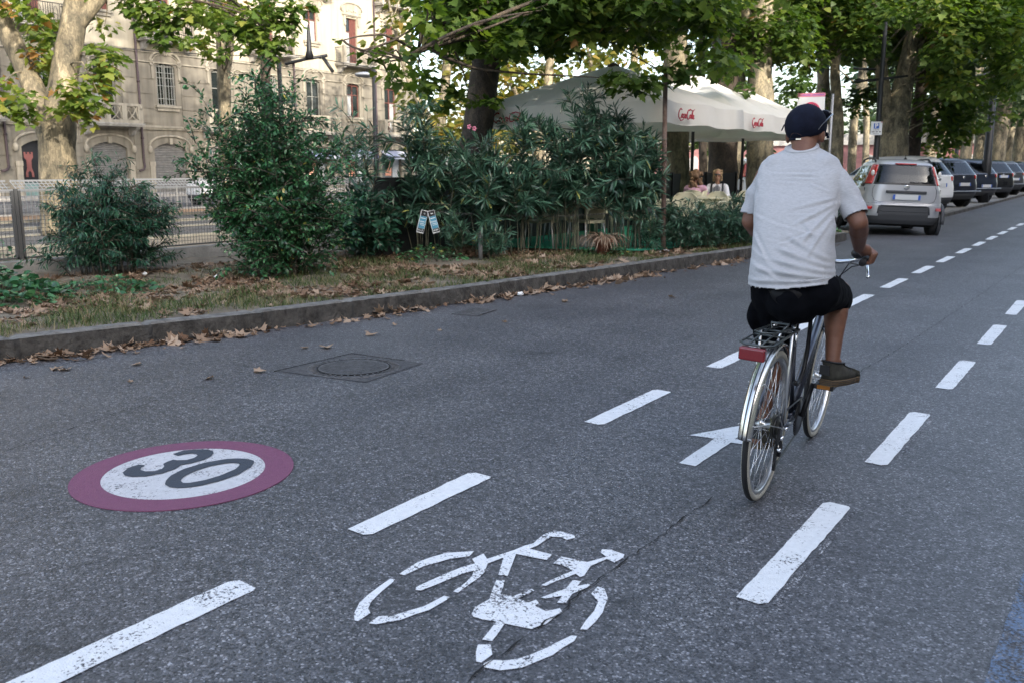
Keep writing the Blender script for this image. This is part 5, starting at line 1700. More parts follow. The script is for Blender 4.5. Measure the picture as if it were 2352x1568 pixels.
# ---- signs
POSTG = mat('grey_post', (.30, .31, .33), .5, .4)
base = dep(1903, 376, 24); base.z = .1
t = thing('notice_sign', 'white sign with pink header and red ring half hidden behind the cap', 'sign', base)
MB().tube([base, Vector((base.x, base.y, 3.35))], .035, 10).build('post', POSTG, t, world=True)
cs = dep(1862, 255, 24)
d = Vector((cs.x, cs.y, 0)).normalized()
rt = Vector((d.y, -d.x, 0))
def onsign(x, z, off): return cs + rt * x + Vector((0, 0, z)) - d * off
hw = .345
def quadsign(mb, x0, x1, z0, z1, off, th=.004):
    vs = [onsign(x, z, o) for o in (off, off + th) for x, z in ((x0, z0), (x1, z0), (x1, z1), (x0, z1))]
    mb.add(vs, [(3, 2, 1, 0), (4, 5, 6, 7), (0, 1, 5, 4), (1, 2, 6, 5), (2, 3, 7, 6), (3, 0, 4, 7)])
m = MB(); quadsign(m, -hw, hw, -.75, .45, 0, .02); m.build('panel', LW, t, world=True)
m = MB(); quadsign(m, -hw, hw, .35, .45, .0205); m.build('header', mat('pink_header', (.60, .20, .28), .5), t, world=True)
m = MB()
for x0, x1 in ((-.25, -.01), (.02, .09), (.12, .30)):
    x = x0
    while x < x1:
        quadsign(m, x, x + .016, .385, .385 + random.choice((.024, .032)), .0245, .002)
        x += .022
m.build('header_lettering', mat('purple_text', (.25, .10, .42), .5), t, world=True)
m = MB()
m.tube([onsign(.21 * math.cos(2 * math.pi * i / 40), -.02 + .21 * math.sin(2 * math.pi * i / 40), .022) for i in range(40)], .034, 6, closed=True)
m.build('red_ring', mat('sign_red', (.52, .045, .11), .5), t, world=True)
base = dep(2014, 370, 26.6)
cs = dep(2013, 295.5, 26.6)
d = Vector((cs.x, cs.y, 0)).normalized()
rt = Vector((d.y, -d.x, 0))
t = thing('parking_sign', 'white sign with a blue P fixed to the black lamp post', 'sign', (cs.x, cs.y, cs.z))
m = MB(); quadsign(m, -.155, .155, -.19, .19, 0, .015); m.build('panel', LW, t, world=True)
m = MB(); quadsign(m, -.075, .075, -.01, .145, .0155); m.build('blue_square', mat('sign_blue', (.02, .10, .42), .4), t, world=True)
m = MB()
vs, fs = text_geo('P', .17, 0, .006)
m.add([onsign(v.x, .068 + v.y, .021) for v in vs], fs)
m.build('letter', LW, t, world=True)
m = MB()
for k in range(9): quadsign(m, -.08 + k * .018, -.068 + k * .018, -.055, -.036, .0155)
for k in range(9):
    if k not in (3, 6): quadsign(m, -.12 + k * .028, -.102 + k * .028, -.115, -.080, .0155)
for k in range(6): quadsign(m, -.08 + k * .028, -.062 + k * .028, -.155, -.142, .0155)
m.build('lettering', LBk, t, world=True)
m = MB(); quadsign(m, .12, .15, .16, .185, .0155); m.build('corner_mark', mat('sign_red'), t, world=True)

# ---- parasols
CANVAS = mat('parasol_canvas', (.74, .71, .65), .9, col2=(.83, .80, .75), vscale=1.1, bump=.12, bscale=9)
m_, t_, b_ = MATS['parasol_canvas'], MATS['parasol_canvas'].node_tree, MATS['parasol_canvas'].node_tree.nodes['Principled BSDF']
tr = N(t_, 'ShaderNodeBsdfTranslucent'); tr.inputs['Color'].default_value = (.75, .70, .62, 1)
mx = N(t_, 'ShaderNodeMixShader'); mx.inputs[0].default_value = .22
t_.links.new(b_.outputs[0], mx.inputs[1]); t_.links.new(tr.outputs[0], mx.inputs[2]); t_.links.new(mx.outputs[0], t_.nodes['Material Output'].inputs[0])
REDL = mat('red_lettering', (.42, .03, .05), .7)
def script_strokes():
    """red script lettering 'Coca-Cola', drawn as pen strokes in a 1 x .33 box"""
    S = []
    def arc(cx, cy, rx, ry, a0, a1, n=14): return [(cx + rx * math.cos(R(a0 + (a1 - a0) * i / n)), cy + ry * math.sin(R(a0 + (a1 - a0) * i / n))) for i in range(n + 1)]
    S.append(arc(.10, .20, .10, .17, 60, 320) + [(.22, .10)])                       # C
    S.append(arc(.10, .33, .06, .05, 200, 0))
    S.append(arc(.235, .13, .042, .072, 0, 360))                                     # o
    S.append(arc(.335, .13, .042, .072, 50, 310))                                    # c
    S.append(arc(.43, .13, .040, .070, 20, 340)); S.append([(.475, .20), (.468, .10), (.49, .055), (.51, .075)])   # a
    S.append([(.505, .155), (.535, .155)])                                           # hyphen
    S.append(arc(.635, .20, .10, .17, 60, 325) + [(.745, .09)])                      # C
    S.append([(.62, .335), (.70, .39), (.80, .36), (.88, .33), (.97, .40)])           # swash
    S.append(arc(.755, .13, .040, .070, 0, 360))                                     # o
    S.append([(.82, .08), (.86, .30), (.885, .36), (.875, .27), (.845, .09), (.865, .055), (.885, .08)])   # l
    S.append(arc(.935, .13, .038, .068, 20, 340)); S.append([(.978, .20), (.972, .10), (.99, .055), (1.02, .085)])
    S.append([(.09, .03), (.16, -.035), (.27, -.02), (.36, .025)])                   # underline swash
    return S
def parasol(cx, cy, hx, hy, ze, za, vh, label, tilt, logos, posttop):
    t = thing('parasol', label, 'parasol', (cx, cy, .14), 0, 'cream parasols of the cafe')
    rings = []
    nseg, nr = 12, 12
    per = []
    for s in range(4):
        for i in range(nseg):
            f = i / nseg
            a = [(-1, -1), (1, -1), (1, 1), (-1, 1)][s]; b2 = [(1, -1), (1, 1), (-1, 1), (-1, -1)][s]
            per.append((a[0] + (b2[0] - a[0]) * f, a[1] + (b2[1] - a[1]) * f, s, f))
    def pt(px_, py_, f, k, extra=0):
        """k: 0 apex .. 1 eave; ribs at corners and side middles lift the cloth"""
        sag = abs(math.sin(2 * math.pi * f)) ** 1.2
        z = za + (ze - za) * k - .03 * sag * k ** 1.5 - .012 * math.sin(math.pi * k)
        shrink = 1 - .045 * sag * k
        return (cx + hx * px_ * k * shrink + tilt * 0, cy + hy * py_ * k * shrink, z + extra + .012 * noise.noise(Vector((px_ * k * 4, py_ * k * 4, cx))))
    for j in range(nr + 1):
        k = .04 + .96 * j / nr
        rings.append([pt(p[0], p[1], p[3], k) for p in per])
    mb = MB().loft(rings, sm=False, cap=False)
    mb.build('canopy', CANVAS, t, world=True)
    vr = []
    for j in range(4):
        row = []
        for p in per:
            q = Vector(pt(p[0], p[1], p[3], 1))
            wob = .012 * noise.noise(Vector((p[0] * 5, p[1] * 5, j * .3 + cy)))
            o = Vector((p[0] * .01 * j, p[1] * .01 * j, -vh * j / 3))
            row.append(q + o + Vector((wob, wob, 0)))
        vr.append(row)
    va = MB().loft(vr, sm=True, cap=False).build('valance', CANVAS, t, world=True)
    MB().lathe([(.0001, .10), (.11, .05), (.13, 0), (.13, -.05)], (cx, cy, za - .06), 12).build('finial', mat('brown_cap', (.10, .06, .05), .7), t, world=True)
    m = MB().tube([(cx - .0, cy, .14), (cx + posttop * .0, cy, za - .05)], .038, 10)
    m.build('pole', BLACK, t, world=True)
    rb = MB()
    for p in ((-1, -1), (1, -1), (1, 1), (-1, 1), (0, -1), (1, 0), (0, 1), (-1, 0)):
        rb.tube([(cx, cy, za - .12), (cx + hx * p[0] * .97, cy + hy * p[1] * .97, ze - .03)], .014, 5)
        rb.tube([(cx, cy, za - 1.0), (cx + hx * p[0] * .5, cy + hy * p[1] * .5, (za + ze) / 2 - .09)], .012, 5)
    rb.build('ribs', BLACK, t, world=True)
    for side, pos, wdt in logos:
        lm = MB()
        for st in script_strokes():
            pts = []
            for (u, v) in st:
                us = (u - .5 + (v - .15) * .18) * wdt
                zz = ze - .07 - vh * .60 + v * wdt * .72
                if side == 'front': pts.append((cx + hx + .035 + .006, cy + hy * pos + us, zz - .02))
                else: pts.append((cx + hx * pos + us, cy - hy - .041, zz - .02))
            lm.tube(pts, .0105, 4)
        lm.build('lettering', REDL, va, world=True)
    return t
parasol(-8.62, 16.15, 1.92, 1.85, 2.60, 3.42, .37, 'nearest and leftmost cream parasol with red script, above the tall oleanders', 0, [('front', -.52, .66), ('left', -.60, .66)], 0)
parasol(-8.70, 20.25, 1.80, 1.95, 2.62, 3.58, .36, 'middle cream parasol with red script on its right valance', 0, [('front', -.46, .66)], 0)
parasol(-8.72, 23.55, 1.80, 1.32, 2.56, 3.46, .36, 'farthest cream parasol, half hidden behind the head of the cyclist', 0, [], 0)
pb = thing('umbrella_stand', 'round concrete parasol base with a green tube under the tall oleanders', 'umbrella stand', (-7.45, 13.3, .2))
MB().lathe([(.30, 0), (.33, .03), (.33, .12), (.28, .16), (.10, .17), (.0001, .17)], n=28).build('weight', CONC, pb)
MB().lathe([(.045, .165), (.045, .75), (.0001, .75)], n=12).build('tube', mat('green_tube', (.03, .12, .07), .5), pb)
# ---- dark wind screen behind the terrace
scr = thing('wind_screen', 'long dark wind screen closing the cafe terrace behind the seated women', 'screen', (-9.36, 18, 0))
SCRM = mat('dark_screen', (.014, .016, .018), .5, var=.4, vscale=3)
for k in range(10):
    y0 = 10.15 + k * 2.1
    if k > 6: break
    mb = MB().box(-9.37, -9.35, y0, y0 + 2.04, .12, 1.33)
    mb.build('panel', SCRM, scr, world=True)
    MB().box(-9.40, -9.32, y0 + 2.04, y0 + 2.10, .1, 1.36).build('post', BLACK, scr, world=True)
# ---- plastic chairs and tables
CREAM = mat('cream_plastic', (.56, .52, .37), .55, var=.06, vscale=3)
def make_chair(label):
    t = thing('plastic_chair', label, 'chair', (0, 0, 0))
    s = MB()
    n = 14
    rows = []
    for j in range(7):
        f = j / 6
        rows.append([(-.21 + .42 * i / n, -.20 + .42 * f, .44 - .018 * math.sin(math.pi * i / n) - .012 * f + (.015 if j == 6 else 0)) for i in range(n + 1)])
    top = [p for r in rows for p in r]
    bot = [(x, y, z - .015) for x, y, z in top]
    m_ = n + 1
    fs = []
    for j in range(6):
        for i in range(n):
            fs.append((j * m_ + i, j * m_ + i + 1, (j + 1) * m_ + i + 1, (j + 1) * m_ + i))
    k = len(top)
    s.add(top, fs, 0, True); s.add(bot, [tuple(reversed(f)) for f in fs], 0, True)
    s.box(-.215, .215, -.215, -.195, .39, .445).box(-.222, -.205, -.2, .21, .40, .445).box(.205, .222, -.2, .21, .40, .445)
    s.build('seat', CREAM, t)
    # curved back shell with a round top
    b = MB()
    outer, inner = [], []
    for j in range(9):
        f = j / 8
        z = .46 + .37 * f
        wd = .235 * (1 - .42 * max(0, (f - .62) / .38) ** 2)
        row = []
        for i in range(n + 1):
            u = -1 + 2 * i / n
            row.append((wd * u, -.215 - .05 * f + .055 * u * u, z - .02 * u * u * f))
        outer.append(row)
    top = [p for r in outer for p in r]
    bot = [(x, y + .014, z) for x, y, z in top]
    fs = [(j * m_ + i, j * m_ + i + 1, (j + 1) * m_ + i + 1, (j + 1) * m_ + i) for j in range(8) for i in range(n)]
    b.add(top, fs, 0, True); b.add(bot, [tuple(reversed(f)) for f in fs], 0, True)
    edge = [outer[j][0] for j in range(9)] + outer[8][1:-1] + [outer[j][n] for j in range(8, -1, -1)]
    b.tube(edge, .011, 6)
    b.build('backrest', CREAM, t)
    for sx in (-1, 1):
        a = MB().tube([(sx * .235, -.20, .62), (sx * .255, -.05, .655), (sx * .255, .13, .65), (sx * .245, .19, .60), (sx * .235, .19, .42)], [.016, .02, .022, .018, .016], 8)
        a.build('armrest', CREAM, t)
        for sy in (-1, 1):
            l = MB().tube([(sx * .20, sy * .18, .43), (sx * .245, sy * (.25 if sy < 0 else .215), 0)], [.016, .013], 8)
            l.build('leg', mat('pale_metal_leg', (.50, .50, .48), .4, .4), t)
    return t
def make_table(label):
    t = thing('cafe_table', label, 'table', (0, 0, 0))
    o = MB()
    o.box(-.40, .40, -.40, .40, .70, .725)
    o.box(-.41, .41, -.41, .41, .688, .712)
    bevel(o.build('tabletop', CREAM, t), .008)
    for sx in (-1, 1):
        for sy in (-1, 1):
            MB().tube([(sx * .34, sy * .34, .69), (sx * .37, sy * .37, 0)], [.022, .018], 8).build('leg', CREAM, t)
    return t
CH = [(-7.95, 12.55, 200, 'cream plastic chair nearest the bollard, seen between oleander stems'), (-7.35, 12.95, 160, 'cream plastic chair behind the oleander in front of the left table'), (-8.3, 13.7, 20, 'cream plastic chair at the far side of the left table'),
      (-7.0, 14.1, 150, 'cream plastic chair just left of the rusty pole'), (-7.75, 15.2, 30, 'cream plastic chair beyond the table at the rusty pole'), (-6.75, 15.35, 190, 'cream plastic chair right of the rusty pole behind the low oleanders'),
      (-6.55, 16.2, 170, 'cream plastic chair with its back to the low oleanders, below the seated women'), (-7.2, 16.9, 100, 'cream plastic chair left of the table of the seated women'), (-6.3, 17.2, 180, 'cream plastic chair beside the sleeve of the cyclist'),
      (-8.75, 16.2, 60, 'cream plastic chair in the shade by the dark wind screen'), (-8.85, 18.4, 80, 'cream plastic chair at the back of the terrace left of the seated women'), (-8.25, 17.75, 250, 'cream plastic chair under the woman in the pink shirt'), (-7.05, 18.75, 110, 'cream plastic chair under the woman in the white jacket')]
c0 = None
for x, y, a, lb in CH:
    if c0 is None:
        c0 = make_chair(lb); c0['group'] = 'cream chairs of the cafe'
        c0.location = (x, y, .205); c0.rotation_euler = (0, 0, R(a))
    else: dup(c0, (x, y, .205), R(a), lb)
TB = [(-7.85, 13.2, 'cream square table behind the bollard oleanders'), (-7.3, 14.75, 'cream square table crossed by the rusty pole'), (-6.6, 16.75, 'empty cream table left of the sleeve of the cyclist'), (-7.65, 18.15, 'cream table between the two seated women'), (-8.75, 15.4, 'cream table in the shade at the back of the terrace')]
t0 = None
for x, y, lb in TB:
    if t0 is None:
        t0 = make_table(lb); t0['group'] = 'cream tables of the cafe'
        t0.location = (x, y, .205)
    else: dup(t0, (x, y, .205), R(4), lb)
# ---- terracotta pot with a withered plant
b = G(1385, 588, .15)
t = thing('terracotta_pot', 'terracotta pot at the edge of the green carpet', 'flower pot', b)
MB().lathe([(.085, 0), (.125, .21), (.14, .21), (.145, .26), (.125, .26), (.115, .22), (.0001, .215)], n=24).build('pot', mat('terracotta', (.24, .075, .045), .85, var=.25, vscale=14), t)
n = 150
a = rng.random(n) * 6.283
P = np.stack([.03 * np.cos(a), .03 * np.sin(a), np.full(n, .24)], 1)
ST_T = np.array([(-.02, 0, 0), (.02, 0, 0), (.022, .35, .20), (-.022, .35, .20), (.02, .7, .12), (-.02, .7, .12), (0, 1, -.25)])
ST_F = np.array([(0, 1, 2), (0, 2, 3), (3, 2, 4), (3, 4, 5), (5, 4, 6)])
me = inst_mesh('withered_plant', place(ST_T, P, np.stack([np.cos(a), np.sin(a), .15 * rng.normal(size=n)], 1), np.tile([0, 0, 1.0], (n, 1)) + rng.normal(size=(n, 3)) * .2, .22 + .22 * rng.random(n)), ST_F, DRY, np.clip(.5 + .25 * rng.normal(size=n), 0, 1))
o = link('withered_plant', me)
o.location = b
tag(o, 'withered straw coloured plant hanging over the terracotta pot', 'plant')
# pink oleander flowers
FL = mat('pink_petal', (.62, .20, .28), .6)
for px, py, lb in ((1078, 292, 'left pink oleander flower in front of the dark leaning trunk'), (1090, 296, 'right pink oleander flower in front of the dark leaning trunk')):
    p = dep(px, py, 12.9)
    mb = MB()
    for k in range(5):
        an = k * 1.257
        mb.ell((.022 * math.cos(an), -.005, .022 * math.sin(an)), (.018, .007, .014), 8, 5)
    o = mb.build('flower', FL)
    o.location = p
    tag(o, lb, 'flower')
# ================================================================ CARS
def paintmat(name, col, metal=.35, rough=.32):
    return mat(name, col, rough, metal, coat=.7)
m, t, b = newmat('car_glass')
gl = N(t, 'ShaderNodeBsdfGlossy', Roughness=.03); gl.inputs['Color'].default_value = (.9, .95, 1, 1)
tp = N(t, 'ShaderNodeBsdfTransparent'); tp.inputs['Color'].default_value = (.40, .46, .45, 1)
fr = N(t, 'ShaderNodeFresnel', IOR=1.5)
mx = N(t, 'ShaderNodeMixShader')
t.links.new(fr.outputs[0], mx.inputs[0]); t.links.new(tp.outputs[0], mx.inputs[1]); t.links.new(gl.outputs[0], mx.inputs[2])
t.links.new(mx.outputs[0], t.nodes['Material Output'].inputs[0])
CGLASS = m
TAILR = mat('tail_light_red', (.42, .012, .012), .2, coat=.8)
TAILW = mat('tail_light_clear', (.62, .58, .56), .15, coat=.8)
TRIMB = mat('dark_bumper_plastic', (.045, .047, .052), .6)
PLATE = mat('plate_white', (.55, .56, .57), .5)
PLATEB = mat('plate_blue', (.03, .10, .42), .5)
INTER = mat('car_interior', (.006, .006, .007), .9)
def car(name, label, x, y, rotz, prof, paint, lights='tall', z=0.0, group=None, half=None, nper=176, nz=66):
    """prof: dict with tables z -> rear y, front y, half width; rear of the car at y = 0 of its own axes"""
    t = thing(name, label, 'car', (x, y, z), rotz, group)
    f_r, f_f, f_w = interp(prof['rear']), interp(prof['front']), interp(prof['w'])
    z0, z1 = prof['z0'], prof['z1']
    zs = [z0 + (z1 - z0) * i / nz for i in range(nz + 1)]
    rings = []
    for zz in zs:
        yr, yf, wv = f_r(zz), f_f(zz), f_w(zz)
        yc, hl = (yr + yf) / 2, (yf - yr) / 2
        row = []
        for k in range(nper):
            # even spacing around a rounded outline: straight sides, crowned ends
            a = 2 * math.pi * k / nper
            ca, sa = math.cos(a), math.sin(a)
            ex = 2 / 5.0
            # remap so that both the ends and the sides get points
            px = math.copysign(abs(ca) ** ex, ca)
            py = math.copysign(abs(sa) ** ex, sa)
            row.append((wv * px, yc + hl * py, zz))
        rings.append(row)
    # roof cap rings
    top = rings[-1]
    cy_ = sum(p[1] for p in top) / nper
    for f, dz in ((.9, .018), (.7, .034), (.4, .045), (.05, .05)):
        rings.append([(p[0] * f, cy_ + (p[1] - cy_) * f, z1 + dz) for p in top])
    parts = {}
    def put(key, q): parts.setdefault(key, MB()).add(q, [(0, 1, 2, 3)], 0, True)
    cat = prof['cat']
    for j in range(len(rings) - 1):
        for k in range(nper):
            k2 = (k + 1) % nper
            q = [rings[j][k], rings[j][k2], rings[j + 1][k2], rings[j + 1][k]]
            c = (sum(p[0] for p in q) / 4, sum(p[1] for p in q) / 4, sum(p[2] for p in q) / 4)
            yr, yf, wv = f_r(c[2]), f_f(c[2]), f_w(c[2])
            u = c[0] / wv
            v = (c[1] - yr) / (yf - yr)
            nrm = (Vector(q[1]) - Vector(q[0])).cross(Vector(q[2]) - Vector(q[1]))
            if nrm.length > 0: nrm.normalize()
            put(cat(c[0], c[1], c[2], u, v, nrm), q)
    names = {'body': ('body', paint), 'glass_r': ('rear_window', CGLASS), 'glass_s': ('side_window', CGLASS), 'glass_f': ('windscreen', CGLASS), 'black': ('bumper_cladding', TRIMB), 'frame': ('window_surround', BLACK),
             'lightL': ('tail_light', TAILR), 'lightR': ('tail_light', TAILR)}
    made = {}
    for k, mb in parts.items():
        nm, mm = names[k]
        # weld the cells so that they shade smoothly
        vmap, vs, fs = {}, [], []
        for f in mb.f:
            g = []
            for i in f:
                key = tuple(round(c, 5) for c in mb.v[i])
                if key not in vmap: vmap[key] = len(vs); vs.append(key)
                g.append(vmap[key])
            g = [g[i] for i in range(4) if g[i] != g[i - 1]]
            if len(g) > 2: fs.append(tuple(g))
        o = rawobj(nm, vs, fs, mm, t)
        made[k] = o
        if k in ('lightL', 'lightR'):
            s = o.modifiers.new('solid', 'SOLIDIFY'); s.thickness = .03; s.offset = .35
    # wheels, arches
    rw = prof['rw']
    for (ay, side) in [(a, s) for a in prof['axles'] for s in (-1, 1)]:
        wv = f_w(rw) 
        xo = side * (wv + .012)
        wm = MB()
        pr = [(rw * .62, 0), (rw * .94, 0), (rw, .03), (rw, .17), (rw * .94, .20), (rw * .62, .20)]
        wm.lathe([(r, -side * h) for r, h in pr], (xo, ay, rw), 36, 'X')
        wo = wm.build('wheel', RUBBER, t)
        rm = MB()
        rm.lathe([(.0001, -side * .045), (rw * .12, -side * .035), (rw * .16, -side * .06)], (xo, ay, rw), 20, 'X')
        for k in range(7):
            a = k * 2 * math.pi / 7
            rm.bar((xo - side * .05, ay, rw), (xo - side * .035, ay + rw * .63 * math.sin(a), rw + rw * .63 * math.cos(a)), .05, .03, up=(1, 0, 0))
        rm.lathe([(rw * .60, -side * .01), (rw * .66, -side * .005), (rw * .64, -side * .15)], (xo, ay, rw), 36, 'X')
        rm.build('rim', STEEL, wo)
        am = MB()
        pts = [(side * (wv + .004), ay + (rw + .055) * math.cos(a), rw + (rw + .055) * math.sin(a)) for a in [R(-8 + 196 * i / 18) for i in range(19)]]
        am.tube(pts, .042, 6)
        n = 24
        am.prism([(side * (wv - .06), ay + (rw + .05) * math.cos(2 * math.pi * i / n), rw + (rw + .05) * math.sin(2 * math.pi * i / n)) for i in range(n)], (side * .058, 0, 0))
        am.build('wheel_arch', TRIMB, t)
    # underbody, seats
    ub = MB().box(-f_w(z0) * .9, f_w(z0) * .9, f_r(z0) + .25, f_f(z0) - .25, z0 - .06, z0 + .12)
    ub.build('underbody', INTER, t)
    se = MB()
    for (sx, sy) in ((-.36, 1.05), (.36, 1.05), (-.36, 1.95), (.36, 1.95)):
        se.box(sx - .24, sx + .24, sy - .07, sy + .07, .55, 1.08)
        se.ell((sx, sy, 1.2), (.13, .055, .10), 12, 8)
    se.box(-.62, .62, 2.4, 2.7, .6, prof.get('dash', 1.0))
    se.box(-f_w(.8) * .92, f_w(.8) * .92, .2, 2.9, .5, .56)
    se.box(-f_w(.9) * .9, f_w(.9) * .9, .34, .9, .7, 1.0)
    se.build('seats', INTER, t)
    return t, f_r, f_f, f_w
def plate(t, x, y, z, w_=.52, h=.11, tilt=0, text=None):
    o = MB().box(x - w_ / 2, x + w_ / 2, y - .012, y, z - h / 2, z + h / 2).build('number_plate', PLATE, t)
    MB().box(x - w_ / 2 + .002, x - w_ / 2 + .045, y - .0145, y - .0122, z - h / 2 + .002, z + h / 2 - .002).build('blue_band', PLATEB, o)
    m = MB().box(x + w_ / 2 - .045, x + w_ / 2 - .002, y - .0145, y - .0122, z - h / 2 + .002, z + h / 2 - .002)
    m.build('blue_band', PLATEB, o)
    return o
# --- the grey hatchback
def cat_hatch(x, y, z, u, v, n):
    ax = abs(x)
    if z < .40: return 'black'
    rear = n.y < -.45 and v < .35
    front = n.y > .3 and v > .5
    if rear:
        if .34 < z < .64 and ax < .47: return 'black'
        if 1.12 < z < 1.50 and ax < .545 - (z - 1.12) * .22: 
            return 'glass_r'
        if 1.075 < z < 1.52 and ax < .585 - (z - 1.12) * .24: return 'frame' if z < 1.47 or z > 1.50 else 'frame'
    if v < .16 and z > 1.09 and z < 1.50:
        lo = .600 - (z - 1.12) * .27
        if ax > lo: return 'lightR' if x > 0 else 'lightL'
    if z > 1.02 and z < 1.48 and abs(n.x) > .55:
        yy = y
        if .42 < yy < 2.55 - (z - 1.02) * 1.1:
            if abs(yy - .62 - .0) < .04 or abs(yy - 1.45) < .045: return 'frame'
            return 'glass_s'
    if z > 1.02 and z < 1.5 and front: return 'glass_f'
    return 'body'
HATCH = dict(rear=[(.22, .10), (.32, .03), (.45, 0), (.66, .005), (.70, .035), (.95, .055), (1.1, .075), (1.3, .15), (1.5, .24), (1.56, .30), (1.6, .40)],
             front=[(.22, 3.5), (.45, 3.64), (.75, 3.62), (.92, 3.45), (.99, 2.9), (1.02, 2.72), (1.5, 2.02), (1.56, 1.9), (1.6, 1.75)],
             w=[(.22, .76), (.40, .825), (.55, .835), (.75, .83), (.88, .812), (.97, .785), (1.05, .745), (1.12, .712), (1.3, .660), (1.48, .600), (1.55, .560), (1.6, .48)],
             z0=.24, z1=1.60, rw=.315, axles=(.62, 2.92), cat=cat_hatch)
SILVER = paintmat('silver_grey_paint', (.36, .365, .385), .2, .3)
hx, f_r, f_f, f_w = car('grey_hatchback', 'silver grey hatchback with tall red tail lights standing at the kerb beside the cyclist', -4.25, 21.40, R(24), HATCH, SILVER)
hx.rotation_euler = (0, R(2.0), R(24)); hx.location.z = .015; hx.scale = (1.10, 1.0, 1.0)
ob = plate(hx, .03, f_r(.83) - .022, .825)
MB().box(-.10, .10, -.0165, -.0147, -.03, .03)
m = MB().box(-.36, .40, f_r(.93) - .035, f_r(.93) + .02, .905, .965)
bevel(m.build('tailgate_handle', TRIMB, hx), .015, 3)
# badge
m = MB().lathe([(.0001, -.012), (.042, -.01), (.047, 0)], (.02, f_r(1.03) - .008, 1.035), 24, 'Y')
bd = m.build('badge', mat('badge_red', (.28, .04, .07), .3, .2), hx)
MB().lathe([(.043, -.014), (.052, -.012), (.054, 0)], (.02, f_r(1.03) - .008, 1.035), 24, 'Y').build('ring', CHROME, bd)
m = MB()
for k in range(4): m.box(-.02 + k * .022, -.012 + k * .022, f_r(1.03) - .026, f_r(1.03) - .020, 1.018, 1.052)
m.build('lettering', CHROME, bd)
# third brake light, spoiler lip, aerial, roof rails, reflectors, seams
m = MB()
m.tube([(-.2 + .4 * i / 8, f_r(1.53) - .03 + .03 * abs(i / 4 - 1) ** 2, 1.535) for i in range(9)], .017, 6)
m.build('brake_light', TAILR, hx)
m = MB().lathe([(.035, 0), (.02, .03), (.008, .05), (.006, .10)], (.05, .62, 1.64), 10)
m.build('aerial', BLACK, hx)
for s in (-1, 1):
    m = MB().tube([(s * .52, .55, 1.575), (s * .525, .75, 1.645), (s * .52, 1.4, 1.655), (s * .505, 1.95, 1.62), (s * .50, 2.05, 1.575)], .022, 8)
    m.build('roof_rail', BLACK, hx)
    m = MB().box(s * .645 - .045, s * .645 + .045, f_r(.58) + .004, f_r(.58) + .06, .545, .615)
    bevel(m.build('reflector', TAILR if s < 0 else mat('reflector_pale', (.50, .12, .12), .2), hx), .012, 3)
    # clear lens inside the tall light
    p = Vector((s * .625, .165, 1.33))
    MB().ell(p, (.035, .03, .062), 12, 8).build('lens', TAILW, hx)
    m = MB().ell((s * .93, 2.35, 1.05), (.09, .05, .065), 12, 8)
    m.build('wing_mirror', SILVER, hx)
    m = MB().tube([(s * (f_w(.92) + .012), 1.0, .92), (s * (f_w(.92) + .02), 1.1, .925), (s * (f_w(.92) + .012), 1.2, .92)], .014, 6)
    m.build('door_handle', TRIMB, hx)
GAP = mat('panel_gap', (.02, .02, .022), .8)
m = MB()
def rearpt(x, z):
    wv, yr, yf = f_w(z), f_r(z), f_f(z)
    u = min(.999, abs(x) / wv)
    py = -(1 - u ** 5) ** .2
    return Vector((x, (yr + yf) / 2 + (yf - yr) / 2 * py - .003, z))
for s in (-1, 1):
    m.tube([rearpt(s * .57, 1.06), rearpt(s * .60, .98), rearpt(s * .60, .84), rearpt(s * .56, .74), rearpt(s * .46, .705)], .0045, 4)
m.tube([rearpt(-.46 + .92 * i / 16, .705) for i in range(17)], .0045, 4)
m.tube([rearpt(-.74 + 1.48 * i / 20, .68) for i in range(21)], .003, 4)
m.build('panel_seam', GAP, hx)
m = MB().tube([rearpt(-.44 + .88 * i / 16, .635) for i in range(17)], .016, 6)
m.tube([rearpt(-.44 + .88 * i / 16, .52) for i in range(17)], .010, 6)
for s in (-1, 1): m.tube([rearpt(s * .455, .635), rearpt(s * .475, .58), rearpt(s * .485, .46)], .014, 6)
m.build('bumper_insert', TRIMB, hx)
m = MB().tube([(.0, .2, .98), (.08, f_r(1.15) - .01, 1.14), (.42, f_r(1.15) - .012, 1.15)], .010, 5)
m.build('rear_wiper', BLACK, hx)
# --- parked cars in the bay
def cat_suv(x, y, z, u, v, n):
    ax = abs(x)
    if z < .50: return 'black'
    rear = n.y < -.4 and v < .3
    if rear and 1.17 < z < 1.55:
        if ax < .60 - (z - 1.17) * .25: return 'glass_r'
    if v < .10 and .98 < z < 1.12 and ax > .50: return 'lightR' if x > 0 else 'lightL'
    if 1.12 < z < 1.56 and abs(n.x) > .5 and .55 < y < 3.1 - (z - 1.1) * 1.2: return 'frame' if (abs(y - .9) < .05 or abs(y - 1.85) < .05) else 'glass_s'
    if 1.12 < z < 1.58 and n.y > .3 and v > .5: return 'glass_f'
    return 'body'
SUV = dict(rear=[(.28, .16), (.4, .04), (.55, 0), (.78, .01), (.95, .05), (1.12, .08), (1.3, .24), (1.5, .42), (1.62, .52), (1.68, .66)],
           front=[(.28, 4.2), (.5, 4.38), (.85, 4.35), (1.05, 4.1), (1.1, 3.4), (1.12, 3.2), (1.55, 2.45), (1.62, 2.3), (1.68, 2.1)],
           w=[(.28, .84), (.5, .91), (.8, .915), (1.05, .885), (1.15, .86), (1.4, .77), (1.58, .70), (1.68, .58)],
           z0=.28, z1=1.68, rw=.345, axles=(.85, 3.45), cat=cat_suv)
NAVY = paintmat('navy_paint', (.012, .015, .03), .3, .28)
NAVY2 = paintmat('dark_blue_paint', (.010, .016, .035), .3, .28)
BLK = paintmat('black_paint', (.008, .008, .010), .2, .26)
WHT = paintmat('white_car_paint', (.62, .63, .65), .0, .3)
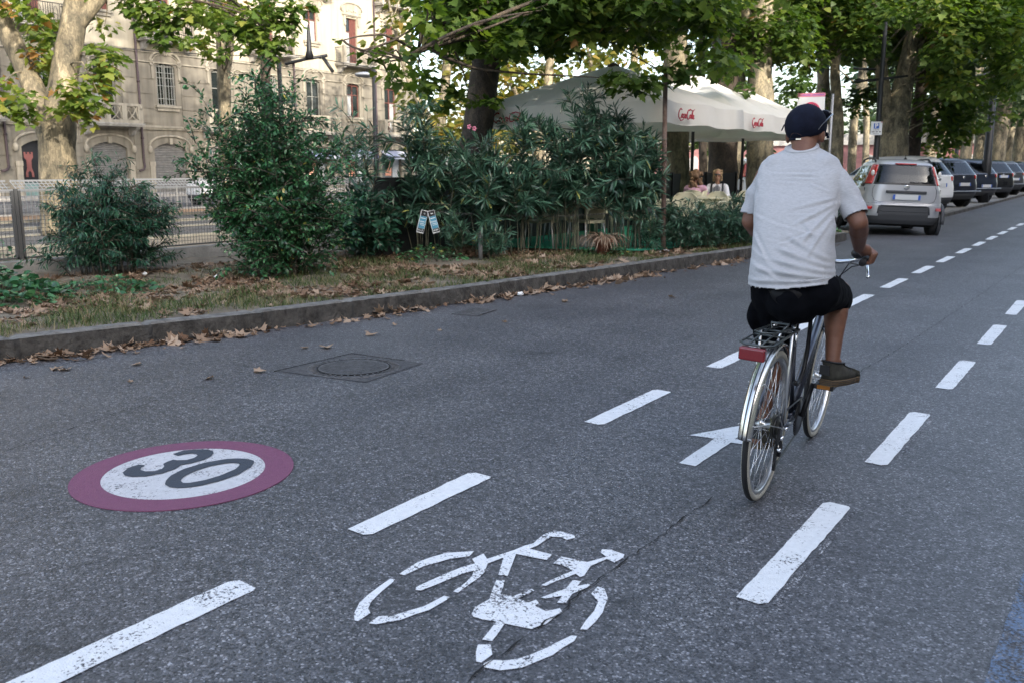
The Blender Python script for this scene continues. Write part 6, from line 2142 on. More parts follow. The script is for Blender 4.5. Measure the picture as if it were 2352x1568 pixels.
GRP = 'cars parked in the bay along the road'
def parked(label, x, y, rz, paint, plz, chrome=True, prof=SUV, nm='parked_car'):
    t, fr_, ff_, fw_ = car(nm, label, x, y, rz, prof, paint, z=.10, group=GRP, nper=96, nz=40)
    plate(t, 0, fr_(plz) - .02, plz)
    if chrome:
        m = MB().tube([(-.80 + 1.6 * i / 10, fr_(.55) - .015 + .05 * abs(i / 5 - 1) ** 4, .56) for i in range(11)], .022, 6)
        m.build('chrome_strip', STEEL, t)
    MB().ell((0, fr_(1.02) - .01, 1.03), (.06, .012, .05), 12, 6).build('badge', CHROME, t)
    return t
parked('white parked car half hidden right behind the grey hatchback', -4.95, 30.0, R(58), WHT, .86, False)
parked('first dark navy parked car right of the white car, pale strip on its bumper', -5.08, 35.4, R(55), NAVY, .80)
parked('second dark blue parked car, low number plate under its tail lights', -5.05, 40.6, R(54), NAVY2, .66)
parked('third black parked car with a high number plate', -5.1, 46.6, R(52), BLK, .98, False)
parked('fourth parked car at the right border, dark grey and partly cut off', -5.25, 52.5, R(52), paintmat('dark_grey_paint', (.06, .062, .07), .3, .3), .8)
parked('last dark parked car at the right border', -5.4, 59.0, R(52), BLK, .8)
parked('pale car in the second row, its roof showing behind the shoulder of the cyclist', -9.3, 27.6, R(50), WHT, .8, False, HATCH)
# two cars across the boulevard glimpsed through the bushes
GR2 = 'cars parked across the boulevard'
t, *_ = car('parked_car', 'pale blue white car glimpsed through the oleander leaves left of the dark trunk', -27.5, 36.0, R(0), SUV, WHT, z=.02, group=GR2, nper=96, nz=40)
t, *_ = car('parked_car', 'pale car behind the mesh fence between the two left shrubs', -30.5, 26.5, R(180), HATCH, WHT, z=.02, group=GR2, nper=96, nz=40)
t, *_ = car('parked_car', 'grey car behind the oleanders right of the dark trunk', -28.0, 52.0, R(0), SUV, SILVER, z=.02, group=GR2, nper=96, nz=40)
# ================================================================ BICYCLE
R0 = Vector((-1.302, 3.925, 0))
HEAD = math.atan2(.0747, .9972)
bike = thing('bicycle', 'dark city bicycle with silver rear mudguard, carrier rack and red reflector ridden by the man', 'bicycle', R0, (0, R(3.4), HEAD))
FRM = mat('bike_frame_paint', (.055, .062, .085), .3, .5, coat=.6)
ALU = mat('brushed_aluminium', (.62, .62, .61), .28, .95)
WALL = mat('tyre_sidewall', (.38, .36, .31), .7)
RACK = mat('rack_steel', (.09, .10, .10), .35, .7)
WR, FH = .345, 1.136
BB, SL, HT, HB = Vector((0, .46, .285)), Vector((0, .275, .83)), Vector((0, .905, .87)), Vector((0, .945, .70))
m = MB()
m.tube([BB, SL], .0175, 12); m.tube([SL, HT - Vector((0, 0, .03))], .016, 12); m.tube([BB + Vector((0, .01, .01)), HB + Vector((0, 0, .03))], .024, 12)
m.tube([HT, HB], .021, 12)
for s in (-1, 1):
    m.tube([(s * .062, 0, WR), (s * .05, .12, .49), (s * .022, .275, .79)], [.009, .010, .009], 8)
    m.tube([(s * .062, 0, WR), (s * .045, .25, .30), (s * .028, .43, .288)], [.010, .012, .012], 8)
m.lathe([(.024, -.036), (.024, .036)], BB, 16, 'X')
fr = m.build('frame', FRM, bike)
m = MB()
for k in range(9):
    q = BB.lerp(HB, .30 + k * .05)
    m.box(q.x + .0235, q.x + .0255, q.y - .010, q.y + .006, q.z - .016, q.z + .014)
m.build('frame_lettering', BLACK, fr)
m = MB().lathe([(.027, -.008), (.027, .008)], BB.lerp(HB, .66), 14, 'Y')
m.build('clamp_ring', CHROME, fr)
m = MB()
m.tube([HB, HB + Vector((0, .012, -.05))], .02, 10)
for s in (-1, 1): m.tube([(s * .02, .957, .655), (s * .048, .975, .60), (s * .052, 1.06, .44), (s * .052, FH, WR)], [.013, .013, .010, .008], 8)
m.build('fork', FRM, bike)
def make_wheel(y, rear):
    t = MB()
    Rc, rt = WR - .018, .018
    prof = [(Rc + rt * math.cos(a), rt * math.sin(a)) for a in [2 * math.pi * i / 16 for i in range(17)]]
    t.lathe(prof, (0, y, WR), 72, 'X')
    for i, f in enumerate(t.f):
        c = sum((Vector(t.v[j]) for j in f), Vector()) / len(f)
        rr = math.hypot(c.y - y, c.z - WR)
        if abs(c.x) > .011 and rr < Rc + .011: t.mi[i] = 1
    hubo = bpy.data.objects.new('wheel', t.mesh('tyre', [RUBBER, WALL]))
    COL.objects.link(hubo); hubo.parent = bike
    hubo['label'] = 'rear wheel with pale tyre wall' if rear else 'front wheel with bright rim'
    rm = MB().lathe([(.296, -.009), (.300, -.013), (.316, -.012), (.316, .012), (.300, .013), (.296, .009), (.296, -.009)], (0, y, WR), 72, 'X')
    rm.build('rim', ALU, hubo)
    sp = MB()
    for k in range(32):
        a = 2 * math.pi * k / 32
        s = 1 if k % 2 else -1
        b_ = a + (.9 if (k // 2) % 2 else -.9)
        h = .022
        sp.tube([(s * .028, y + h * math.sin(b_), WR + h * math.cos(b_)), (0, y + .298 * math.sin(a), WR + .298 * math.cos(a))], .0015, 4)
    sp.build('spokes', CHROME, hubo)
    hb = MB().lathe([(.006, -.075), (.006, -.05), (.024, -.034), (.026, -.028), (.014, -.022), (.013, .022), (.026, .028), (.024, .034), (.006, .05), (.006, .075)], (0, y, WR), 18, 'X')
    hb.build('hub', ALU, hubo)
    return hubo
make_wheel(0, True); make_wheel(FH, False)
# rear mudguard: arched strip with two dark lines
m = MB()
rows = []
a0, a1, n = R(-86), R(52), 44
for i in range(n + 1):
    a = a0 + (a1 - a0) * i / n
    row = []
    for j in range(11):
        u = -1 + 2 * j / 10
        r = .382 - .016 * u * u
        row.append((u * .031, r * math.sin(a), WR + r * math.cos(a)))
    rows.append(row)
vs = [p for r in rows for p in r]
k = 11
for i in range(n):
    for j in range(10):
        m.add([rows[i][j], rows[i][j + 1], rows[i + 1][j + 1], rows[i + 1][j]], [(0, 1, 2, 3)], 1 if j in (3, 6) else 0, True)
me = m.mesh('mudguard', [mat('polished_mudguard', (.70, .69, .66), .2, .95), BLACK])
bm = bmesh.new(); bm.from_mesh(me); bmesh.ops.remove_doubles(bm, verts=bm.verts[:], dist=.0002); bm.to_mesh(me); bm.free()
mg = bpy.data.objects.new('mudguard', me); COL.objects.link(mg); mg.parent = bike
so = mg.modifiers.new('s', 'SOLIDIFY'); so.thickness = .0015
m = MB()
for s in (-1, 1):
    m.tube([(s * .072, 0, WR), (s * .05, -.2, WR + .06), (s * .034, -.365, WR + .09)], .0028, 6)
    m.tube([(s * .072, 0, WR), (s * .046, -.18, WR + .20), (s * .033, -.28, WR + .255)], .0028, 6)
m.build('mudguard_stay', ALU, bike)
# carrier rack
m = MB()
zr, y0, y1, hw = .775, -.37, .11, .068
loop = [(-hw, y1, zr), (hw, y1, zr), (hw, y0 + .03, zr), (hw - .03, y0, zr), (-hw + .03, y0, zr), (-hw, y0 + .03, zr)]
m.tube(loop, .0055, 8, closed=True)
for yy in (-.26, -.13, .0): m.tube([(-hw, yy, zr), (hw, yy, zr)], .0045, 6)
for x in (-.025, .025): m.tube([(x, y0, zr + .002), (x, -.2, zr + .012), (x * 1.2, -.05, zr + .012), (x, y1, zr)], .0045, 6)
m.tube([(-.05, .05, zr + .012), (-.045, -.22, zr + .03), (0, -.27, zr + .034), (.045, -.22, zr + .03), (.05, .05, zr + .012)], .004, 6)
m.tube([(-.025, .0, zr + .008), (-.04, .03, zr + .03), (.04, .03, zr + .03), (.025, .0, zr + .008)], .006, 6)
rk = m.build('carrier_rack', RACK, bike)
m = MB()
for s in (-1, 1):
    m.tube([(s * hw, -.02, zr), (s * .074, 0, WR + .02)], .0065, 8)
    m.tube([(s * hw * .7, y1, zr), (s * .03, .2, .79), (s * .02, .27, .80)], .006, 8)
m.build('rack_stay', ALU, rk)
m = MB().box(-.058, .050, y0 - .026, y0 + .012, zr - .062, zr - .008)
rf = bevel(m.build('reflector', mat('reflector_red', (.17, .008, .012), .25, coat=.8), bike), .008, 3)
# saddle
m = MB()
rings = []
for i in range(13):
    f = i / 12
    y = .06 + .27 * f
    wd = .082 * (1 - f) ** .8 + .021 if f > .12 else .082 * (.75 + 2 * f)
    h = .025 + .012 * (1 - f)
    rings.append([(wd * math.cos(a), y, .925 + (.022 * math.sin(a) if math.sin(a) > 0 else h * 1.6 * math.sin(a)) + .012 * (1 - f) ** 2) for a in [2 * math.pi * k / 20 for k in range(20)]])
m.loft(rings)
m.build('saddle', mat('saddle_leather', (.006, .006, .007), .6, spec=.2), bike)
m = MB().tube([SL, (0, .245, .885)], .0135, 12)
m.tube([(-.02, .12, .895), (-.02, .27, .892)], .004, 6).tube([(.02, .12, .895), (.02, .27, .892)], .004, 6)
m.build('seatpost', ALU, bike)
m = MB().lathe([(.022, -.012), (.024, .012)], SL, 14)
m.build('seat_clamp', BLACK, bike)
# crankset, pedals, chain, gears
CK = mat('crank_black', (.03, .03, .032), .4, .6)
m = MB().lathe([(.030, .040), (.092, .040), (.092, .044), (.030, .046)], BB, 36, 'X')
for k in range(36):
    a = 2 * math.pi * k / 36
    m.bar((.042, BB.y + .090 * math.cos(a), BB.z + .090 * math.sin(a)), (.042, BB.y + .097 * math.cos(a), BB.z + .097 * math.sin(a)), .004, .006, up=(1, 0, 0))
m.build('chainring', CK, bike)
PR, PL_ = Vector((.082, .505, .450)), Vector((-.07, .415, .120))
for s, P in ((1, PR), (-1, PL_)):
    MB().tube([(s * .058, BB.y, BB.z), tuple(P)], [.014, .011], 10).build('crank', CK, bike)
    m = MB()
    c = P + Vector((s * .06, 0, 0))
    m.box(c.x - .045, c.x + .045, c.y - .048, c.y - .036, c.z - .012, c.z + .012).box(c.x - .045, c.x + .045, c.y + .036, c.y + .048, c.z - .012, c.z + .012)
    m.box(c.x - .045, c.x - .036, c.y - .036, c.y + .036, c.z - .010, c.z + .010).box(c.x + .036, c.x + .045, c.y - .036, c.y + .036, c.z - .010, c.z + .010)
    m.box(c.x - .036, c.x + .036, c.y - .012, c.y + .012, c.z - .008, c.z + .008)
    pd = m.build('pedal', BLACK, bike)
    m = MB().box(c.x - .030, c.x + .030, c.y - .052, c.y - .0485, c.z - .009, c.z + .009).box(c.x - .030, c.x + .030, c.y + .0485, c.y + .052, c.z - .009, c.z + .009)
    m.build('pedal_reflector', mat('orange_reflector', (.55, .20, .02), .3, coat=.6), pd)
m = MB()
loop = [(.042, BB.y + .09 * math.cos(R(a)), BB.z + .09 * math.sin(R(a))) for a in range(-95, 96, 15)]
loop += [(.042, .045 * math.cos(R(a)), WR + .045 * math.sin(R(a))) for a in (95, 130, 180, 215, 250)]
loop += [(.042, .02, .285), (.042, .05, .25), (.042, .045, .2), (.042, .03, .165), (.042, .06, .145)]
m.tube(loop, .0048, 5, closed=True)
m.build('chain', mat('bike_chain', (.05, .05, .05), .4, .8), bike)
m = MB()
for k in range(6): m.lathe([(.018, 0), (.028 + .006 * k, 0), (.028 + .006 * k, .002), (.018, .002)], (.052 - .005 * k, 0, WR), 24, 'X')
m.build('sprockets', mat('sprocket_steel', (.10, .10, .09), .4, .8), bike)
MB().lathe([(.030, .0), (.040, .0), (.040, .004), (.030, .004)], (.022, 0, WR), 24, 'X').build('spoke_guard', mat('yellow_ring', (.40, .36, .03), .5), bike)
m = MB().box(.052, .066, -.02, .02, .285, .345).box(.036, .05, .03, .05, .13, .27)
m.lathe([(.001, -.005), (.022, -.004), (.022, .004), (.001, .005)], (.042, .04, .155), 14, 'X').lathe([(.001, -.005), (.02, -.004), (.02, .004), (.001, .005)], (.042, .04, .245), 14, 'X')
m.tube([(.06, 0, .30), (.065, .03, .25), (.055, .045, .2)], .009, 8)
m.build('derailleur', CK, bike)
m = MB().ell((.072, -.004, .30), .012, 10, 6).ell((.062, .02, .235), .011, 10, 6).ell((.085, 0, WR), .010, 10, 6)
m.build('bolt', CHROME, bike)
# brake caliper and cables
m = MB()
for s in (-1, 1): m.tube([(0, .235, .745), (s * .035, .225, .735), (s * .042, .20, .68)], .007, 8)
m.build('brake_caliper', CHROME, bike)
m = MB()
m.tube([(.02, .22, .74), (.05, .16, .70), (.06, .10, .66), (.07, .04, .5), (.075, -.01, .36)], .0026, 5)
m.tube([(.012, .28, .80), (.02, .5, .83), (.02, .85, .85)], .0026, 5)
m.tube([(.03, .9, .78), (.05, 1.0, .82), (.06, 1.02, .93), (.10, .98, 1.0), (.19, .82, 1.01)], .003, 5)
m.tube([(.02, .96, .64), (.04, 1.05, .78), (.05, 1.04, .92), (.12, .94, .985), (.20, .80, 1.02)], .003, 5)
m.build('cable', BLACK, bike)
# handlebar
m = MB().tube([HT, (0, .895, .97), (0, .91, .995), (0, .96, 1.0)], [.012, .012, .013, .014], 10)
m.build('stem', ALU, bike)
hb_ = [(-.215, .66, 1.045), (-.214, .74, 1.053), (-.20, .84, 1.05), (-.14, .935, 1.025), (-.06, .965, 1.003), (.06, .965, 1.003), (.14, .935, 1.025), (.20, .84, 1.05), (.214, .74, 1.053), (.215, .66, 1.045)]
p, _ = smooth_path(hb_, [.0115] * 10, .03)
m = MB().tube(p, .0115, 10)
m.build('handlebar', CHROME, bike)
for s in (-1, 1):
    m = MB().tube([(s * .215, .635, 1.042), (s * .2148, .70, 1.0495), (s * .213, .765, 1.055)], .0165, 12)
    m.build('grip', mat('rubber_grip', (.016, .016, .018), .8), bike)
    m = MB().tube([(s * .205, .80, 1.035), (s * .222, .76, 1.012), (s * .238, .68, 1.0), (s * .255, .60, .985)], [.007, .008, .007, .006], 8)
    m.ell((s * .256, .596, .984), .010, 10, 6)
    m.build('brake_lever', CHROME, bike)
m = MB().ell((.15, .90, 1.06), (.035, .03, .028), 14, 8)
m.build('bell', BLACK, bike)
# cable lock hanging from the frame
pts = [(.018, .33, .845), (.03, .40, .86), (.034, .47, .83), (.036, .50, .74), (.036, .505, .60), (.034, .47, .50), (.03, .39, .46), (.028, .345, .48)]
p, _ = smooth_path(pts, [.010] * 8, .03)
MB().tube(p, .0105, 8).build('cable_lock', mat('lock_rubber', (.012, .012, .014), .5), bike)

# ================================================================ PEOPLE
def skinmat(name, c):
    m = mat(name, c, .55, var=.12, vscale=25, bump=.08, bscale=160)
    b = m.node_tree.nodes['Principled BSDF']
    b.inputs['Subsurface Weight'].default_value = .08
    b.inputs['Subsurface Radius'].default_value = (.02, .008, .004)
    return m
SKIN = skinmat('tanned_skin', (.165, .072, .043))
def hand(mb, w, g, ax, outw, s=1.0):
    """closed right-hand fist round a grip at g whose axis is ax; w wrist, outw the side the knuckles show"""
    w, g, ax, o = Vector(w), Vector(g), Vector(ax).normalized(), Vector(outw).normalized()
    up = Vector((0, 0, 1))
    pc = g + o * .020 + up * .024
    mb.caps(w, .026, w.lerp(pc, .55), .030)
    for k in range(4):
        c = g + ax * (.036 - .0235 * k)
        L = [1.0, 1.08, 1.02, .86][k]
        k0 = c + up * .034 + o * .008
        k1 = c + o * (.040 * L) + up * .014
        k2 = c + o * (.028 * L) - up * .024
        k3 = c - o * .010 * L - up * .029
        mb.caps(w.lerp(k0, .35), .016, k0, .0135, 12)
        mb.caps(k0, .0125, k1, .0108, 10); mb.caps(k1, .0108, k2, .0098, 10); mb.caps(k2, .0098, k3, .0085, 10)
    t0 = w.lerp(g, .55) - o * .016 + up * .012
    t1 = g + ax * .018 - o * .026 + up * .016
    t2 = g + ax * .050 - o * .024 + up * .002
    mb.caps(w.lerp(g, .3), .017, t0, .015, 10); mb.caps(t0, .0138, t1, .0118, 10); mb.caps(t1, .0115, t2, .0095, 10)
rider = thing('person', 'man in grey T-shirt, black shorts and navy cap riding the bicycle away', 'person', R0, (0, 0, HEAD))
HC = Vector((-.008, .555, 1.656))
RW, RG = Vector((.262, .605, 1.105)), Vector((.280, .705, 1.052))
LW_, LG = Vector((-.165, .605, 1.105)), Vector((-.15, .705, 1.052))
RE, LE = Vector((.288, .385, 1.235)), Vector((-.215, .42, 1.225))
RS, LS = Vector((.174, .455, 1.450)), Vector((-.168, .455, 1.450))
RK, RA = Vector((.178, .625, .882)), Vector((.198, .475, .572))
LK, LA = Vector((-.065, .48, .59)), Vector((-.098, .335, .235))
RHp, LHp = Vector((.155, .22, .93)), Vector((-.01, .22, .93))
b = MB()
b.ell(HC + Vector((0, 0, .0)), (.076, .096, .112), 24, 16)
b.ell(HC + Vector((.008, .045, -.065)), (.056, .058, .058), 16, 12)
b.ell(HC + Vector((.022, .105, -.02)), (.013, .02, .026), 12, 8)                 # nose
b.ell(HC + Vector((.016, .092, -.07)), (.026, .014, .008), 12, 8)                # mouth
b.ell(HC + Vector((.012, .085, -.105)), (.026, .02, .018), 12, 8)                # chin
for s in (-1, 1):
    b.ell(HC + Vector((s * .080, -.004, -.030)), (.012, .026, .034), 12, 10)
    b.ell(HC + Vector((s * .03 + .016, .082, .012)), (.02, .014, .010), 10, 8)   # brow
b.caps((.005, .455, 1.50), .056, (-.004, .525, 1.605), .056)
b.caps((.0, .45, 1.45), .07, (.025, .335, 1.22), .085); b.caps((.025, .32, 1.24), .09, (.06, .225, .97), .10)
for (S, E, W, G_, s) in ((RS, RE, RW, RG, 1), (LS, LE, LW_, LG, -1)):
    b.caps(S - Vector((0, 0, .012)), .042, S.lerp(E, .55), .046); b.caps(S.lerp(E, .5), .048, E, .041)
    b.caps(E, .041, E.lerp(W, .35), .043); b.caps(E.lerp(W, .3), .044, W, .0275)
    b.caps(Vector((.0, .45, 1.44)), .055, S - Vector((0, 0, .02)), .042)
    hand(b, W, G_, (0, 1, .05), (s, 0, 0))
for (P, K, A, fo) in ((RHp, RK, RA, .075), (LHp, LK, LA, .02)):
    b.caps(P, .088, K, .060); 
    d = (A - K)
    bk = Vector((0, -.022, 0))
    b.caps(K, .056, K + d * .33 + bk, .056); b.caps(K + d * .30 + bk, .057, K + d * .62 + bk * .5, .043); b.caps(K + d * .58 + bk * .4, .043, A, .033)
    b.ell(K + Vector((0, .02, 0)), .055, 14, 10)
    b.caps(A, .034, A + Vector((fo * .3, .03, -.05)), .032); b.caps(A + Vector((0, -.02, -.06)), .030, A + Vector((fo, .15, -.098)), .016)
    b.ell(A + Vector((.030, .0, .0)), .014, 8, 6)
co, fs = union(b, .0042, 5)
body = rawobj('body', co, fs, SKIN, rider)
# eyes
for s in (-1, 1): MB().ell(HC + Vector((s * .03 + .014, .088, -.002)), .012, 10, 8).build('eye', mat('eye_white', (.6, .58, .55), .2), rider)
# T-shirt
def ring(c, a, bb, n=40, ex=2.4, lean=0.0):
    c = Vector(c)
    out = []
    for k in range(n):
        t = 2 * math.pi * k / n
        x = math.copysign(abs(math.cos(t)) ** (2 / ex), math.cos(t)) * a
        y = math.copysign(abs(math.sin(t)) ** (2 / ex), math.sin(t)) * bb
        out.append((c.x + x, c.y + y, c.z + y * lean))
    return out
b = MB()
prof = [(.895, .050, .192, .192, .150, .10), (.93, .048, .195, .190, .152, .10), (.96, .046, .20, .190, .152, .10), (1.04, .040, .212, .183, .150, .10), (1.12, .034, .24, .180, .143, .12), (1.20, .029, .275, .181, .136, .16), (1.28, .020, .32, .184, .130, .18),
        (1.36, .012, .365, .190, .122, .2), (1.42, .006, .405, .192, .110, .22), (1.470, .003, .43, .194, .098, .25), (1.510, .0, .45, .172, .088, .3), (1.540, -.003, .465, .116, .080, .32), (1.560, -.005, .480, .078, .073, .34), (1.576, -.006, .486, .073, .070, .34)]
b.loft([ring((x, y, z), a, bb, lean=ln) for z, x, y, a, bb, ln in prof])
for (S, E, s) in ((RS, RE, 1), (LS, LE, -1)):
    d = E - S
    a0 = S - d * .12 + Vector((-s * .035, -.01, .0))
    b.caps(a0 + Vector((-s * .02, 0, -.012)), .078, S + d * .48, .0605, 24); 
    e0 = S + d * .15
    mid = S + d * .86
    rr = []
    ax = d.normalized()
    s1 = ax.cross(Vector((0, 1, 0))).normalized(); s2 = ax.cross(s1)
    for f, r in ((.42, .0595), (.6, .057), (.75, .056), (.92, .057)):
        cpt = S + d * f
        rr.append([tuple(cpt + s1 * r * math.cos(2 * math.pi * k / 24) + s2 * r * math.sin(2 * math.pi * k / 24)) for k in range(24)])
    b.loft(rr)
co, fs = union(b, .0055, 9)
me = bpy.data.meshes.new('t')
me.from_pydata([tuple(p) for p in co], [], fs); me.update()
nn = np.empty(len(co) * 3); me.vertices.foreach_get('normal', nn); nn = nn.reshape(-1, 3)
bpy.data.meshes.remove(me)
def crease(p, a, b2, width, amp, ends=.3):
    """a soft fold running from a to b (x, z seen from behind)"""
    ax, az = a; bx, bz = b2
    L2 = (bx - ax) ** 2 + (bz - az) ** 2
    t = ((p[0] - ax) * (bx - ax) + (p[2] - az) * (bz - az)) / L2
    if t < -.15 or t > 1.15: return 0
    qx, qz = ax + (bx - ax) * t, az + (bz - az) * t
    L = math.sqrt(L2)
    d = ((p[0] - qx) * -(bz - az) + (p[2] - qz) * (bx - ax)) / L
    fade = max(0, min(1, (t + .15) / ends)) * max(0, min(1, (1.15 - t) / ends))
    g = d / width
    return amp * fade * (math.exp(-g * g) - .8 * math.exp(-(g - 1.7) ** 2))
FOLDS = [((-.10, 1.450), (.09, 1.446), .007, .006), ((-.07, 1.412), (.01, 1.408), .006, .005), ((-.02, 1.43), (.10, 1.425), .005, .003),
         ((.19, 1.345), (.03, 1.300), .008, .007), ((.195, 1.32), (.06, 1.235), .009, .008), ((.19, 1.295), (.10, 1.16), .009, .008), ((.20, 1.27), (.13, 1.10), .008, .007),
         ((.215, 1.08), (.03, 1.185), .010, .009), ((.22, 1.055), (.00, 1.125), .010, .010), ((.22, 1.03), (-.05, 1.085), .010, .010), ((.22, 1.005), (-.08, 1.035), .010, .011), ((.215, .98), (-.10, .985), .010, .011), ((.20, .955), (-.08, .945), .009, .008),
         ((.20, 1.12), (.08, 1.25), .008, .006), ((-.14, 1.26), (.00, 1.215), .008, .004), ((-.14, 1.12), (.03, 1.03), .009, .006), ((-.13, 1.06), (.05, .985), .009, .007), ((-.13, .985), (.06, .950), .009, .007),
         ((-.02, 1.225), (.15, 1.185), .006, .005), ((.0, 1.14), (.15, 1.20), .006, .005), ((.09, 1.40), (.17, 1.37), .006, .005), ((-.14, 1.19), (-.05, 1.08), .008, .005), ((.02, 1.27), (.14, 1.27), .006, .004), ((-.06, 1.16), (.05, 1.14), .006, .004)]
out = []
for p, nv in zip(co, nn):
    h = sum(crease(p, a, b2, w_, am * (.35 + 1.0 * abs(noise.noise(Vector((p[0] * 9, p[2] * 9, w_ * 900 + a[1] * 7)))))) for a, b2, w_, am in FOLDS) if nv[1] < .4 and -.17 < p[0] < .255 else 0
    v = Vector(p)
    side = max(0, min(1, (p[0] - .02) / .2))
    h += .004 * noise.noise(Vector((v.x * 5, v.y * 5, v.z * 12))) * (1 + side) + .0010 * side * noise.noise(Vector((v.x * 16, v.y * 16, v.z * 46)))
    if p[0] > .20 or p[0] < -.15: h += .006 * noise.noise(Vector((v.x * 7, v.y * 9, v.z * 22 + v.x * 14)))
    out.append(p + nv * h)
SHIRT, t_, b_ = newmat('heather_grey_jersey')
tc = N(t_, 'ShaderNodeTexCoord').outputs['Object']
mp = N(t_, 'ShaderNodeMapping'); mp.inputs['Scale'].default_value = (1, 1, 6)
t_.links.new(tc, mp.inputs['Vector'])
n1 = N(t_, 'ShaderNodeTexNoise', Scale=60.0, Detail=6.0, Roughness=.7)
t_.links.new(mp.outputs[0], n1.inputs['Vector'])
t_.links.new(ramp(t_, n1.outputs['Fac'], [(.3, (.33, .33, .345)), (.5, (.405, .405, .42)), (.7, (.48, .48, .495))]), b_.inputs['Base Color'])
b_.inputs['Roughness'].default_value = .95
b_.inputs['Sheen Weight'].default_value = .2
def keep_face(f):
    c = sum((Vector(co[i]) for i in f), Vector()) / len(f)
    if c.z < .952: return False                                   # open hem
    for (S, E) in ((RS, RE), (LS, LE)):
        d = E - S
        if (c - S).dot(d) / d.dot(d) > .865 and (c - S - d * .9).length < .13: return False   # open sleeve ends
    return True
fs = [f for f in fs if keep_face(f)]
for f in set(i for q in fs for i in q):
    if out[f][2] < .985: out[f] = out[f] + np.array([0, 0, .016 * max(0, out[f][0] - .02) / .2 * 1.6])
shirt = rawobj('t_shirt', out, fs, SHIRT, rider)
so = shirt.modifiers.new('s', 'SOLIDIFY'); so.thickness = .003; so.offset = -1
# collar band, hem and sleeve stitch lines
m = MB().tube([(p[0], p[1], p[2] + .004) for p in ring((-.006, .485, 1.568), .0735, .071, 36, 2.2, .34)], .0048, 8, closed=True)
m.build('collar', SHIRT, shirt)
# shorts
b = MB()
b.ell((.066, .225, .925), (.168, .145, .10), 24, 14)
b.caps(RHp + Vector((.0, -.02, .0)), .108, RK + Vector((-.01, -.05, -.005)), .082, 24); b.caps(RK + Vector((-.01, -.06, -.02)), .082, RK + Vector((-.005, -.015, -.03)), .078, 24)
b.caps(LHp + Vector((-.02, -.01, .0)), .106, LK.lerp(LHp, .30) + Vector((-.02, -.01, .0)), .095, 24); b.caps(LK.lerp(LHp, .4) + Vector((-.018, -.01, 0)), .094, LK.lerp(LHp, .06) + Vector((-.012, 0, 0)), .088, 24)
b.caps((.06, .17, .90), .12, (.07, .28, .88), .11, 24)
b.ell((-.128, .25, .80), (.030, .065, .075), 14, 10)
co, fs = union(b, .008, 5)
out = []
me = bpy.data.meshes.new('t'); me.from_pydata([tuple(p) for p in co], [], fs); me.update()
nn = np.empty(len(co) * 3); me.vertices.foreach_get('normal', nn); nn = nn.reshape(-1, 3); bpy.data.meshes.remove(me)
for p, nv in zip(co, nn):
    v = Vector(p)
    h = .007 * noise.noise(Vector((v.x * 22, v.y * 9, v.z * 9))) + .004 * noise.noise(v * 30)
    out.append(p + nv * h)
rawobj('shorts', out, fs, mat('black_shorts', (.003, .0034, .005), .95, spec=.08, var=.3, vscale=18), rider)
# cap with seams, strap, peak; sunglasses on it
CAPM = mat('navy_cap', (.0045, .006, .014), .85, col2=(.009, .012, .026), vscale=18, bump=.15, bscale=220, spec=.15)
cm = Matrix.Translation(HC + Vector((0, -.003, .018))) @ Matrix.Rotation(R(-15), 4, 'Z') @ Matrix.Rotation(R(-4), 4, 'X')
def cpt(th, ph, f=1.0):
    """th from the crown (0) down, ph round from the front"""
    x = .0895 * f * math.sin(th) * math.sin(ph)
    y = .109 * f * math.sin(th) * math.cos(ph)
    z = .098 * f * math.cos(th)
    if z < 0: z *= .95; 
    return cm @ Vector((x, y, z))
m = MB()
rows = []
n = 48
for i in range(17):
    row = []
    for k in range(n):
        ph = 2 * math.pi * k / n
        thmax = R(118) if math.cos(ph) < 0 else R(100)
        thmax = R(108) + R(27) * max(0, -math.cos(ph)) ** .8
        th = .04 + (thmax - .04) * i / 16
        q = cpt(th, ph, 1 + .010 * noise.noise(Vector((th * 4, math.sin(ph) * 3, math.cos(ph) * 3))) + .006 * math.cos(6 * ph) * math.sin(th) ** 2)
        row.append(tuple(q))
    rows.append(row)
m.loft(rows, cap=True)
capo = m.build('cap', CAPM, rider)
so = capo.modifiers.new('s', 'SOLIDIFY'); so.thickness = .003; so.offset = 1
m = MB()
for k in range(6):
    ph = R(30 + 60 * k)
    m.tube([cpt(R(3 + 95 * i / 12), ph, 1.013) for i in range(13)], .0016, 4)
m.ell(cpt(0, 0, 1.015), (.008, .008, .005), 10, 6)
m.tube([cpt(R(104) + R(26) * max(0, -math.cos(2 * math.pi * i / 40)) ** .8, 2 * math.pi * i / 40, 1.012) for i in range(40)], .002, 5, closed=True)
m.build('seam', CAPM, capo)
m = MB()
arch = [(cpt(R(134), R(180 + a), 1.022)) for a in range(-34, 35, 4)]
top = [(cpt(R(134) - R(17) * math.cos(R(a) * 90 / 34), R(180 + a), 1.022)) for a in range(34, -35, -4)]
m.prism([tuple(q) for q in arch + top], cm.to_3x3() @ Vector((0, -.0015, 0)))
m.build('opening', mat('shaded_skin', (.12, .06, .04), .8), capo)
m = MB().tube([cpt(R(135), R(180 + a), 1.03) for a in range(-40, 41, 8)], .0075, 6)
m.build('strap', CAPM, capo)
m = MB().box(-.012, .012, -.004, .004, -.003, .003)
bk = m.build('buckle', CHROME, capo); bk.location = cpt(R(133), R(168), 1.11)
m = MB()
pk = []
for i in range(13):
    u = -1 + 2 * i / 12
    row = []
    for j in range(6):
        f = j / 5
        row.append(tuple(cm @ Vector((.068 * u * (1 - .12 * f), .082 + .030 * math.sqrt(max(0, 1 - u * u * .85)) + .075 * f * math.sqrt(max(0, 1 - u * u)), -.012 - .020 * f - .020 * u * u))))
    pk.append(row)
vs = [p for r in pk for p in r]
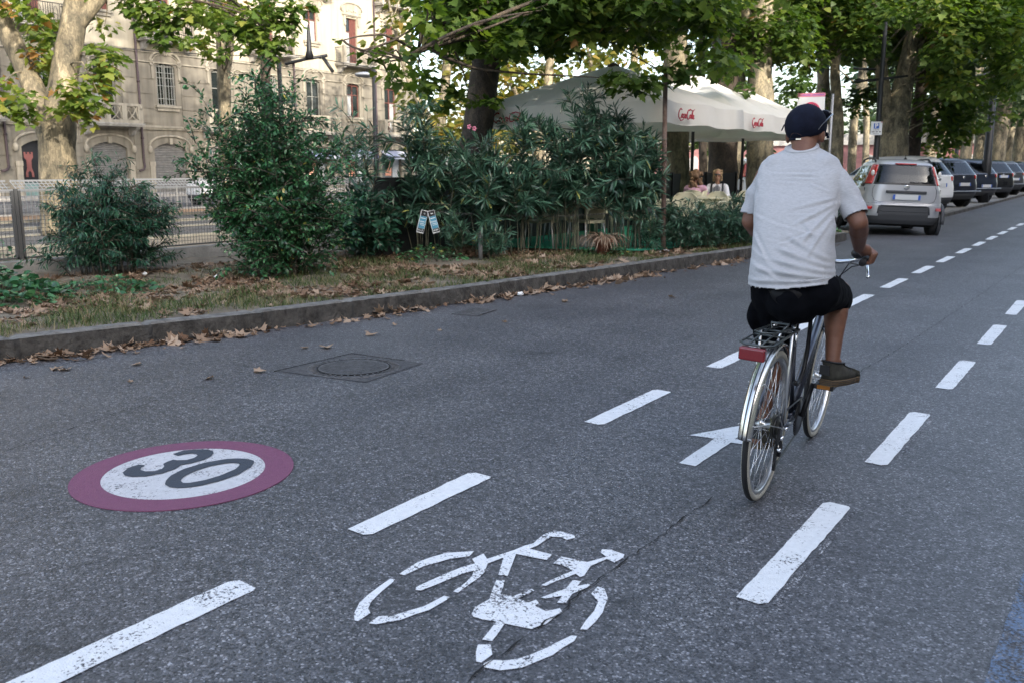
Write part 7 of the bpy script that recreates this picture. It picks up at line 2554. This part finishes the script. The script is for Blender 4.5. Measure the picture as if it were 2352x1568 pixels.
m.add(vs, [(i * 6 + j, i * 6 + j + 1, (i + 1) * 6 + j + 1, (i + 1) * 6 + j) for i in range(12) for j in range(5)], 0, True)
po = m.build('peak', CAPM, capo)
so = po.modifiers.new('s', 'SOLIDIFY'); so.thickness = .005
m = MB()
for s in (-1, 1):
    m.tube([cm @ Vector(q) for q in ((s * .066, .105, .060), (s * .092, .075, .058), (s * .099, .02, .030), (s * .098, -.03, .0), (s * .094, -.055, -.026))], [.003, .0045, .004, .0035, .003], 6)
    M3 = cm.to_3x3() @ Matrix.Rotation(R(20), 3, 'X')
    m.ell(cm @ Vector((s * .038, .108, .062)), (.034, .006, .024), 14, 8, 0, M3)
m.tube([cm @ Vector(q) for q in ((-.012, .118, .066), (0, .121, .069), (.012, .118, .066))], .003, 6)
m.build('sunglasses', mat('sunglass_black', (.012, .013, .018), .15, coat=.5), rider)
# shoes
SHOE = mat('olive_suede', (.040, .038, .030), .9, var=.25, vscale=40)
GUM = mat('gum_sole', (.105, .068, .034), .8)
DARKS = mat('shoe_dark_trim', (.012, .012, .013), .6)
def shoe(A, pedal, toe, flip):
    """A ankle, sole rests on the pedal; toe: turn of the foot outward"""
    heel = Vector((A.x - .005 * flip, pedal.y - .115, pedal.z + .016))
    M = Matrix.Translation(heel) @ Matrix.Rotation(-toe, 4, 'Z') @ Matrix.Rotation(R(-3), 4, 'X')
    L = .272
    prof = []
    for i in range(15):
        f = i / 14
        y = L * f - .01
        wd = .038 + .012 * math.sin(math.pi * min(1, f * 1.15)) if f < .8 else .050 * math.sqrt(max(0.02, 1 - ((f - .8) / .2) ** 2 * .95))
        if f < .1: wd = .030 + .009 * f / .1
        prof.append((y, wd))
    so_ = MB()
    rings = []
    for z, s_ in ((0, 1.0), (.012, 1.06), (.026, 1.05), (.030, 1.0)):
        rings.append([tuple(M @ Vector((w_ * s_, y, z))) for y, w_ in prof] + [tuple(M @ Vector((-w_ * s_, y, z))) for y, w_ in reversed(prof)])
    so_.loft(rings, sm=False)
    up = MB()
    rings = []
    for z, fy, s_ in ((.030, 1.0, 1.0), (.055, .96, .97), (.070, .78, .88), (.082, .56, .80), (.094, .42, .80), (.102, .37, .82)):
        rings.append([tuple(M @ Vector((w_ * s_, -.012 + (y + .02) * fy, z + (.012 * (1 - y / L) if z > .08 else 0)))) for y, w_ in prof] + [tuple(M @ Vector((-w_ * s_, -.012 + (y + .02) * fy, z + (.012 * (1 - y / L) if z > .08 else 0)))) for y, w_ in reversed(prof)])
    up.loft(rings)
    o = up.build('shoe', SHOE, rider)
    so_.build('sole', GUM, o)
    d = MB()
    for z in (.008, .016, .024): d.tube([M @ Vector((w_ * 1.062, y, z)) for y, w_ in prof] + [M @ Vector((-w_ * 1.062, y, z)) for y, w_ in reversed(prof)], .0016, 4, closed=True)
    d.tube([M @ Vector((w_ * .84, -.012 + (y + .02) * .37, .104 + .012 * (1 - y / L))) for y, w_ in prof] + [M @ Vector((-w_ * .84, -.012 + (y + .02) * .37, .104 + .012 * (1 - y / L))) for y, w_ in reversed(prof)], .0045, 6, closed=True)
    d.prism([tuple(M @ Vector((x, -.034, z))) for x, z in ((-.026, .055), (.026, .055), (.022, .10), (-.022, .10))], M.to_3x3() @ Vector((0, .012, 0)))
    for k in range(4):
        y = .115 + k * .022
        d.tube([M @ Vector((-.026, y, .088 - k * .008)), M @ Vector((0, y, .097 - k * .008)), M @ Vector((.026, y, .088 - k * .008))], .0028, 5)
    for k in range(3): d.tube([M @ Vector((.046, .09 + k * .022, .034)), M @ Vector((.038, .105 + k * .022, .075))], .004, 5)
    d.build('trim', DARKS, o)
ln = math.tan(R(3.4))
shoe(RA, Vector((PR.x + .058 + .45 * ln, PR.y, PR.z)), R(18), 1)
shoe(LA, Vector((PL_.x - .055 + .115 * ln, PL_.y, PL_.z)), R(4), -1)

# ---- two women at the cafe table
def woman(loc, face, label, top, skin, hairc, curly, jacket=None, hs=1.0):
    t = thing('person', label, 'person', loc, face)
    b = MB()
    b.ell((0, .02, 1.125), (.070, .088, .108), 18, 12); b.ell((0, .055, 1.065), (.05, .05, .05), 12, 8)
    b.ell((0, .112, 1.105), (.013, .02, .022), 8, 6); b.ell((0, .10, 1.06), (.022, .012, .008), 8, 6)
    b.caps((0, -.02, .93), .05, (0, .005, 1.03), .047)
    b.caps((0, -.03, .50), .135, (0, -.03, .80), .125); b.caps((-.13, -.02, .885), .055, (.13, -.02, .885), .055)
    for s in (-1, 1):
        E, W = Vector((s * .235, .10, .66)), Vector((s * .10, .33, .665))
        S = Vector((s * .17, -.01, .875))
        b.caps(S, .048, E, .037); b.caps(E, .037, W, .024)
        b.caps(W, .025, W + Vector((-s * .03, .05, -.002)), .027)
        for k in range(4): b.caps(W + Vector((-s * .03 + s * (.02 - .013 * k), .06, 0)), .0085, W + Vector((-s * .045 + s * (.02 - .013 * k), .12, -.012)), .007, 8)
        b.caps(W + Vector((-s * .02, .01, .01)), .011, W + Vector((-s * .065, .06, .005)), .009, 8)
        b.caps((s * .085, .0, .50), .085, (s * .10, .40, .50), .06); b.caps((s * .10, .40, .49), .055, (s * .10, .36, .09), .038)
        b.caps((s * .10, .34, .06), .035, (s * .10, .50, .035), .03)
    co, fs = union(b, .009, 5)
    rawobj('body', co, fs, skin, t)
    b = MB()
    b.caps((0, -.03, .52), .15, (0, -.03, .79), .142); b.caps((-.14, -.02, .88), .066, (.14, -.02, .88), .066)
    for s in (-1, 1):
        S, E, W = Vector((s * .17, -.01, .875)), Vector((s * .235, .10, .66)), Vector((s * .10, .33, .665))
        b.caps(S, .062, S.lerp(E, .62 if not jacket else 1), .056)
        if jacket: b.caps(E, .055, E.lerp(W, .8), .045)
    co, fs = union(b, .011, 5)
    co = np.array([p * (1 + .02 * noise.noise(Vector(p) * 14)) for p in co])
    rawobj('jacket' if jacket else 't_shirt', co, fs, jacket or top, t)
    if jacket:
        b = MB().prism([(-.05, .085, .62), (.05, .085, .62), (.065, .10, .86), (.02, .055, .93), (-.02, .055, .93), (-.065, .10, .86)], (0, .045, 0))
        bevel(b.build('top', top, t), .02, 3)
        for s in (-1, 1): MB().tube([(s * .10, .14, .60), (s * .115, .135, .78), (s * .12, .03, .955), (s * .115, -.10, .93), (s * .11, -.17, .78)], .02, 6).build('bag_strap', BLACK, t)
    b = MB().caps((-.09, .0, .50), .095, (-.1, .38, .50), .072); b.caps((.09, .0, .50), .095, (.1, .38, .50), .072); b.ell((0, -.03, .5), (.17, .14, .10), 18, 10)
    for s in (-1, 1): b.caps((s * .1, .385, .49), .066, (s * .1, .36, .14), .05)
    co, fs = union(b, .011, 4)
    rawobj('trousers', co, fs, mat('dark_trousers', (.03, .032, .045), .9), t)
    b = MB()
    b.ell((0, -.012, 1.150), (.086, .100, .106), 18, 12)
    r_ = random.Random(5)
    if curly:
        for k in range(70):
            a = r_.uniform(0, math.pi) + math.pi
            z = r_.uniform(.83, 1.20)
            q = .085 + .03 * r_.random() + .015 * (1.2 - z)
            b.ell((q * math.cos(a) * 1.05, q * math.sin(a) * .9 + .0, z), r_.uniform(.022, .036), 8, 6)
    else:
        for k in range(60):
            a = r_.uniform(R(150), R(390))
            z = r_.uniform(1.0, 1.215)
            b.ell((.085 * math.cos(a), .085 * math.sin(a), z), r_.uniform(.02, .03), 8, 6)
    co, fs = union(b, .008, 2)
    rawobj('hair', co, fs, hairc, t)
    m = MB()
    m.ell((0, .096, 1.130), (.070, .020, .019), 14, 6)
    for s in (-1, 1):
        m.tube([(s * .06, .095, 1.132), (s * .078, .02, 1.13)], .004, 5)
    m.build('sunglasses', MATS['sunglass_black'], t)
    return t
q1, q2 = dep(1598, 420, 18.1), dep(1648, 420, 19.6)
d = (q2 - q1)
fa = math.atan2(-d.x, d.y)
HB_ = mat('brown_curls', (.10, .055, .03), .7, col2=(.24, .14, .075), vscale=30)
HBL = mat('blond_hair', (.20, .13, .07), .7, col2=(.36, .25, .14), vscale=30)
woman((q1.x, q1.y, .195), fa, 'seated woman with long curly brown hair and pink T-shirt seen from behind', mat('pink_cotton', (.52, .30, .38), .9, var=.08, vscale=12), SKIN, HB_, True)
woman((q2.x, q2.y, .195), fa + math.pi + R(12), 'seated woman with sunglasses and white jacket facing the street', mat('dark_pattern_top', (.02, .02, .03), .9, col2=(.3, .3, .32), vscale=22), skinmat('fair_skin', (.36, .19, .13)), HBL, False, mat('white_jacket', (.62, .62, .65), .9, var=.06, vscale=10))
mid = q1.lerp(q2, .5)
for o in list(COL.objects):
    if o.get('label') == 'cream table between the two seated women': o.location = (mid.x, mid.y, .165); o.rotation_euler = (0, 0, fa)
    if o.get('label') == 'cream plastic chair under the woman in the pink shirt': o.location = (q1.x - .02 * math.sin(-fa), q1.y, .205); o.rotation_euler = (0, 0, fa)
    if o.get('label') == 'cream plastic chair under the woman in the white jacket': o.location = (q2.x, q2.y, .205); o.rotation_euler = (0, 0, fa + math.pi + R(12))
